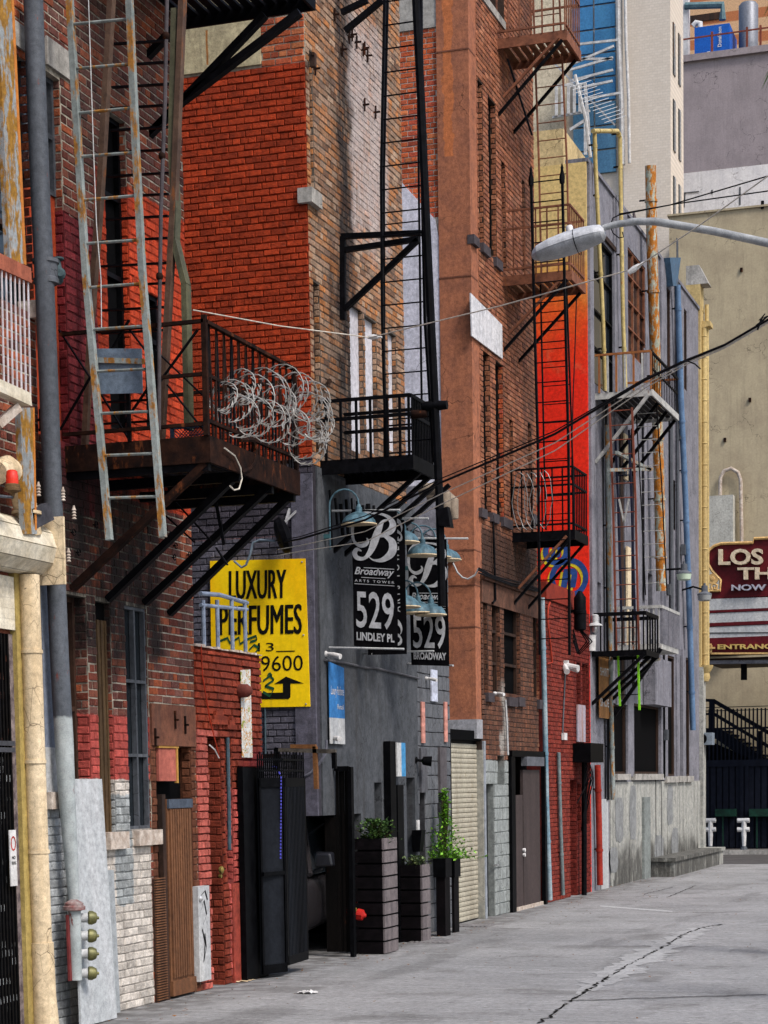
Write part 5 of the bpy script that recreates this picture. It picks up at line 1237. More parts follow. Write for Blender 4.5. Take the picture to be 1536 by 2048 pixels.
    # gray flex on end wall + blue downpipe
    tag(obj('drain_pipe', MB().tube([py(530, 1415, Y2-.03), py(531, 1520, Y2-.03)], .012, 6), simple('slate_pipe', (.06, .09, .11))), 'thin blue gray pipe on the gray end wall under the yellow sign', 'pipe')
    tag(obj('flex_conduit', MB().tube([py(u, v, Y2-.04) for u, v in ((653, 1480), (652, 1505), (640, 1525), (622, 1545), (610, 1552))], .016, 7), simple('slate_flex', (.14, .14, .17))), 'gray flexible conduit curving down behind the gates', 'conduit')
    p = py(566, 1065, Y2-.35); t = thing('floodlight', 'black round backed floodlight with cables on the gray end wall above the perfume sign', 'floodlight', p)
    obj('housing', MB().lathe(add(p, (-.08, 0, -.05)), [(.12, 0), (.2, .03), (.22, .09), (.17, .14), (.05, .17)], 16, nrm((.75, .35, .25))), M['iron'], t)
    obj('arm', MB().bar(add(p, (-.04, .35, .32)), p, .03).bar(add(p, (.05, .35, .3)), add(p, (0, 0, .1)), .02), M['steel'], t)
    q = [py(u, v, Y2-.3) for u, v in ((551, 1082), (520, 1080), (506, 1085), (500, 1110), (492, 1130), (483, 1135), (468, 1122), (455, 1085), (445, 1030), (438, 1000))]
    tag(obj('hanging_cable', MB().tube(q[:7], .014, 6), simple('bluegray_hose', (.17, .22, .27))), 'blue gray cable loop hanging in front of the yellow sign top', 'cable')
    # mailbox-like sign SHIRTS SHOES
    r_ = RA(1190, 1214, 1310, 1437); t = thing('painted_sign', 'brown vertical sign with faded white SHIRTS SHOES lettering', 'sign', (WX, r_[0], r_[2]))
    obj('sign_panel', block(fa, r_, .075, .09), simple('brown_sign', (.27, .13, .04), (.19, .09, .035), 5, .8, 0, .1, streak=True), t)
    w = r_[1]-r_[0]; h = r_[3]-r_[2]
    for s_, f in (('SHIRTS', .66), ('SHOES', .18)): obj('lettering', MB().text(s_, (WX+.094, r_[0]+.05*w, r_[2]+f*h), (0, 1, 0), (0, 0, 1), w*.85, h*.13), M['offwhite'], t)
small_wall_things()

# ================= gates, car, planters =================
def gates():
    k = M['black']; dk = simple('gate_sheet_black', (.012, .014, .018), (.005, .0055, .007), 3, .5, 0, .1, streak=True)
    # left leaf: solid sheet then ribbed leaf, swung into the alley
    a, b, c = [(*P(u, v, Z=z)[:2], 0) for u, v, z in ((524, 1949, .05), (573, 1938, .08), (614, 1915, .14))]
    za = lambda p, v, u: P(u, v, Y=p[1])[2]
    z1 = za(a, 1556, 522); 
    t = thing('folding_gate', 'black sheet metal gate leaf with spiked top and blue rope left of the car', 'gate', (a[0], a[1], 0))
    def panel(p, q, z0, z1, nm, ribs, m):
        d = nrm(sub(q, p)); n = (d[1], -d[0], 0); o = obj(nm, MB().prism([(p[0], p[1], z0), (q[0], q[1], z0), (q[0], q[1], z1), (p[0], p[1], z1)], mul(n, -.02)), m, t)
        L = math.dist(p[:2], q[:2])
        for (f0, f1, zz0, zz1) in ((0, .07, z0, z1), (1-.05, 1, z0, z1), (0, 1, z0, z0+.1), (0, 1, z1-.1, z1)):
            mb = MB(); A = lerp(p, q, f0); B_ = lerp(p, q, f1); A = add((A[0], A[1], zz0), mul(n, .001)); B_ = add((B_[0], B_[1], zz0), mul(n, .001)); mb.prism([A, B_, (B_[0], B_[1], zz1), (A[0], A[1], zz1)], mul(n, .02)); sub_obj('frame', mb, k, o)
        for i in range(ribs):
            A = lerp(p, q, .08+.86*(i+.5)/ribs); A = add((A[0], A[1], z0+.1), mul(n, .012)); sub_obj('rib', MB().bar(A, (A[0], A[1], z1-.1), .02, .022), dk, o)
        return o
    panel(a, b, .05, z1, 'solid_leaf', 0, dk); panel(b, c, .12, z1-.0, 'ribbed_leaf', 13, dk)
    sub_bar = obj('mid_rail', MB().bar((a[0]+.05, a[1]-.03, za(a, 1748, 530)), (b[0], b[1]-.03, za(b, 1745, 570)), .03, .04), k, t)
    for i in range(26):
        f = i/25; p = lerp(a, c, f) if True else a; p = lerp(a, b, f*2) if f < .5 else lerp(b, c, f*2-1)
        obj('spike', MB().bar((p[0], p[1], z1-.02), (p[0], p[1], z1+.26+.03*(i % 2)), .013), k, t)
    for zz in (.08, .2): obj('spike_rail', MB().bar((a[0], a[1], z1+zz), (b[0], b[1], z1+zz), .02).bar((b[0], b[1], z1+zz), (c[0], c[1], z1+zz), .02), k, t)
    # hinge side frame (dark pylon to the brick wall)
    h = pa(497, 1900); P0 = pg(493, 1962)
    obj('pylon', MB().box((WX+.035, P(491, 1800, X=WX+.1)[1], 0), (WX+.1, P(534, 1800, X=WX+.1)[1], z1+.12)), k, t)
    bl = flat('blue_rope_light', (.10, .10, .62), .4); mb = MB()
    pts = [P(u, v, Y=b[1]-.06) for u, v in ((545, 1533), (552, 1533), (557, 1542), (562, 1553), (562, 1600), (561, 1720))]
    for p, q in zip(pts, pts[1:]):
        L = math.dist(p, q); n = max(1, int(L/.035))
        for i in range(n): mb.bar(lerp(p, q, i/n), lerp(p, q, (i+.6)/n), .012)
    o = obj('rope', mb, bl); tag(o, 'speckled blue and white rope hanging down the open black gate', 'rope'); o['kind'] = 'stuff'
    # right leaf, rust at the foot
    yg = Y2+.5; g = (WX+.04, yg, 0); e = (py(706, 1915, yg)[0], yg, 0); z2 = P(700, 1537, Y=e[1])[2]
    t2 = thing('gate_leaf', 'black gate leaf with rusty lower sheet standing right of the parked car', 'gate', e)
    rm = simple('black_rusting_sheet', (.006, .0045, .004), (.003, .0028, .0028), 5, .6, 0, .2, rust=.2, streak=True, rcol=(.05, .017, .008)); n = 5
    for i in range(n):
        p = lerp(g, e, i/n); q = lerp(g, e, (i+.94)/n); obj('sheet', MB().prism([(p[0], p[1]+.015*(i % 2), .06), (q[0], q[1]+.015*(i % 2), .06), (q[0], q[1]+.015*(i % 2), z2), (p[0], p[1]+.015*(i % 2), z2)], (0, .02, 0)), rm, t2)
    obj('sheet', MB().box((py(652, 1800, yg)[0], yg, .06), (WX+.038, yg+.02, 1.72)), rm, t2)
    obj('end_post', MB().box((e[0]-.02, e[1]-.04, 0), (e[0]+.03, e[1]+.05, z2+.02)), k, t2); obj('top_rail', MB().bar((g[0], g[1]-.03, z2), (e[0], e[1]-.03, z2), .04, .06), k, t2)
    # overhead rusty frame pieces between the leaves
    f = thing('gate_track', 'rusty steel gate track and hanging angle above the gates', 'gate frame', pa(560, 1500))
    yy = Y2-.45; r = M['rustiron']
    for A, B_, m in (((508, 1513), (560, 1511), r), ((508, 1505), (508, 1545), M['black']), ((554, 1495), (554, 1542), M['black']), ((558, 1500), (672, 1503), simple('worn_channel', (.10, .085, .07), (.03, .026, .022), 9, .8, 0, .2)), ((588, 1512), (588, 1530), M['black']), ((582, 1493), (632, 1493), simple('orange_angle', (.2, .085, .025), (.12, .05, .02))), ((630, 1493), (633, 1578), bpy.data.materials['orange_angle']), ((668, 1505), (669, 1537), M['black'])):
        obj('channel', MB().bar(py(*A, yy), py(*B_, yy), .05, .05), m, f)
gates()
def car():
    # parked nose towards the camera, rear inside the covered bay
    mp = P(622, 1924, Z=0); ang = radians(11); lx, ly = .91, .75-2.2   # front tyre's contact point
    cx, y0 = mp[0]-(lx*cos(ang)-ly*sin(ang)), mp[1]-(lx*sin(ang)+ly*cos(ang))-2.2
    C_ = thing('parked_car', 'dark sport utility car with black door mirror parked half hidden behind the gate', 'car', (cx, y0+2.2, 0)); C_.rotation_euler = (0, 0, ang)
    paint = N('dark_car_paint', .25, .3); paint.col((.03, .026, .028)); paint.b.inputs['Coat Weight'].default_value = .6; paint = paint.m
    st = [(0, .42, .30, .66, .80), (.05, .36, .28, .80, .88), (.35, .30, .26, .95, .92), (1.0, .28, .26, 1.02, .93), (1.25, .28, .26, 1.05, .93), (1.9, .28, .26, 1.05, .93), (3.2, .28, .26, 1.05, .92), (4.2, .30, .28, 1.02, .88), (4.4, .4, .3, .95, .80)]
    mb = MB(); rings = []
    for (s_, zb, _, zt, hw) in st:
        y = y0+s_; ring = [(cx-hw*.9, y, zb), (cx-hw, y, zb+.15), (cx-hw, y, zt-.18), (cx-hw*.92, y, zt), (cx, y, zt+.04), (cx+hw*.92, y, zt), (cx+hw, y, zt-.18), (cx+hw, y, zb+.15), (cx+hw*.9, y, zb)]
        b = len(mb.v); mb.v += ring; rings.append(b)
    for a, b in zip(rings, rings[1:]):
        for i in range(9): j = (i+1) % 9; mb.f.append((a+i, a+j, b+j, b+i))
    mb.f.append(tuple(range(rings[0], rings[0]+9))); mb.f.append(tuple(reversed(range(rings[-1], rings[-1]+9)))); mb.sm = True
    bo = obj('body', mb, paint, C_); sd_ = bo.modifiers.new('round', 'SUBSURF'); sd_.levels = sd_.render_levels = 2
    mb = MB(); g = [(1.15, 1.03, .84), (1.85, 1.66, .66), (2.2, 1.72, .64), (3.6, 1.70, .64), (4.25, 1.05, .8)]; rings = []
    for s_, z, hw in g:
        b = len(mb.v); mb.v += [(cx-.86, y0+s_, 1.02), (cx-hw, y0+s_, z), (cx+hw, y0+s_, z), (cx+.86, y0+s_, 1.02)]; rings.append(b)
    for a, b in zip(rings, rings[1:]):
        for i in range(3): mb.f.append((a+i, a+i+1, b+i+1, b+i))
    obj('cabin_glass', mb, M['glass'], C_)
    for hx in (-1, 1):
        obj('roof_pillar', MB().tube([(cx+hx*.85, y0+1.15, 1.03), (cx+hx*.67, y0+1.85, 1.66), (cx+hx*.65, y0+2.3, 1.73), (cx+hx*.65, y0+3.6, 1.71), (cx+hx*.8, y0+4.25, 1.04)], .035, 6), paint, C_)
        m = obj('mirror', MB().hexa([(cx+hx*1.0-.11, y0+1.25, 1.12), (cx+hx*1.0+.12, y0+1.25, 1.13), (cx+hx*1.0+.13, y0+1.40, 1.12), (cx+hx*1.0-.11, y0+1.40, 1.11), (cx+hx*1.0-.09, y0+1.25, 1.29), (cx+hx*1.0+.09, y0+1.25, 1.285), (cx+hx*1.0+.12, y0+1.40, 1.30), (cx+hx*1.0-.11, y0+1.40, 1.31)]).bar((cx+hx*.85, y0+1.38, 1.06), (cx+hx*.98, y0+1.36, 1.1), .05), simple('mirror_black', (.012, .013, .018), (.008, .008, .01), 5, .3) if 'mirror_black' not in bpy.data.materials else bpy.data.materials['mirror_black'], C_)
        bv = m.modifiers.new('bevel', 'BEVEL'); bv.width = .035; bv.segments = 3
        h = obj('headlight', MB().box((cx+hx*.62, y0-.012, .66), (cx+hx*.86, y0+.1, .80)), M['glass'], C_)
        for s_ in (.75, 3.5):
            c = (cx+hx*.80, y0+s_, .35); w = obj('wheel', MB().lathe(add(c, (-.11, 0, 0)), [(.20, 0), (.33, 0), (.35, .03), (.35, .19), (.33, .22), (.20, .22)], 24, (1, 0, 0)), M['rubber'], C_)
            sub_obj('rim', MB().lathe(add(c, (.08*hx-.02, 0, 0)), [(.01, 0), (.21, 0), (.22, .03), (.18, .05), (.01, .03)], 16, (1, 0, 0)), M['steel'], w)
    obj('bumper', MB().box((cx-.82, y0-.05, .3), (cx+.82, y0+.03, .5)), simple('bumper_gray', (.02, .02, .022)), C_)
    obj('grille', MB().box((cx-.5, y0-.02, .56), (cx+.5, y0+.05, .78)), M['black'], C_)
car()
def plant(t, c, w, d, h, n, seed, green=(.05, .14, .02), tall=None):
    r = random.Random(seed); lm = N('leaf_green', .5)
    if 'leaf_green' in bpy.data.materials and bpy.data.materials['leaf_green'] is not lm.m: pass
    o = lm.rnd(); lm.col(lm.ramp(o, [mul(green, .35), green, (green[0]*2.2, green[1]*1.7, green[2]*1.5)]))
    mb = MB(); mb.r = []
    st = MB()
    for i in range(n):
        if tall:
            z = r.random()**2.4*h; sp = max(.12, 1-(z/h)*1.3)*1.5
        else: z = r.random()*h; sp = 1
        p = (c[0]+r.gauss(0, .42)*w*.5*sp, c[1]+r.gauss(0, .42)*d*.5*sp, c[2]+z)
        L = r.uniform(.022, .075); a = r.uniform(0, 6.28); e = r.uniform(-.5, .9)
        dv = (cos(a)*cos(e), sin(a)*cos(e), sin(e)); s_ = nrm(crs(dv, (r.uniform(-1, 1), .3, 1))); mid = add(p, mul(dv, L*.5))
        mb.poly([p, add(mid, mul(s_, L*.28)), add(p, mul(dv, L)), sub(mid, mul(s_, L*.28))]); mb.r.append(r.random())
        if i % 30 == 0: st.tube([(c[0], c[1], c[2]-.02), (p[0], p[1], p[2])], .005, 4)
    o = obj('leaves', mb, lm.m, t); o['kind'] = 'stuff'; obj('stem', st, simple('stem_brown', (.06, .05, .02)), t)
def planters():
    sl = simple('planter_slat', (.17, .145, .145), (.10, .085, .088), 8, .6, 0, .15, streak=True); dk = simple('planter_dark', (.006, .0045, .0055), (.003, .0026, .003), 6, .55)
    for lab, ul, um, ur, vb, vt, vt2, n in (('tallest dark slatted planter box with low leafy shrub', 712, 771, 797, 1906, 1675, 1672, 9), ('short dark slatted planter box with small succulents', 803, 846, 862, 1884, 1728, 1728, 6)):
        a = pg(um, vb+ (3 if n == 9 else 1)); w = a[0]-pg(ul, vb)[0] if False else (a[0]-py(ul, vb-3, a[1])[0]); z = P(um, vt, Y=a[1])[2]; b = P(ur, vb-8, X=a[0]); d = b[1]-a[1]
        x0, x1, y0, y1 = a[0]-w, a[0], a[1], b[1]
        t = thing('planter', lab, 'planter', ((x0+x1)/2, (y0+y1)/2, 0))
        obj('core', MB().box((x0+.03, y0+.03, 0), (x1-.03, y1-.03, z-.06)), M['black'], t)
        for i in range(n):
            za, zb = z*i/n+.012, z*(i+1)/n-.012
            obj('board', MB().box((x0, y0, za), (x1-.026, y0+.025, zb)), dk, t); obj('board', MB().box((x1-.025, y0, za), (x1, y1, zb)), sl, t)  # camera-side boards almost black: their shade is put into the colour
            obj('board', MB().box((x0, y0+.026, za), (x0+.025, y1, zb)), dk, t)
        obj('soil', MB().box((x0+.026, y0+.026, z-.06), (x1-.026, y1-.01, z-.04)), M['void'], t)
        pl = thing('shrub', {9: 'low dark green leafy shrub growing in the tallest planter', 6: 'small pale green succulents growing in the short planter'}[n], 'plant', ((x0+x1)/2, (y0+y1)/2, z-.04))
        plant(pl, ((x0+x1)/2, (y0+y1)/2, z-.05), w*1.05, d*1.0, .26 if n == 9 else .14, 1300 if n == 9 else 380, n, (.045, .10, .025) if n == 9 else (.09, .14, .06))
    for lab, u0, um, u1, vb, vt in (('left of two tall black metal planters before the roller shutter', 868, 893, 903, 1873, 1717), ('right of two tall black metal planters before the roller shutter', 899, 911, 919, 1866, 1717)):
        a = pg(um, vb); x1 = a[0]; x0 = py(u0, vb, a[1])[0]; z = P(um, vt, Y=a[1])[2]; zc = P(um, vt+38, Y=a[1])[2]; d = .3
        t = thing('planter', lab, 'planter', ((x0+x1)/2, a[1]+.15, 0))
        obj('leg_box', MB().box((x0+.03, a[1]+.03, 0), (x1-.02, a[1]+d-.03, zc)), dk, t); obj('trough', MB().box((x0, a[1], zc+.001), (x1, a[1]+d, z)), M['black'], t)
    c = ((x0+x1)/2-.12, a[1]+.1, z)
    pl = thing('shrub', 'bright green trailing bush growing out of the tall black planters', 'plant', c); plant(pl, c, .62, .5, .98, 1900, 5, (.13, .33, .03), tall=True)
    for (u, v) in ((868, 1884), (945, 1852)):
        p = pg(u, v); mb = MB().box((p[0]-.3, p[1]-.25, 0), (p[0]+.3, p[1]+.25, .01))
        for i in range(9): mb.box((p[0]-.28+i*.065, p[1]-.24, .01), (p[0]-.25+i*.065, p[1]+.24, .018))
        tag(obj('metal_plate', mb, simple('tread_plate', (.2, .19, .19))), 'ridged metal plate on the ground %s' % ('beside the short planter' if u < 900 else 'in front of the roller shutter'), 'plate')
    # fire department connection
    yq = pg(771, 1909)[1]-.14; p = py(700, 1826, yq); t = thing('hose_connection', 'red capped brass hose connection sticking out right of the rusty gate leaf', 'hose connection', p)
    obj('stub_pipe', MB().tube([(WX+.02, yq, p[2]), p], .045, 10), M['redpaint'], t)
    obj('brass_body', MB().lathe(p, [(.05, 0), (.075, .03), (.075, .07), (.05, .09)], 12, (1, 0, 0)), M['brass'], t); obj('red_cap', MB().lathe(p, [(.045, .09), (.075, .10), (.068, .17), (.03, .19), (.02, .21)], 8, (1, 0, -.15)), M['redpaint'], t)
    mb = block(fa, RA(707, 710, 1785, 1845), .022, .05); tag(obj('red_plate', mb, M['redpaint']), 'narrow red plate beside the red hose cap', 'plate')
planters()
# ================= standpipe, hose caps and the cream shutter corner at the left =================
def left_corner():
    c = M['cream']; cl = M['creamlight']
    off = .16
    t = thing('standpipe', 'tall gray standpipe with collar and four capped hose outlets at its foot', 'pipe', pa(140, 1900, off))
    pts = [(66, -20), (72, 160), (82, 420), (88, 540), (97, 760), (108, 1060), (119, 1320), (128, 1480)]
    q = [pa(u, v, off) for u, v in pts]
    m = N('standpipe_paint', .6); z0 = pa(125, 1440)[2]; cc = m.mix(m.step(m.noise(4, 6, m.vec(1, 1, .12)), .3, .7), (.085, .095, .11), (.05, .056, .066))
    cc = m.mix(m.inside(-1, z0, 3, .12, 5, .02), cc, m.mix(m.step(m.noise(8), .3, .7), (.36, .39, .39), (.26, .29, .29)))
    cc = m.mix(m.step(m.noise(9, 7, m.vec(1, 1, .4), .7), .64, .68), cc, (.14, .05, .045)); m.col(cc); m.bump(m.noise(60, 5), .3, .01)
    obj('pipe', MB().tube(q+[pa(134, 1600, off), pa(148, 1800, off)], [.083]*len(q)+[.075, .05], 16), m.m, t)
    k = pa(92, 546, off); obj('collar', MB().lathe(add(k, (0, 0, -.1)), [(.085, 0), (.11, .01), (.11, .05), (.1, .06), (.1, .17), (.115, .18), (.115, .21), (.085, .22)], 18), M['graypipe'], t)
    v = pa(117, 545, off); obj('hose_valve', MB().lathe(v, [(.02, -.1), (.04, -.08), (.045, 0), (.03, .04), (.02, .1), (.05, .11), (.05, .125)], 10).lathe(add(v, (0, 0, -.02)), [(.05, 0), (.055, .05), (.03, .08)], 10, nrm((.6, -.8, 0))), simple('teal_valve', (.05, .08, .09)), t)
    p = pa(103, 670, off); obj('clamp', MB().lathe(add(p, (0, 0, -.04)), [(.09, 0), (.095, 0), (.095, .09), (.09, .09)], 18), M['rustiron'], t)
    s = thing('hose_connection', 'four brass capped hose outlets on a red and white manifold by the plywood sheet', 'hose connection', pa(150, 1990, .2))
    a = pa(148, 1815, .2); b = pa(152, 1960, .2); obj('manifold', MB().tube([a, b], [.06, .055], 12), m.m, s)
    obj('flange', MB().lathe(add(a, (0, 0, -.03)), [(.06, 0), (.1, .01), (.1, .04), (.085, .05), (.085, .07), (.03, .1)], 12), simple('flaking_red', (.16, .05, .045), (.3, .28, .27), 9, .8), s)
    obj('side_rib', MB().bar(add(a, (-.03, -.06, -.06)), add(b, (-.02, -.07, 0)), .02, .05), simple('flaking_red2', (.16, .03, .03)), s)
    for i, v in enumerate((1836, 1872, 1908, 1947)):
        o = pa(155, v, .2); o = (o[0], o[1], o[2]); obj('outlet', MB().lathe(o, [(.04, 0), (.045, .1)], 10, nrm((.85, .5, 0))), M['offwhite'], s)
        o2 = add(o, mul(nrm((.85, .5, 0)), .09)); obj('brass_cap', MB().lathe(o2, [(.05, 0), (.062, .01), (.062, .04), (.045, .075), (.015, .085), (.012, .1)], 12, nrm((.85, .5, -.05))), simple('tarnished_brass', (.16, .15, .05), (.09, .09, .035), 12, .5, .4) if 'tarnished_brass' not in bpy.data.materials else bpy.data.materials['tarnished_brass'], s)
    # cream downpipe and painted jamb
    d = thing('downpipe', 'thick cracked cream downpipe running down the left edge beside white brick', 'pipe', pa(95, 2040, .1))
    q = [pa(u, v, .12) for u, v in ((58, 1150), (68, 1450), (78, 1740), (84, 1885))]; obj('pipe', MB().tube(q, .088, 16), c, d)
    q2 = [pa(84, 1885, .12), pa(88, 1990, .12), pa(92, 2060, .12)]; [obj('strap', MB().tube([pa(u, v, .12), pa(u+.2, v+7, .12)], .097, 16), c, d) for u, v in ((63, 1300), (70, 1520), (77, 1700))]; obj('lower_sleeve', MB().tube(q2, [.1, .105, .12], 16), c, d)
    obj('jamb_strip', MB().box((WX, pa(34, 1700)[1], -.05), (WX+.06, pa(48, 1700)[1], pa(40, 1150)[2])), simple('ochre_jamb', (.36, .27, .09), (.26, .19, .06), 6, .6, 0, .1, streak=True), d)
    obj('jamb_edge', MB().box((WX+.06, pa(50, 1700)[1], -.05), (WX+.08, pa(54, 1700)[1], pa(40, 1160)[2])), cl, d)
    # barred black gate with parking notice
    y0, y1 = 13.0, pa(26, 1700)[1]; zt = pa(10, 1268)[2]
    g = thing('security_gate', 'black barred security gate at the lower left edge with small parking notice', 'gate', (WX, y1, 0))
    obj('backing', MB().box((WX-.1, y0, 0), (WX-.05, y1, zt)), M['void'], g)
    n = 24
    for i in range(n): y = y1-.02-i*.055; obj('bar', MB().box((WX+.0, y-.012, 0), (WX+.025, y+.012, zt)), M['black'], g)
    for v in (1487, 1500): z = pa(12, v)[2]; obj('rail', MB().box((WX+.026, y0, z-.02), (WX+.05, y1, z+.02)), simple('dark_gray_rail', (.05, .052, .06)), g)
    obj('stone_jamb', MB().box((WX-.05, y1+.001, -.05), (WX+.02, pa(34, 1700)[1]-.001, zt)), simple('rough_dark_jamb', (.06, .045, .05), (.2, .16, .15), 14, .9, 0, .6), g)
    r_ = RA(7, 20, 1660, 1772); n_ = thing('parking_notice', 'small white no parking notice with red circle on the black gate', 'sign', pt(fa, r_[0], r_[2], .06))
    obj('sign_panel', block(fa, r_, .055, .065), M['white'], n_); w = r_[1]-r_[0]; h = r_[3]-r_[2]
    cc_ = (WX+.068, r_[0]+w/2, r_[2]+h*.76); obj('red_circle', MB().stroke([add(cc_, (0, cos(a)*w*.33, sin(a)*w*.5)) for a in [k*pi/8 for k in range(17)]], [(0, cos(a)*w*.06, sin(a)*w*.06) for a in [k*pi/8 for k in range(17)]]), M['redpaint'], n_)
    obj('lettering', MB().text('NO', (WX+.068, r_[0]+w*.25, r_[2]+h*.48), (0, 1, 0), (0, 0, 1), w*.5, h*.06), M['black'], n_); obj('lettering', MB().text('PARKING', (WX+.068, r_[0]+w*.15, r_[2]+h*.38), (0, 1, 0), (0, 0, 1), w*.7, h*.06), M['black'], n_)
    # rolled shutter housing
    hp = thing('shutter_housing', 'cream half round slatted shutter housing with end plate at the left edge', 'shutter', pa(50, 1150, .1))
    ye = pa(58, 1110)[1]; zc = pa(70, 1105)[2]; R_ = .235; sl = [(R_*cos(a), R_*sin(a)) for a in [pi*.55-k*pi*1.1/6 for k in range(7)]]
    for i, (p, q) in enumerate(zip(sl, sl[1:])):
        obj('slat', MB().hexa([(WX+.06+p[0], 12.5, zc+p[1]), (WX+.06+q[0], 12.5, zc+q[1]+.008), (WX+.06+q[0], ye-.05, zc+q[1]+.008), (WX+.06+p[0], ye-.05, zc+p[1]), (WX+.04+p[0]*.9, 12.5, zc+p[1]*.9), (WX+.04+q[0]*.9, 12.5, zc+q[1]*.9), (WX+.04+q[0]*.9, ye-.05, zc+q[1]*.9), (WX+.04+p[0]*.9, ye-.05, zc+p[1]*.9)]), cl, hp)
    obj('end_plate', MB().prism([(WX, ye-.05, zc-.3), (WX+.36, ye-.05, zc-.3), (WX+.36, ye-.05, zc+.27), (WX, ye-.05, zc+.27)], (0, .03, 0)), c, hp)
    for i in range(5):
        z = pa(20, 1165+i*21)[2]; obj('curtain_slat', MB().box((WX+.02, 12.5, z-.05), (WX+.05, pa(34, 1200)[1], z+.04)), cl, hp)
    # cream elbow pipe
    e = thing('elbow_pipe', 'fat cream elbow pipe with bolted flange above the shutter housing', 'pipe', pa(40, 1060, .15))
    q = [pa(u, v, .2) for u, v in ((-8, 945), (14, 935), (32, 950), (44, 985), (54, 1030), (60, 1070))]; obj('pipe', MB().tube(q, .1, 16), c, e)
    obj('flange', MB().lathe(pa(53, 1030, .2), [(.1, 0), (.125, .005), (.125, .03), (.1, .035)], 16), c, e)
    b = thing('warning_beacon', 'red warning beacon on a rusty cup bracket at the left edge', 'beacon', pa(25, 990, .42))
    o = pa(25, 982, .42); obj('cup', MB().lathe(o, [(.012, -.06), (.02, -.02), (.07, 0), (.072, .02), (.062, .025), (.062, .05), (.05, .055)], 14), simple('rusty_cup', (.12, .07, .03)), b)
    rd = N('beacon_lens', .25); rd.col((.62, .03, .012)); obj('lens', MB().lathe(add(o, (0, 0, .055)), [(.05, 0), (.052, .03), (.049, .033), (.051, .06), (.048, .07), (.044, .1), (.03, .11)], 14), rd.m, b); obj('arm', MB().tube([pa(-8, 992, .42), add(o, (0, 0, -.05))], .012, 6), M['graypipe'], b)
    f = py(86, 1030, pa(62, 1030)[1]); f = pa(84, 1032, .15); fl = thing('floodlight', 'dark gray square floodlight tilted out beside the cream elbow pipe', 'floodlight', f)
    a = [pa(*q, .3) for q in ((64, 1018), (97, 1005), (109, 1039), (70, 1059))]; obj('housing', MB().prism(a, (-.08, .03, 0)), simple('charcoal_housing', (.05, .05, .06)), fl)
    # upper left: zinc post, brown beam, white picket balcony
    w = thing('corner_post', 'rust stained zinc post with orange edge at the top left corner', 'post', pa(25, 530, .35))
    a = [pa(*q, .35) for q in ((-6, -20), (22, -20), (48, 528), (20, 528))]; obj('post_face', MB().prism(a, (-.05, 0, 0)), M['steelpost'], w)
    a = [pa(*q, .352) for q in ((22, -20), (27, -20), (53, 530), (48, 528))]; obj('post_edge', MB().prism(a, (-.06, 0, 0)), M['orangeedge'], w)
    a = [pa(*q, .3) for q in ((40, 815), (66, 815), (74, 1068), (50, 1068))]; w2 = thing('corner_post', 'lower rust stained zinc post below the white picket balcony', 'post', pa(60, 1068, .3)); obj('post_face', MB().prism(a, (-.05, 0, 0)), M['steelpost'], w2)
    a = [pa(*q, .302) for q in ((66, 815), (69, 815), (74, 1060), (70, 1060))]; obj('post_edge', MB().prism(a, (-.05, 0, 0)), M['orangeedge'], w2)
    b = thing('balcony', 'white picket balcony with red brown top beam at the left edge', 'balcony', pa(40, 800, .3))
    a = [pa(*q, .45) for q in ((-6, 503), (62, 536), (64, 566), (-6, 534))]; obj('top_beam', MB().prism(a, (-.12, 0, 0)), simple('red_brown_beam', (.30, .09, .05), (.2, .06, .035), 5, .7), b)
    a = [pa(*q, .45) for q in ((-6, 755), (62, 786), (64, 812), (-6, 780))]; obj('bottom_beam', MB().prism(a, (-.1, 0, 0)), cl, b)
    wp = simple('white_picket', (.6, .58, .62), (.44, .38, .38), 8)
    for i in range(7): u = 3+i*8.8; obj('picket', MB().bar(pa(u, 530+u*.45, .43), pa(u+5, 764+u*.45, .43), .011), wp, b)
    obj('strut', MB().bar(pa(36, 814, .4), pa(-5, 850, .3), .07), M['sill'], b)
    for i, (u, v) in enumerate(((77, 978), (126, 988), (148, 1025), (137, 1110))):
        p = pa(u, v, .25); tag(obj('insulator', MB().lathe(add(p, (0, 0, -.06)), [(.012, 0), (.022, .005), (.012, .02), (.022, .03), (.012, .045), (.022, .055), (.012, .07), (.022, .08), (.012, .1), (.008, .12)], 9), M['sill']), ['pale spool insulator left of the gray standpipe', 'pale spool insulator touching the right edge of the standpipe', 'pale spool insulator below the rusty balcony corner', 'lowest pale spool insulator right of the standpipe'][i], 'insulator')
left_corner()

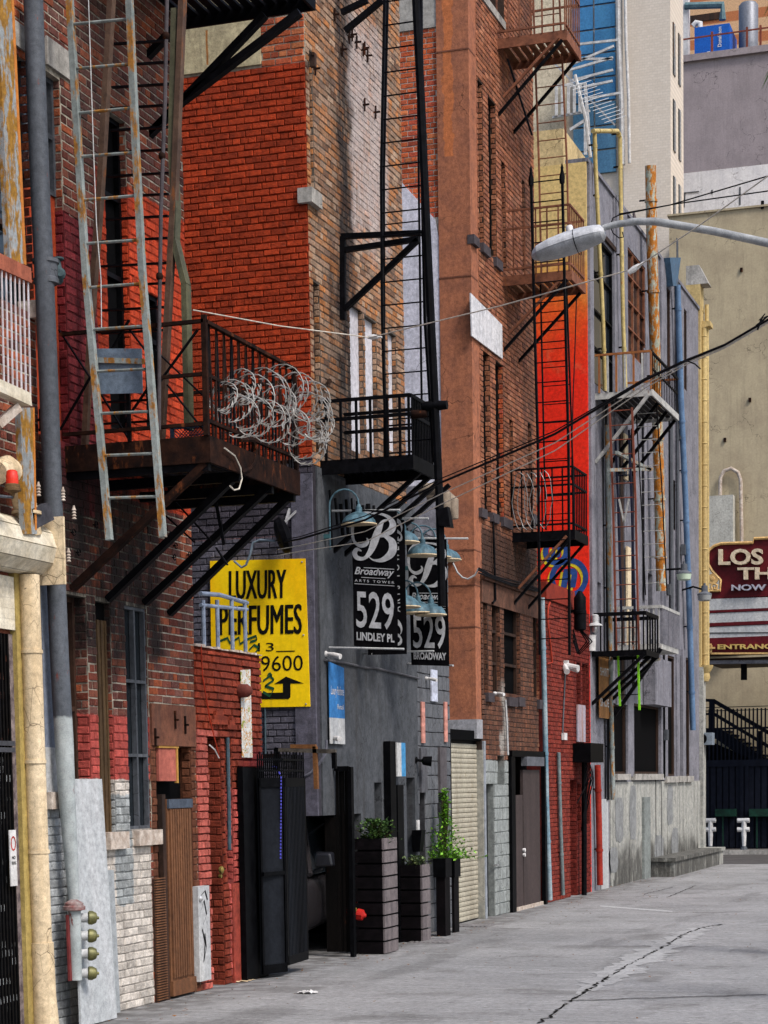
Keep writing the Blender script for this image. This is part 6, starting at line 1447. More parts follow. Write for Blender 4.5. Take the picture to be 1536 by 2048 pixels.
# ================= pipes and lamps on the gray building =================
def gray_building_things():
    yp = simple('yellow_rusting_pipe', (.50, .40, .17), (.38, .28, .1), 6, .6, 0, .1, rust=.22, streak=True, rcol=(.4, .14, .02))
    rp = simple('rusting_flue', (.38, .40, .33), (.27, .29, .22), 4, .7, 0, .2, rust=.62, streak=True, rcol=(.34, .12, .015))
    def pp(lab, pts, r, m, off=.12, n=10, cat='pipe'):
        q = [pa(u, v, off) for u, v in pts]; t = thing('wall_pipe', lab, cat, q[-1]); obj('pipe', MB().tube(q, r, n), m, t)
        for a, b in zip(q, q[1:]):
            L = math.dist(a, b); d = nrm(sub(b, a)); k = max(1, int(L/1.1))
            for i in range(k):
                c = lerp(a, b, (i+.4)/k); obj('strap', MB().tube([c, add(c, mul(d, .05))], r*1.18, n), m, t)
                if off > r: obj('standoff', MB().bar(c, (WX, c[1], c[2]), .03), M['iron'], t)
        return t
    pp('fat rust stained flue pipe standing above the gray parapet', [(1301, 332), (1304, 500), (1310, 700), (1318, 950), (1323, 1182)], .115, rp, .25, 14)
    pp('left yellow vent pipe running down past the dark upper window', [(1189, 262), (1191, 330), (1198, 480), (1206, 640), (1210, 782)], .04, yp)
    pp('yellow flanged pipe hooped over at the top by the parapet', [(1186, 262), (1235, 262), (1240, 275), (1242, 420), (1246, 640), (1251, 775)], .042, yp, .14)
    pp('blue downspout beside the cream corner moulding', [(1355, 570), (1362, 800), (1371, 1000), (1378, 1200), (1386, 1460)], .07, simple('blue_downspout', (.12, .20, .32), (.08, .14, .24), 4, .6, 0, .1), .15)
    pp('thin gray pipe left of the rusty double ladder', [(1214, 850), (1217, 1000), (1220, 1250), (1222, 1420), (1226, 1600)], .05, M['galv'], .12)
    pp('white and blue drain pipe at the left edge of the red brick house', [(1084, 1195), (1090, 1440), (1093, 1600), (1100, 1800)], .045, simple('pale_blue_drain', (.3, .36, .38), (.1, .19, .25), 1.5, .6), .08)
    pp('red drain pipe at the right edge of the red brick house', [(1195, 1530), (1198, 1650), (1200, 1770)], .06, simple('red_drain', (.28, .025, .015)), .1)
    pp('thin gray and yellow labelled conduit on the red brick house', [(1117, 1505), (1121, 1650), (1126, 1790)], .035, simple('pale_conduit', (.16, .2, .2), (.1, .13, .14)), .06)
    q = [pa(*p, .18) for p in ((1340, 515), (1362, 515), (1354, 572), (1346, 572))]; tag(obj('rain_head', MB().prism(q, (-.17, 0, 0)), simple('blue_rain_head', (.07, .13, .2), (.05, .09, .14), 6, .6, 0, .1, rust=.25)), 'blue tapered rain hopper with rust at the top of the blue downspout', 'rain hopper')
    for i, (u, v, lit) in enumerate(((1368, 1150, 1), (1409, 1192, 0))):
        c = pa(u-16, v, .0); t = thing('wall_lamp', ['lamp with pale green glass bowl on the blue downspout', 'gray bowl wall lamp just left of the theatre sign'][i], 'lamp', c)
        yy = P(u-20, v, X=WX+.3)[1]; o = py(u, v, yy)
        gl = N('bowl_glass', .3); gl.col((.45, .55, .42) if lit else (.25, .26, .26))
        obj('bowl', MB().lathe(add(o, (0, 0, -.12)), [(.1, 0), (.15, .02), (.17, .14)], 16), gl.m, t); obj('cap', MB().lathe(add(o, (0, 0, .02)), [(.175, 0), (.17, .03), (.08, .08), (.075, .22), (.03, .23), (.03, .28)], 16), simple('lamp_gray', (.11, .12, .14)), t)
        a = add(o, (0, 0, .14)); b = (WX, yy, a[2]+.02) if not lit else (WX, yy, a[2]); obj('arm', MB().tube([a, lerp(a, b, .5), b] if lit else [a, add(lerp(a, b, .5), (0, 0, .08)), b], .025, 6), M['iron'], t)
    # lamp & bulb on black balcony
    ya = P(1183, 1305, X=WX)[1]-.12; o = py(1190, 1252, ya); t = thing('caged_lamp', 'gray cap lamp hanging at the corner of the small black balcony', 'lamp', o)
    obj('cap', MB().lathe(o, [(.15, 0), (.13, .03), (.07, .06), (.07, .2), (.04, .22)], 14), M['offwhite'], t); obj('bulb', MB().lathe(add(o, (0, 0, -.14)), [(.01, 0), (.05, .04), (.06, .1), (.05, .14)], 12), M['steel'], t); obj('arm', MB().tube([add(o, (0, 0, .1)), add(o, (0, .3, .12))], .02, 6), M['iron'], t)
    o = py(1182, 1302, ya); tag(obj('bucket', MB().lathe(o, [(.09, 0), (.10, .28), (.11, .3)], 12), M['white']), 'small white bucket on the small black balcony', 'bucket')
    # AC box, loudspeaker
    yc = Y5+.1; a = py(1390, 1490, yc); b = py(1424, 1465, yc)
    t = thing('wall_box', 'blue gray fan box with round black grille at the theatre side corner', 'box', a); obj('casing', MB().box(a, (b[0], yc+.4, b[2])), simple('box_gray', (.2, .24, .28)), t); obj('fan', MB().lathe(((a[0]*.6+b[0]*.4), yc-.002, (a[2]+b[2])/2), [(.13, -.001), (.13, .02), (.05, .025)], 16, (0, -1, 0)), M['void'], t)
    # electric box and meter on red house
    p0 = RA(1144, 1158, 1487, 1525); bx = thing('meter_box', 'black electric box with cables on the red brick house', 'box', pt(fa, p0[0], p0[2], 0))
    obj('casing', block(fa, (p0[0], p0[1]+.55, p0[2], p0[3]), .02, .35), M['black'], bx)
    r = random.Random(2)
    for i in range(5): y = p0[0]+.1+i*.12; obj('cable', MB().tube([(WX+.2, y, p0[2]), (WX+.25, y+.1, p0[2]-.3), (WX+.08, y+r.uniform(-.2, .3), p0[2]-r.uniform(.7, 1.3))], .012, 5), M['iron'], bx)
    obj('drop_pipe', MB().tube([(WX+.15, p0[0]+.35, p0[2]), (WX+.12, p0[0]+.4, 0)], .05, 8), M['iron'], bx)
    c = pa(1128, 1330); t = thing('security_camera', 'cluster of white cameras on the red brick house with conduit below', 'camera', c)
    obj('mount', MB().box(add(c, (0, -.05, -.05)), add(c, (.08, .05, .08))), M['white'], t)
    for d in ((1, -.3, -.25), (.7, .6, -.3), (.4, -.9, -.5)): d = nrm(d); obj('body', MB().tube([add(c, mul(d, .05)), add(c, mul(d, .3))], .055, 9), M['white'], t)
    obj('conduit', MB().tube([add(c, (.03, 0, 0)), pa(1125, 1470, .03)], .014, 6), M['graypipe'], t); obj('socket', block(fa, RA(1121, 1127, 1466, 1480), .02, .07), M['white'], t)
    tag(obj('pale_board', block(fa, RA(1151, 1166, 1410, 1484), .02, .05), simple('bluish_pale_board', (.33, .33, .40), (.28, .16, .13), 6, .7, 0, .1, streak=True)), 'pale blue and pink weathered board on the red brick house', 'board')
    tag(obj('conduit', MB().tube([pa(u, v, .04) for u, v in ((1100, 1205), (1096, 1215), (1095, 1240), (1101, 1290), (1104, 1325), (1094, 1328))], .018, 6), simple('red_conduit', (.34, .04, .02))), 'red painted conduit hooked over the red house parapet', 'conduit')
    c = pa(1160, 1222, .22); t = thing('wall_transformer', 'black canister shaped fixture with cables above the red brick house', 'transformer', c)
    obj('canister', MB().lathe(add(c, (0, 0, -.36)), [(.06, 0), (.11, .03), (.11, .3), (.12, .31), (.12, .36), (.11, .37), (.11, .6), (.07, .66), (.03, .72)], 14), M['iron'], t)
    for k_ in range(3): obj('cable', MB().tube([add(c, (.02*k_, 0, -.36)), add(c, (.1+.05*k_, .1, -.55)), add(c, (-.1, .2+.1*k_, -.75)), add(c, (-.2, .3, -.5+.1*k_))], .014, 5), M['iron'], t)
    obj('bracket', MB().bar(c, add(c, (-.22, 0, 0)), .05), M['iron'], t)
    # cables along the brown building string course, down lines
    pts = [pa(u, v, .1) for u, v in ((958, 1146), (985, 1158), (1020, 1168), (1050, 1176), (1078, 1185))]
    for k in range(3): tag(obj('wall_cable', MB().tube([add(p, (0, 0, .03*k+.015*sin(i*2+k))) for i, p in enumerate(pts)], .014, 5), M['wire_k']), 'strand %s of the black cable bundle along the brown string course' % ('lowest', 'middle', 'uppermost')[k], 'cable', 'cables along the brown string course')
    tag(obj('cable_loop', MB().tube([py(u, v, Y3-.12) for u, v in ((906, 1126), (915, 1145), (925, 1155), (936, 1158), (950, 1150), (958, 1136))], .014, 6), M['offwhite']), 'white cable loop hanging in front of the orange corner column', 'cable')
    tag(obj('down_cable', MB().tube([pa(u, v, .05) for u, v in ((986, 1030), (988, 1090), (990, 1160), (991, 1200), (985, 1206))], .02, 5), M['iron']), 'black cable running down the brown wall from the window sill', 'cable')
    tag(obj('down_pipe', MB().tube([pa(u, v, .06) for u, v in ((1011, 1400), (1014, 1450), (1016, 1510))], .02, 5), M['offwhite']), 'short whitish pipe on the stained brown wall above the black door frame', 'pipe')
    tag(obj('vertical_cable', MB().tube([pa(u, v, .05) for u, v in ((1157, 318), (1160, 420), (1163, 540))], .012, 5), M['wire_k']) if False else obj('vertical_cable', MB().tube([py(u, v, Y4-.3) for u, v in ((1154, 560), (1150, 700), (1146, 800), (1143, 960))], .012, 5), M['wire_k']), 'thin cable hanging in front of the orange mural right of the ladders', 'cable')
gray_building_things()
def gray_building_more():
    k = M['iron']; g = M['galv']
    B = [o for o in bpy.data.objects if o.name == 'rendered_building'][0]
    for i, (u0, u1, v0, v1, off) in enumerate(((1206, 1210, 800, 1600, .03), (1236, 1241, 860, 1400, .03), (1258, 1262, 860, 1380, .03), (1283, 1288, 700, 1200, .03), (1337, 1341, 820, 1290, .03), (1349, 1352, 480, 1300, .03))):
        r_ = RA(u0, u1, v0, v1); obj('dark_strip', block(fa, r_, .055, .07), [k, M['darkbrown'], k, M['gray'], M['graypipe'], M['graypipe']][i], B)
    for (u0, u1, v0, v1) in ((1246, 1253, 1095, 1300), (1240, 1247, 870, 960)): obj('cream_strip', block(fa, RA(u0, u1, v0, v1), .06, .1), M['cream'], B)
    for (u, v) in ((1300, 1290), (1353, 870), (1360, 1100), (1330, 1180), (1240, 940), (1212, 1330), (1325, 1470)):
        p = pa(u, v); obj('junction_box', MB().box(add(p, (.03, -.1, -.12)), add(p, (.13, .1, .12))), M['graypipe'], B)
    for (a, b) in (((1233, 905), (1300, 940)), ((1217, 940), (1304, 938)), ((1272, 1330), (1318, 1318))): obj('cross_arm', MB().bar(pa(*a, .5), pa(*b, .5), .06), g, B)
    # ragged render patches on the base
    r = random.Random(12)
    for (u, v, w, h) in ((1238, 1640, 18, 90), (1266, 1625, 14, 110), (1318, 1700, 20, 60), (1340, 1610, 12, 80), (1228, 1720, 16, 50), (1350, 1690, 14, 70)):
        c = pa(u, v, .033); pts = []
        for q in range(16): a = 2*pi*(q+.5)/16; m_ = max(abs(cos(a)), abs(sin(a))); e = pa(u+cos(a)/m_*w/2*r.uniform(.8, 1.05), v-sin(a)/m_*h/2*r.uniform(.93, 1.03), .033); pts.append(e)
        obj('paint_patch', MB().prism(pts, (.004, 0, 0)), simple('patch_gray', (.23, .235, .235), (.16, .165, .165), 5) if 'patch_gray' not in bpy.data.materials else bpy.data.materials['patch_gray'], B)
    for u in (1322, 1311): obj('crack', MB().bar(pa(u, 1560, .032), pa(u+1, 1755, .032), .02, .01), k, B)
gray_building_more()

# ================= street lamp =================
def street_lamp():
    d = 19.0; A = lambda u, v: py(u, v, d)
    pole_x = A(1760, 600)[0]
    t = thing('street_lamp', 'white cobra head street lamp on a long curved pole arm over the alley', 'street lamp', (pole_x, d, 0)); m = simple('lamp_paint', (.36, .37, .37), (.25, .26, .27), 5, .5, 0, .1, rust=.08, streak=False)
    arm = [A(1206, 456), A(1232, 449), A(1270, 443), A(1310, 443), A(1360, 451), A(1430, 463), A(1540, 487), A(1660, 520)]; e = (pole_x, d, A(1700, 540)[2])
    obj('arm', MB().tube(arm+[e], [.028, .032, .034, .036, .036, .036, .038, .042, .045], 12), m, t)
    obj('pole', MB().tube([(pole_x, d, 0), (pole_x, d, e[2]+.15)], [.11, .07], 14), m, t)
    hd = simple('lamp_housing', (.46, .47, .49), (.38, .39, .41), 4, .45, 0, .05)
    # housing: lofted along its axis
    a, b = A(1064, 514), A(1210, 466); ax = nrm(sub(b, a)); up = crs((0, 1, 0), ax); up = nrm(up) if up[2] > 0 else mul(nrm(up), -1); L = math.dist(a, b); mb = MB(); mb2 = MB(); mb.sm = mb2.sm = True; n = 16
    prof = [(0, .02, .015), (.03, .07, .05), (.1, .12, .085), (.28, .155, .11), (.5, .165, .12), (.7, .155, .115), (.88, .13, .10), (.96, .10, .085), (1.0, .05, .045)]
    for M_, lo, hi, sc in ((mb, 0, pi, 1), (mb2, pi, 2*pi, .82)):
        rows = []
        for s_, w, h in prof:
            c = add(a, mul(ax, s_*L)); row = []
            for k in range(n+1): an = lo+(hi-lo)*k/n; row.append(add(c, add(mul((0, 1, 0), w*cos(an)*(1 if sc == 1 else .97)), mul(up, h*sin(an)*(1 if sc == 1 else .75)))))
            rows.append(row)
        for r0, r1 in zip(rows, rows[1:]):
            for k in range(n): M_.quad(r0[k], r0[k+1], r1[k+1], r1[k])
        for row in (rows[0], rows[-1]): M_.poly(row)
    obj('housing', mb, hd, t); obj('lens_door', mb2, simple('lens_gray', (.30, .31, .33), (.24, .25, .26), 4, .35), t)
    s = add(add(a, mul(ax, L*.56)), mul(up, .115)); obj('photocell', MB().lathe(s, [(.035, 0), (.035, .04), (.03, .055)], 12, up), M['white'], t)
    c = add(a, mul(ax, L*.62)); obj('band', MB().stroke([add(c, add(mul((0, 1, 0), -.162*cos(k*pi/8)), mul(up, .119*sin(k*pi/8)-.0))) for k in range(-5, 14)], [mul(ax, .004)]*19), M['black'], t)
    # cable drip loop
    lp = [A(*q) for q in ((1238, 430), (1226, 436), (1220, 452), (1226, 466), (1238, 476), (1247, 474), (1245, 464))]
    tag(obj('drip_loop', MB().tube(lp, .006, 6), M['wire_k']), 'black cable loop hanging round the street lamp arm', 'cable')
street_lamp()

# ================= overhead wires =================
def wires():
    def wire(lab, pts, r, m, sag=0):
        q = []
        P3 = [py(*p) for p in pts]
        for a, b in zip(P3, P3[1:]):
            for k in range(10): s = k/10; p = lerp(a, b, s); q.append(add(p, (0, 0, -sag*4*s*(1-s)*math.dist(a, b))))
        q.append(P3[-1]); tag(obj('overhead_wire', MB().tube(q, r, 6), m), lab, 'wire')
    w, k = M['wire_w'], M['wire_k']
    wire('pale wire with white insulators from the rusty balcony past the street lamp', [(386, 620, 18.2), (560, 652, 20), (740, 675, 21), (1000, 612, 19.5), (1270, 537, 18.5), (1400, 450, 18), (1536, 352, 17.5), (1700, 240, 17)], .006, w)
    for lab, u, v, d, a in (('white insulator at the middle of the sagging pale wire', 746, 674, 21, -.1), ('white insulator on the pale wire right of the street lamp', 1268, 538, 18.5, .5)):
        c = py(u, v, d); dx = (cos(a)*.06, 0, sin(a)*.06); t = thing('insulator', lab, 'insulator', c); obj('body', MB().tube([sub(c, dx), c, add(c, dx)], [.02, .03, .02], 8), M['white'], t); obj('clip', MB().tube([add(c, mul(dx, .8)), add(c, mul(dx, 1.7))], .012, 6), M['white'], t)
    wire('upper black wire running left from the street lamp to the right edge', [(1238, 428, 19), (1340, 410, 18.8), (1536, 352, 18), (1700, 300, 17.5)], .006, k)
    wire('lower black wire running left from the street lamp to the right edge', [(1238, 430, 19.1), (1350, 408, 18.9), (1536, 382, 18.1), (1700, 355, 17.5)], .006, k)
    x = [(1700, 560), (1536, 640), (1450, 690), (1370, 722), (1290, 760), (1110, 868), (880, 966), (730, 1040), (600, 1078), (556, 1086)]
    for i, (r, m, off, lab) in enumerate(((.012, k, 0, 'thick black cable crossing from the right edge down to the charcoal wall'), (.006, k, -7, 'thin black wire just above the thick cable'), (.005, w, 20, 'upper of two pale wires below the thick cable'), (.005, w, 38, 'lower of two pale wires below the thick cable'))):
        wire(lab, [(u, v+off*min(1, max(0, (1400-u)/400))*(1 if u > 640 else .5)+(off*.15), 15.5+(1700-u)/1144*(Y2-.4-15.5)) for u, v in x], r, m)
    tag(obj('wire_tail', MB().tube([py(u, v, 17) for u, v in ((1360, 724), (1375, 722), (1390, 728), (1401, 738))], .007, 6), k), 'short loose black cable tail at the bend of the thick cable', 'wire')
    tag(obj('wire_knot', MB().tube([py(u, v, 16.2) for u, v in ((1515, 660), (1522, 640), (1530, 628), (1518, 640), (1536, 632), (1512, 652))], .008, 5), k), 'knot of black cable ends at the right edge', 'wire')
wires()

# ================= theatre across the street =================
def theatre():
    yw = 64.0
    T = thing('theatre_building', 'tan rendered theatre side wall across the street at the right', 'building', py(1400, 1700, yw))
    tan = plaster('tan_render', (.42, .35, .23), (.33, .27, .18), .3, .35, dirt=(.16, .13, .09), contrast_grain=.4); x0 = py(1340, 1000, yw)[0]; x1 = 12; z1 = py(1430, 424, yw)[2]
    ha, hb = RF(yw, 1392, 1600, 1308, 1480), None
    obj('wall', MB().box((x0, yw, 0), (x1, yw+.5, z1)), tan, T); obj('side_wall', MB().box((x0, yw+.5, 0), (x0+.5, yw+16, z1)).box((x1-.5, yw+.5, 0), (x1, yw+16, z1)).box((x0+.51, yw+.51, z1-.5), (x1-.51, yw+16, z1-.3)), tan, T)
    # light panel, hoop pipe
    wp = M['offwhite']; a = py(1383, 1300, yw-.4); b = py(1467, 990, yw-.4); obj('pale_block', MB().box((a[0], yw-.5, a[2]), (b[0], yw, b[2])), plaster('pale_cement', (.46, .45, .4), (.36, .35, .31), .2, 1), T)
    hp = [py(u, v, yw-.15) for u, v in ((1483, 1300), (1483, 1060), (1481, 960), (1476, 945), (1462, 937), (1448, 942), (1441, 955), (1440, 990))]; obj('hoop_pipe', MB().tube(hp, .06, 8), M['sill'], T)
    for (u, v) in ((1483, 540), (1525, 645), (1410, 700), (1500, 800), (1450, 880)):
        p_ = py(u, v, yw); obj('wall_anchor', MB().box(add(p_, (-.04, -.06, -.06)), add(p_, (.04, 0, .06))), M['rustiron'], T)
    obj('roof_stub', MB().tube([py(1525, 418, yw), py(1525, 402, yw)], .05, 8), M['iron'], T); obj('coping', MB().box((x0-.05, yw-.06, z1), (x1, yw+.5, z1+.06)), tan, T)
    # marquee
    ym = 58.0; S_ = thing('theatre_marquee', 'maroon theatre marquee with gold LOS TH NOW and ENTRANCE lettering', 'marquee', py(1460, 1310, ym))
    mr = simple('maroon_enamel', (.10, .006, .010), (.07, .004, .007), 3, .45); gd = simple('gold_trim', (.62, .40, .16), (.45, .27, .1), 20, .5); ltr = simple('cream_letters', (.60, .50, .36), (.48, .38, .26), 10, .5)
    V = lambda u, v, o=0: py(u, v, ym-o)
    out = [(1388, 1199), (1388, 1184), (1400, 1182), (1440, 1181), (1441, 1160), (1436, 1155), (1424, 1142), (1416, 1128), (1414, 1113), (1418, 1100), (1428, 1092), (1442, 1087), (1506, 1085), (1508, 1077), (1680, 1070), (1680, 1190)]
    obj('crest', MB().prism([V(*p) for p in reversed(out)], (0, .6, 0)), mr, S_)
    mb = MB(); tr = [V(u, v, .04) for u, v in out[1:-1]]; mb.tube(tr, .045, 6); obj('crest_trim', mb, gd, S_)
    obj('rosette', MB().lathe(V(1426, 1158, .02), [(.16, 0), (.15, .06), (.11, .05), (.09, .02), (.06, .07), (.01, .08)], 16, (0, -1, 0)), gd, S_)
    sc = [V(u, v, .05) for u, v in ((1424, 1178), (1422, 1172), (1427, 1167), (1434, 1170), (1433, 1178), (1428, 1178), (1429, 1173))]; obj('scroll', MB().tube(sc, .04, 6), gd, S_); obj('scroll', MB().tube([V(u, v, .05) for u, v in ((1390, 1186), (1396, 1178), (1410, 1182), (1416, 1176), (1422, 1180))], .03, 6), gd, S_)
    def word(s_, u0, v1, u1, v0, m=ltr, dep=.14):
        a, b, c = V(u0, v1, .02), V(u1, v1-(u1-u0)*.01, .02), V(u0, v0, .02); U, W_ = nrm(sub(b, a)), nrm(sub(c, a)); w, h = math.dist(a, b), math.dist(a, c)
        mb = MB(); vs, fs = TXT[s_]; mb.text(s_, add(a, (0, -dep, 0)), U, W_, w, h)
        b0 = len(mb.v); mb.text(s_, a, U, W_, w, h); ed = {}
        for f in fs:
            for i in range(len(f)):
                e = (f[i], f[(i+1) % len(f)]); ed[e] = ed.get(e, 0)+1
        for (i, j) in ed:
            if (j, i) not in ed: mb.f.append((i, j, b0+j, b0+i))
        obj('lettering', mb, m, S_)
    word('LOS', 1438, 1131, 1527, 1099); word('TH', 1476, 1160, 1545, 1136); word('NOW', 1464, 1182, 1533, 1170, simple('blue_gray_letters', (.3, .34, .46), (.4, .33, .3), 30, .5))
    # striped boards below the crest
    for i, (v0, v1, m) in enumerate(((1199, 1222, wp), (1222, 1227, mr), (1228, 1247, wp), (1247, 1254, mr), (1255, 1277, wp), (1277, 1309, mr))):
        u0 = 1389+i*2; a = V(u0, v1); b = V(1680, v0-3); obj('stripe_board', MB().box((a[0], ym-.02*(i % 2), a[2]), (b[0], ym+1.2, V(u0, v0)[2])), m, S_)
    obj('seam', MB().bar(V(1396, 1266, .01), V(1680, 1264, .01), .02), M['iron'], S_)
    word('ENTRANC', 1436, 1299, 1545, 1289, simple('gold_letters', (.55, .38, .12)), .08)
    for a, b in (((1422, 1307), (1680, 1306)), ((1422, 1307), (1423, 1290)), ((1396, 1289), (1423, 1289))): obj('gold_line', MB().bar(V(*a, .05), V(*b, .05), .05), gd, S_)
    obj('gold_bar', MB().bar(V(1396, 1296, .06), V(1430, 1296, .06), .12, .05, (0, 0, 1)), gd, S_)
    obj('soffit_rail', MB().bar(py(1398, 1325, ym+.3), py(1680, 1322, ym+.3), .1), M['gray'], S_)
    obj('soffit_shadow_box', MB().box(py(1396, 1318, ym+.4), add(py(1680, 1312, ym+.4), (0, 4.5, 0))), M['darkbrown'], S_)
    obj('hanger', MB().bar(py(1488, 1326, ym+1), py(1488, 1360, ym+1), .16), M['iron'], S_)
    # ground level: fence, steel stair
    yf = 61.0; k = simple('navy_black_paint', (.010, .012, .02), (.006, .007, .012), 8, .6); G = thing('steel_fence', 'navy black slatted steel fence and gate across the street below the stair', 'fence', py(1460, 1700, yf))
    zt = py(1460, 1520, yf)[2]; xa = py(1396, 1600, yf)[0]; n = 34
    obj('backing', MB().box((xa, yf+.06, 0), (9, yf+.1, zt-.2)), k, G)
    for i in range(n): x = xa+.12*i*1.6; obj('slat', MB().box((x, yf, .05), (x+.15, yf+.04, zt-.2)), k, G)
    obj('top_beam', MB().box((xa, yf-.05, zt-.2), (9, yf+.1, zt)), k, G)
    for u in (1400, 1484, 1494): x = py(u, 1600, yf)[0]; obj('post', MB().box((x-.05, yf-.05, 0), (x+.05, yf-.001, zt-.2)), k, G)
    F_ = thing('spiked_fence', 'black spiked fence with wire above, behind the theatre stair', 'fence', py(1460, 1520, yf+1.2)); y2 = yf+1.2
    z0, z2, z3 = py(1460, 1520, y2)[2], py(1460, 1457, y2)[2], py(1460, 1434, y2)[2]
    for zz in (z2, z3+.2, py(1460, 1414, y2)[2]): obj('rail', MB().bar((xa, y2, zz), (9, y2, zz), .06 if zz == z2 else .025), k, F_)
    for i in range(30): x = py(1403+8*i, 1500, y2)[0]; obj('picket', MB().bar((x, y2-.03, z0), (x, y2-.03, z3+.25), .045), k, F_)
    St = thing('steel_stair', 'black steel stair climbing left in front of the tan theatre wall', 'stair', py(1460, 1520, yf+2)); y3 = yf+2
    Q = lambda u, v: py(u, v, y3)
    for A_, B_, w in (((1400, 1400), (1426, 1401), .09), ((1426, 1401), (1680, 1548), .12), ((1400, 1428), (1428, 1428), .07), ((1428, 1428), (1680, 1578), .1), ((1424, 1400), (1424, 1458), .16), ((1520, 1462), (1520, 1512), .16)): obj('rail', MB().bar(Q(*A_), Q(*B_), w), k, St)
    q = [Q(1400, 1457), Q(1440, 1457), Q(1680, 1618), Q(1680, 1650), Q(1432, 1478), Q(1400, 1475)]; obj('stringer', MB().prism(list(reversed(q)), (0, .2, 0)), k, St)
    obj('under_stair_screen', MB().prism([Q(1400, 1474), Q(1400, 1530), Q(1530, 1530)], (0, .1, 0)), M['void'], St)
    for i in range(10): a = Q(1445+12*i, 1462+8*i); obj('step', MB().box(add(a, (-.15, .2, -.03)), add(a, (.2, 1.2, .02))), k, St)
    # white hydrant-like posts and green boxes
    for i, u in enumerate((1421, 1488, 1560)):
        y4 = 60.2; o = (py(u, 1690, y4)[0], y4, .02); z = lambda v: py(u, v, y4)[2]
        t = thing('white_valve_post', ['left white double armed valve post before the dark fence', 'right white double armed valve post before the dark fence', 'white valve post beyond the right edge'][i], 'valve', o)
        obj('post', MB().tube([o, (o[0], y4, z(1660)), (o[0], y4, z(1640))], [.05, .08, .07], 8), M['white'], t)
        for v in (1641, 1659): obj('arm', MB().tube([(o[0]-.2, y4, z(v)), (o[0]+.16, y4, z(v))], .07, 8), M['white'], t)
        a = py(u+10, 1635, 60.6); obj('base', MB().lathe(o, [(.12, 0), (.08, .08), (.05, .12)], 10), M['graypipe'], t)
        gb = py(u+9 if i == 0 else u+10, 1633, 60.7); tag(obj('planter_box', MB().box(gb, (gb[0]+.62 if i == 0 else gb[0]+.9, 60.95, gb[2]+.22)).box((gb[0]+.2, 60.8, .02), (gb[0]+.24, 60.84, gb[2])), simple('dark_green_box', (.006, .04, .024), (.004, .018, .012))), ['small dark green box behind the left white valve post', 'larger dark green box behind the right white valve post', 'dark green box beyond the right edge'][i], 'box')
theatre()
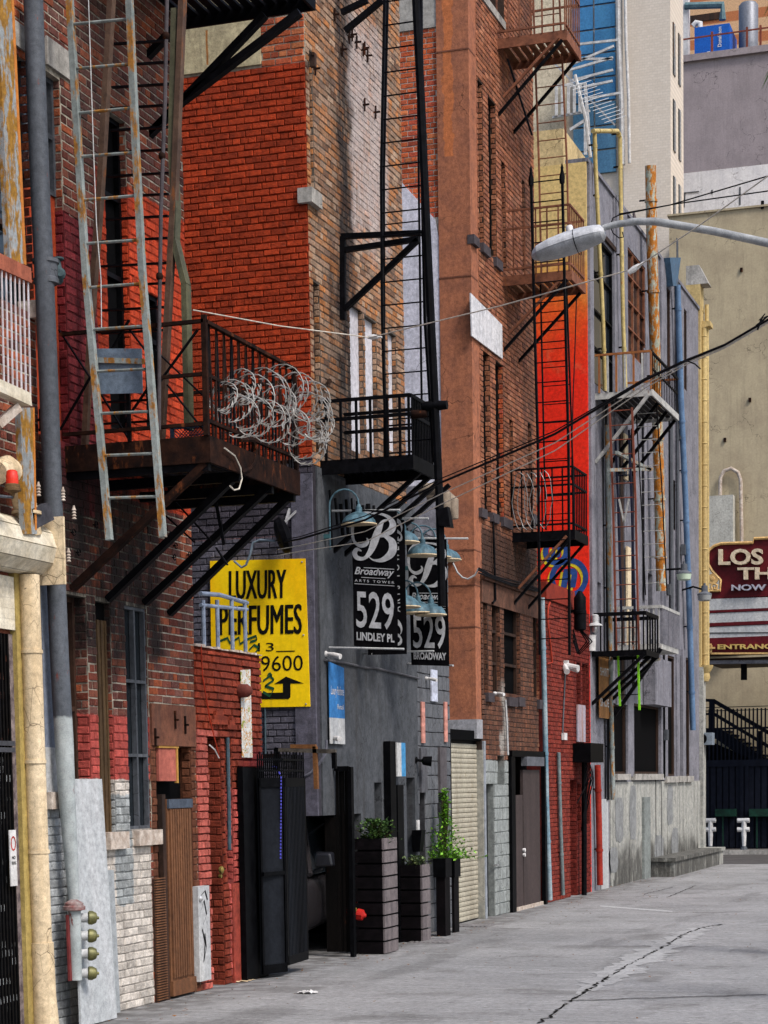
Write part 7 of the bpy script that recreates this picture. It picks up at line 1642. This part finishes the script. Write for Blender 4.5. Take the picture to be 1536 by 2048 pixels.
def backdrop():
    # mauve block behind, with white parapet in front of it
    yw = 72.0; t = thing('parapet_building', 'building with broad white parapet above the tan theatre wall', 'building', py(1400, 1500, yw)); x0 = py(1296, 600, yw)[0]
    obj('wall', MB().box((x0, yw, 0), (16, yw+6, py(1430, 424, yw)[2])), M['concrete'], t); zt = py(1430, 345, yw)[2]
    obj('parapet', MB().hexa([(x0, yw-.3, py(1310, 470, yw)[2]), (16, yw-.3, py(1310, 470, yw)[2]), (16, yw, py(1310, 470, yw)[2]), (x0, yw, py(1310, 470, yw)[2]), (x0, yw-.3, zt), (16, yw-.3, zt), (16, yw, zt), (x0, yw, zt)]), plaster('white_parapet', (.62, .62, .64), (.52, .52, .55), .2, .8, contrast_grain=.4), t)
    yb = 82.0; t = thing('mauve_building', 'plain mauve rendered building behind the white parapet', 'building', py(1430, 345, yb)); m = plaster('mauve_render', (.30, .255, .26), (.24, .205, .21), .3, .35, dirt=(.16, .14, .14), contrast_grain=.4); x0 = py(1356, 200, yb)[0]; zt = py(1430, 118, yb)[2]
    obj('wall', MB().box((x0, yb, 0), (20, yb+12, zt)), m, t); obj('coping', MB().box((x0-.1, yb-.15, zt), (20, yb+.3, zt+.25)), m, t)
    for (a_, b_) in (((1370, 385), (1368, 415)), ((1368, 386), (1398, 383)), ((1424, 380), (1424, 388)), ((1480, 374), (1480, 410))): obj('parapet_joint', MB().bar(py(*a_, 71.7), py(*b_, 71.7), .05, .03), M['graypipe'], t)
    # roof plant
    yr = yb+2.5; a = py(1389, 112, yr); b = py(1459, 46, yr); t = thing('rooftop_unit', 'bright blue rooftop dust collector box with white Donaldson lettering', 'rooftop unit', (a[0], yr, zt))
    bl = simple('bright_blue', (.01, .10, .42), (.008, .08, .36), 3, .5); obj('casing', MB().box((a[0], yr, zt), (b[0], yr+2, b[2])), bl, t)
    o = py(1443, 93, yr-.03); w = math.dist(py(1434, 93, yr), py(1434, 53, yr)); obj('lettering', MB().text('Donaldson', o, (0, 0, 1), (-1, 0, 0), w, w*.2), M['white'], t)
    obj('duct', MB().tube([add(py(1396, 46, yr), (0, .5, -.1)), add(py(1396, 38, yr), (0, .5, 0)), add(py(1388, 37, yr), (0, .5, 0)), add(py(1382, 44, yr), (0, .5, 0))], .12, 10), M['white'], t); obj('vent_plate', MB().box(py(1414, 110, yr-.03), py(1420, 103, yr-.001)), M['white'], t)
    c = py(1497, 100, yr+1); r_ = (py(1517, 60, yr+1)[0]-py(1478, 60, yr+1)[0])/2; h = py(1497, 12, yr+1)[2]-zt; tag(obj('roof_tank', MB().lathe((c[0], yr+1, zt), [(r_, 0), (r_, h*.5), (r_*1.01, h*.51), (r_, h*.52), (r_, h), (r_*.8, h+.1)], 24), simple('galvanised_tank', (.20, .21, .24), (.13, .14, .16), 3, .5, .3, .1, streak=True)), 'round galvanised tank on the mauve roof at the top right', 'tank')
    g = thing('roof_railing', 'thin rust red pipe railing along the mauve roof edge', 'railing', py(1430, 110, yb+.3))
    zr = py(1430, 68, yb+.3)[2]; rr = simple('rust_red_rail', (.2, .05, .03)); obj('rail', MB().bar((x0, yb+.3, zr-.05), (12, yb+.3, zr+.15), .05), rr, g)
    for u in (1361, 1424, 1494, 1521): x = py(u, 90, yb+.3)[0]; obj('post', MB().bar((x, yb+.3, zt+.2), (x, yb+.3, zr+.1), .08), rr, g)
    # warm brick building far behind
    yq = 100; t = thing('far_building', 'warm cream and orange banded building far behind the blue rooftop unit', 'building', py(1430, 100, yq)); s = N('banded_wall', .8); zz = s.pos()[3]; q = s.math('FRACT', s.math('MULTIPLY', zz, .9)); s.col(s.mix(s.step(q, .55, .6), (.58, .36, .2), (.42, .15, .06)))
    x2 = py(1362, 50, yq)[0]; zh = py(1430, -40, yq)[2]; obj('wall', MB().box((x2, yq, 0), (25, yq+8, zh)), s.m, t)
    for i in range(2): a = py(1378, 45, yq-.1); b = py(1445, 22, yq-.1); obj('cornice_shadow' if False else 'shadow_band', MB().box((a[0]+i*9, yq-.05, a[2]), (b[0]+i*9, yq-.001, b[2])), M['darkbrown'], t)  # dark boxes stand in for the shadow of a cornice
    obj('white_column', MB().box((py(1360, 50, yb+4)[0], yb+4, zt), (py(1376, 50, yb+4)[0], yb+4.5, zh)), M['white'], t)
    obj('roof_pipe', MB().tube([py(1370, 12, yb+4), py(1445, 10, yb+4), py(1445, 40, yb+4)], .15, 8), simple('teal_pipe', (.12, .2, .22)), t)
    # white tower, blue framed stair shaft, cream wing
    yt = 66.0; t = thing('white_tower', 'tall pale brick tower with blue panelled shaft rising over the gray building', 'building', py(1300, 600, yt)); xa, xb = py(1246, 200, yt)[0], py(1341, 200, yt)[0]; zh = py(1300, -60, yt)[2]
    wb = N('pale_tower_brick', .85); b_ = wb.n('ShaderNodeTexBrick'); v = wb.n('ShaderNodeMapping'); wb.t.links.new(wb.pos()[0], v.inputs[0]); v.inputs['Rotation'].default_value = (pi/2, 0, 0); wb.t.links.new(v.outputs[0], b_.inputs[0]); b_.inputs['Scale'].default_value = 3; b_.inputs['Color1'].default_value = (.62, .55, .47, 1); b_.inputs['Color2'].default_value = (.57, .50, .42, 1); b_.inputs['Mortar'].default_value = (.52, .46, .39, 1); b_.inputs['Mortar Size'].default_value = .02
    wb.col(wb.mix(wb.math('MULTIPLY', wb.step(wb.noise(2, 6, wb.vec(1, 1, .3)), .5, .7), .18), b_.outputs[0], (.46, .40, .34)), .3)
    obj('wall', MB().box((xa, yt, 0), (xb, yt+2.4, zh)), wb.m, t)
    for i in range(3):
        for j in range(2):
            z = py(1350, 80+i*150, yt+2)[2]; y = yt+.4+j*1.0; w = obj('window', MB().box((xb, y, z-1.6), (xb+.03, y+.4, z)), M['glass'], t); sub_obj('frame', MB().box((xb+.03, y+.18, z-1.6), (xb+.05, y+.22, z)), M['offwhite'], w)
    x1, x2 = py(1141, 150, yt)[0], py(1230, 150, yt)[0]; zb = py(1190, 345, yt)[2]
    obj('shaft_backing', MB().box((x1-.2, yt+.3, 0), (xa-.001, yt+4, zh)), M['sill'] if False else wb.m, t)
    nb = simple('weathered_blue_panel', (.025, .13, .36), (.05, .19, .36), 1.2, .6, 0, .1, rust=.06, streak=True); pb = simple('pale_blue_panel', (.10, .24, .36), (.07, .18, .30), 1.5, .6, 0, .1, rust=.08, streak=True); cols = 2; rows = 8
    for i in range(cols):
        for j in range(rows):
            a = x1+(x2-x1)*i/cols+.03; b = x1+(x2-x1)*(i+1)/cols-.03; z0 = zb+(zh-zb)*j/rows+.03; z1 = zb+(zh-zb)*(j+1)/rows-.03
            obj('panel', MB().box((a, yt+.2, z0), (b, yt+.29, z1)), pb if j < 3 else nb, t)
    obj('cream_wing', MB().box((py(1055, 100, yt)[0]-4, yt+.1, 0), (x1-.21, yt+6, zh)), plaster('cream_render', (.60, .52, .38), (.5, .42, .3), .15, .5), t)
    p = [py(u, v, yt-.3) for u, v in ((1236, -20), (1238, 90), (1243, 200), (1245, 330))]
    fr = thing('pipe_frame', 'white scaffold of pipes and slanting stays across the blue panelled shaft', 'frame', py(1240, 340, yt-.3)); wm = simple('white_pipe', (.55, .55, .54), (.4, .38, .36), 6, .6, 0, .1, rust=.15)
    obj('mast', MB().tube(p, .09, 8), wm, fr); obj('mast', MB().tube([add(q, (.25, -.1, 0)) for q in p], .05, 8), wm, fr)
    for a, b in (((1145, 90), (1237, 80)), ((1145, 128), (1228, 92)), ((1140, 118), (1225, 118)), ((1140, 140), (1226, 115)), ((1140, 162), (1226, 140)), ((1150, 178), (1225, 162)), ((1160, 200), (1240, 186)), ((1105, 172), (1170, 168)), ((1105, 235), (1180, 222))):
        obj('stay', MB().bar(py(*a, yt-.35), py(*b, yt-.35), .07), wm, fr)
    for a, b in (((1113, 172), (1113, 232)), ((1125, 172), (1125, 230)), ((1137, 172), (1137, 228)), ((1149, 170), (1149, 226)), ((1160, 168), (1160, 224)), ((1170, 165), (1178, 270)), ((1171, 235), (1171, 310)), ((1140, 260), (1172, 240))): obj('strut', MB().bar(py(*a, yt-.4), py(*b, yt-.4), .09), wm, fr)
    # roof antenna on the gray building
    ya = Y4+1.5; an = thing('tv_antenna', 'white television antenna mast with fine cross rods on the gray roof', 'antenna', py(1182, 310, ya)); al = M['steel']
    obj('mast', MB().tube([py(1181, 315, ya), py(1172, 240, ya), py(1150, 150, ya)], .035, 7), wm, an); obj('boom', MB().bar(py(1092, 110, ya), py(1230, 250, ya), .03), al, an)
    for i in range(14): c = py(1150+i*5.8, 168+i*5.9, ya); obj('cross_rod', MB().bar(add(c, (-.12, -.2, -.05)), add(c, (.22, .2, .16)), .010), al, an)
    # pigeon on parapet
    yp = pa(1279, 372)[1]; zt5 = pa(1163, 311)[2]+.07; o = (WX-.1, yp, zt5); pg_ = thing('pigeon', 'gray pigeon perched on the gray roof edge left of the rusty flue', 'pigeon', o)
    pm = simple('pigeon_gray', (.13, .10, .10), (.07, .06, .07), 20); mb = MB().tube([add(o, q) for q in ((.0, .22, .05), (0, .12, .1), (0, 0, .15), (0, -.08, .2), (0, -.1, .27), (0, -.12, .3), (0, -.16, .29))], [.012, .04, .068, .055, .03, .028, .006], 10)
    obj('body', mb, pm, pg_); obj('legs', MB().tube([add(o, (.015, 0, 0)), add(o, (.015, 0, .1))], .006, 5), M['redpaint'], pg_)
    # palm frond tips at the right edge
    d = 24; pl = thing('palm_fronds', 'green palm frond tips hanging in at the right edge', 'plant', py(1560, 100, d)); r = random.Random(6); lf = simple('palm_green', (.06, .12, .02), (.03, .07, .015), 9)
    for (u, v, n) in ((1560, -30, 16), (1556, 110, 12)):
        for i in range(n):
            a = py(u, v, d); b = add(a, (-r.uniform(.08, .22), r.uniform(-.2, .2), -r.uniform(.1, .45))); mb = MB(); mb.poly([a, add(lerp(a, b, .5), (.012, 0, .015)), b, add(lerp(a, b, .5), (-.012, 0, -.012))]); obj('leaflet', mb, lf, pl)
    obj('stem', MB().tube([py(1556, 110, d), py(1600, 60, d), py(1700, 300, d), (py(1700, 300, d)[0], d, 0)], [.02, .05, .1, .15], 8), simple('palm_trunk', (.13, .10, .07)), pl)
backdrop()
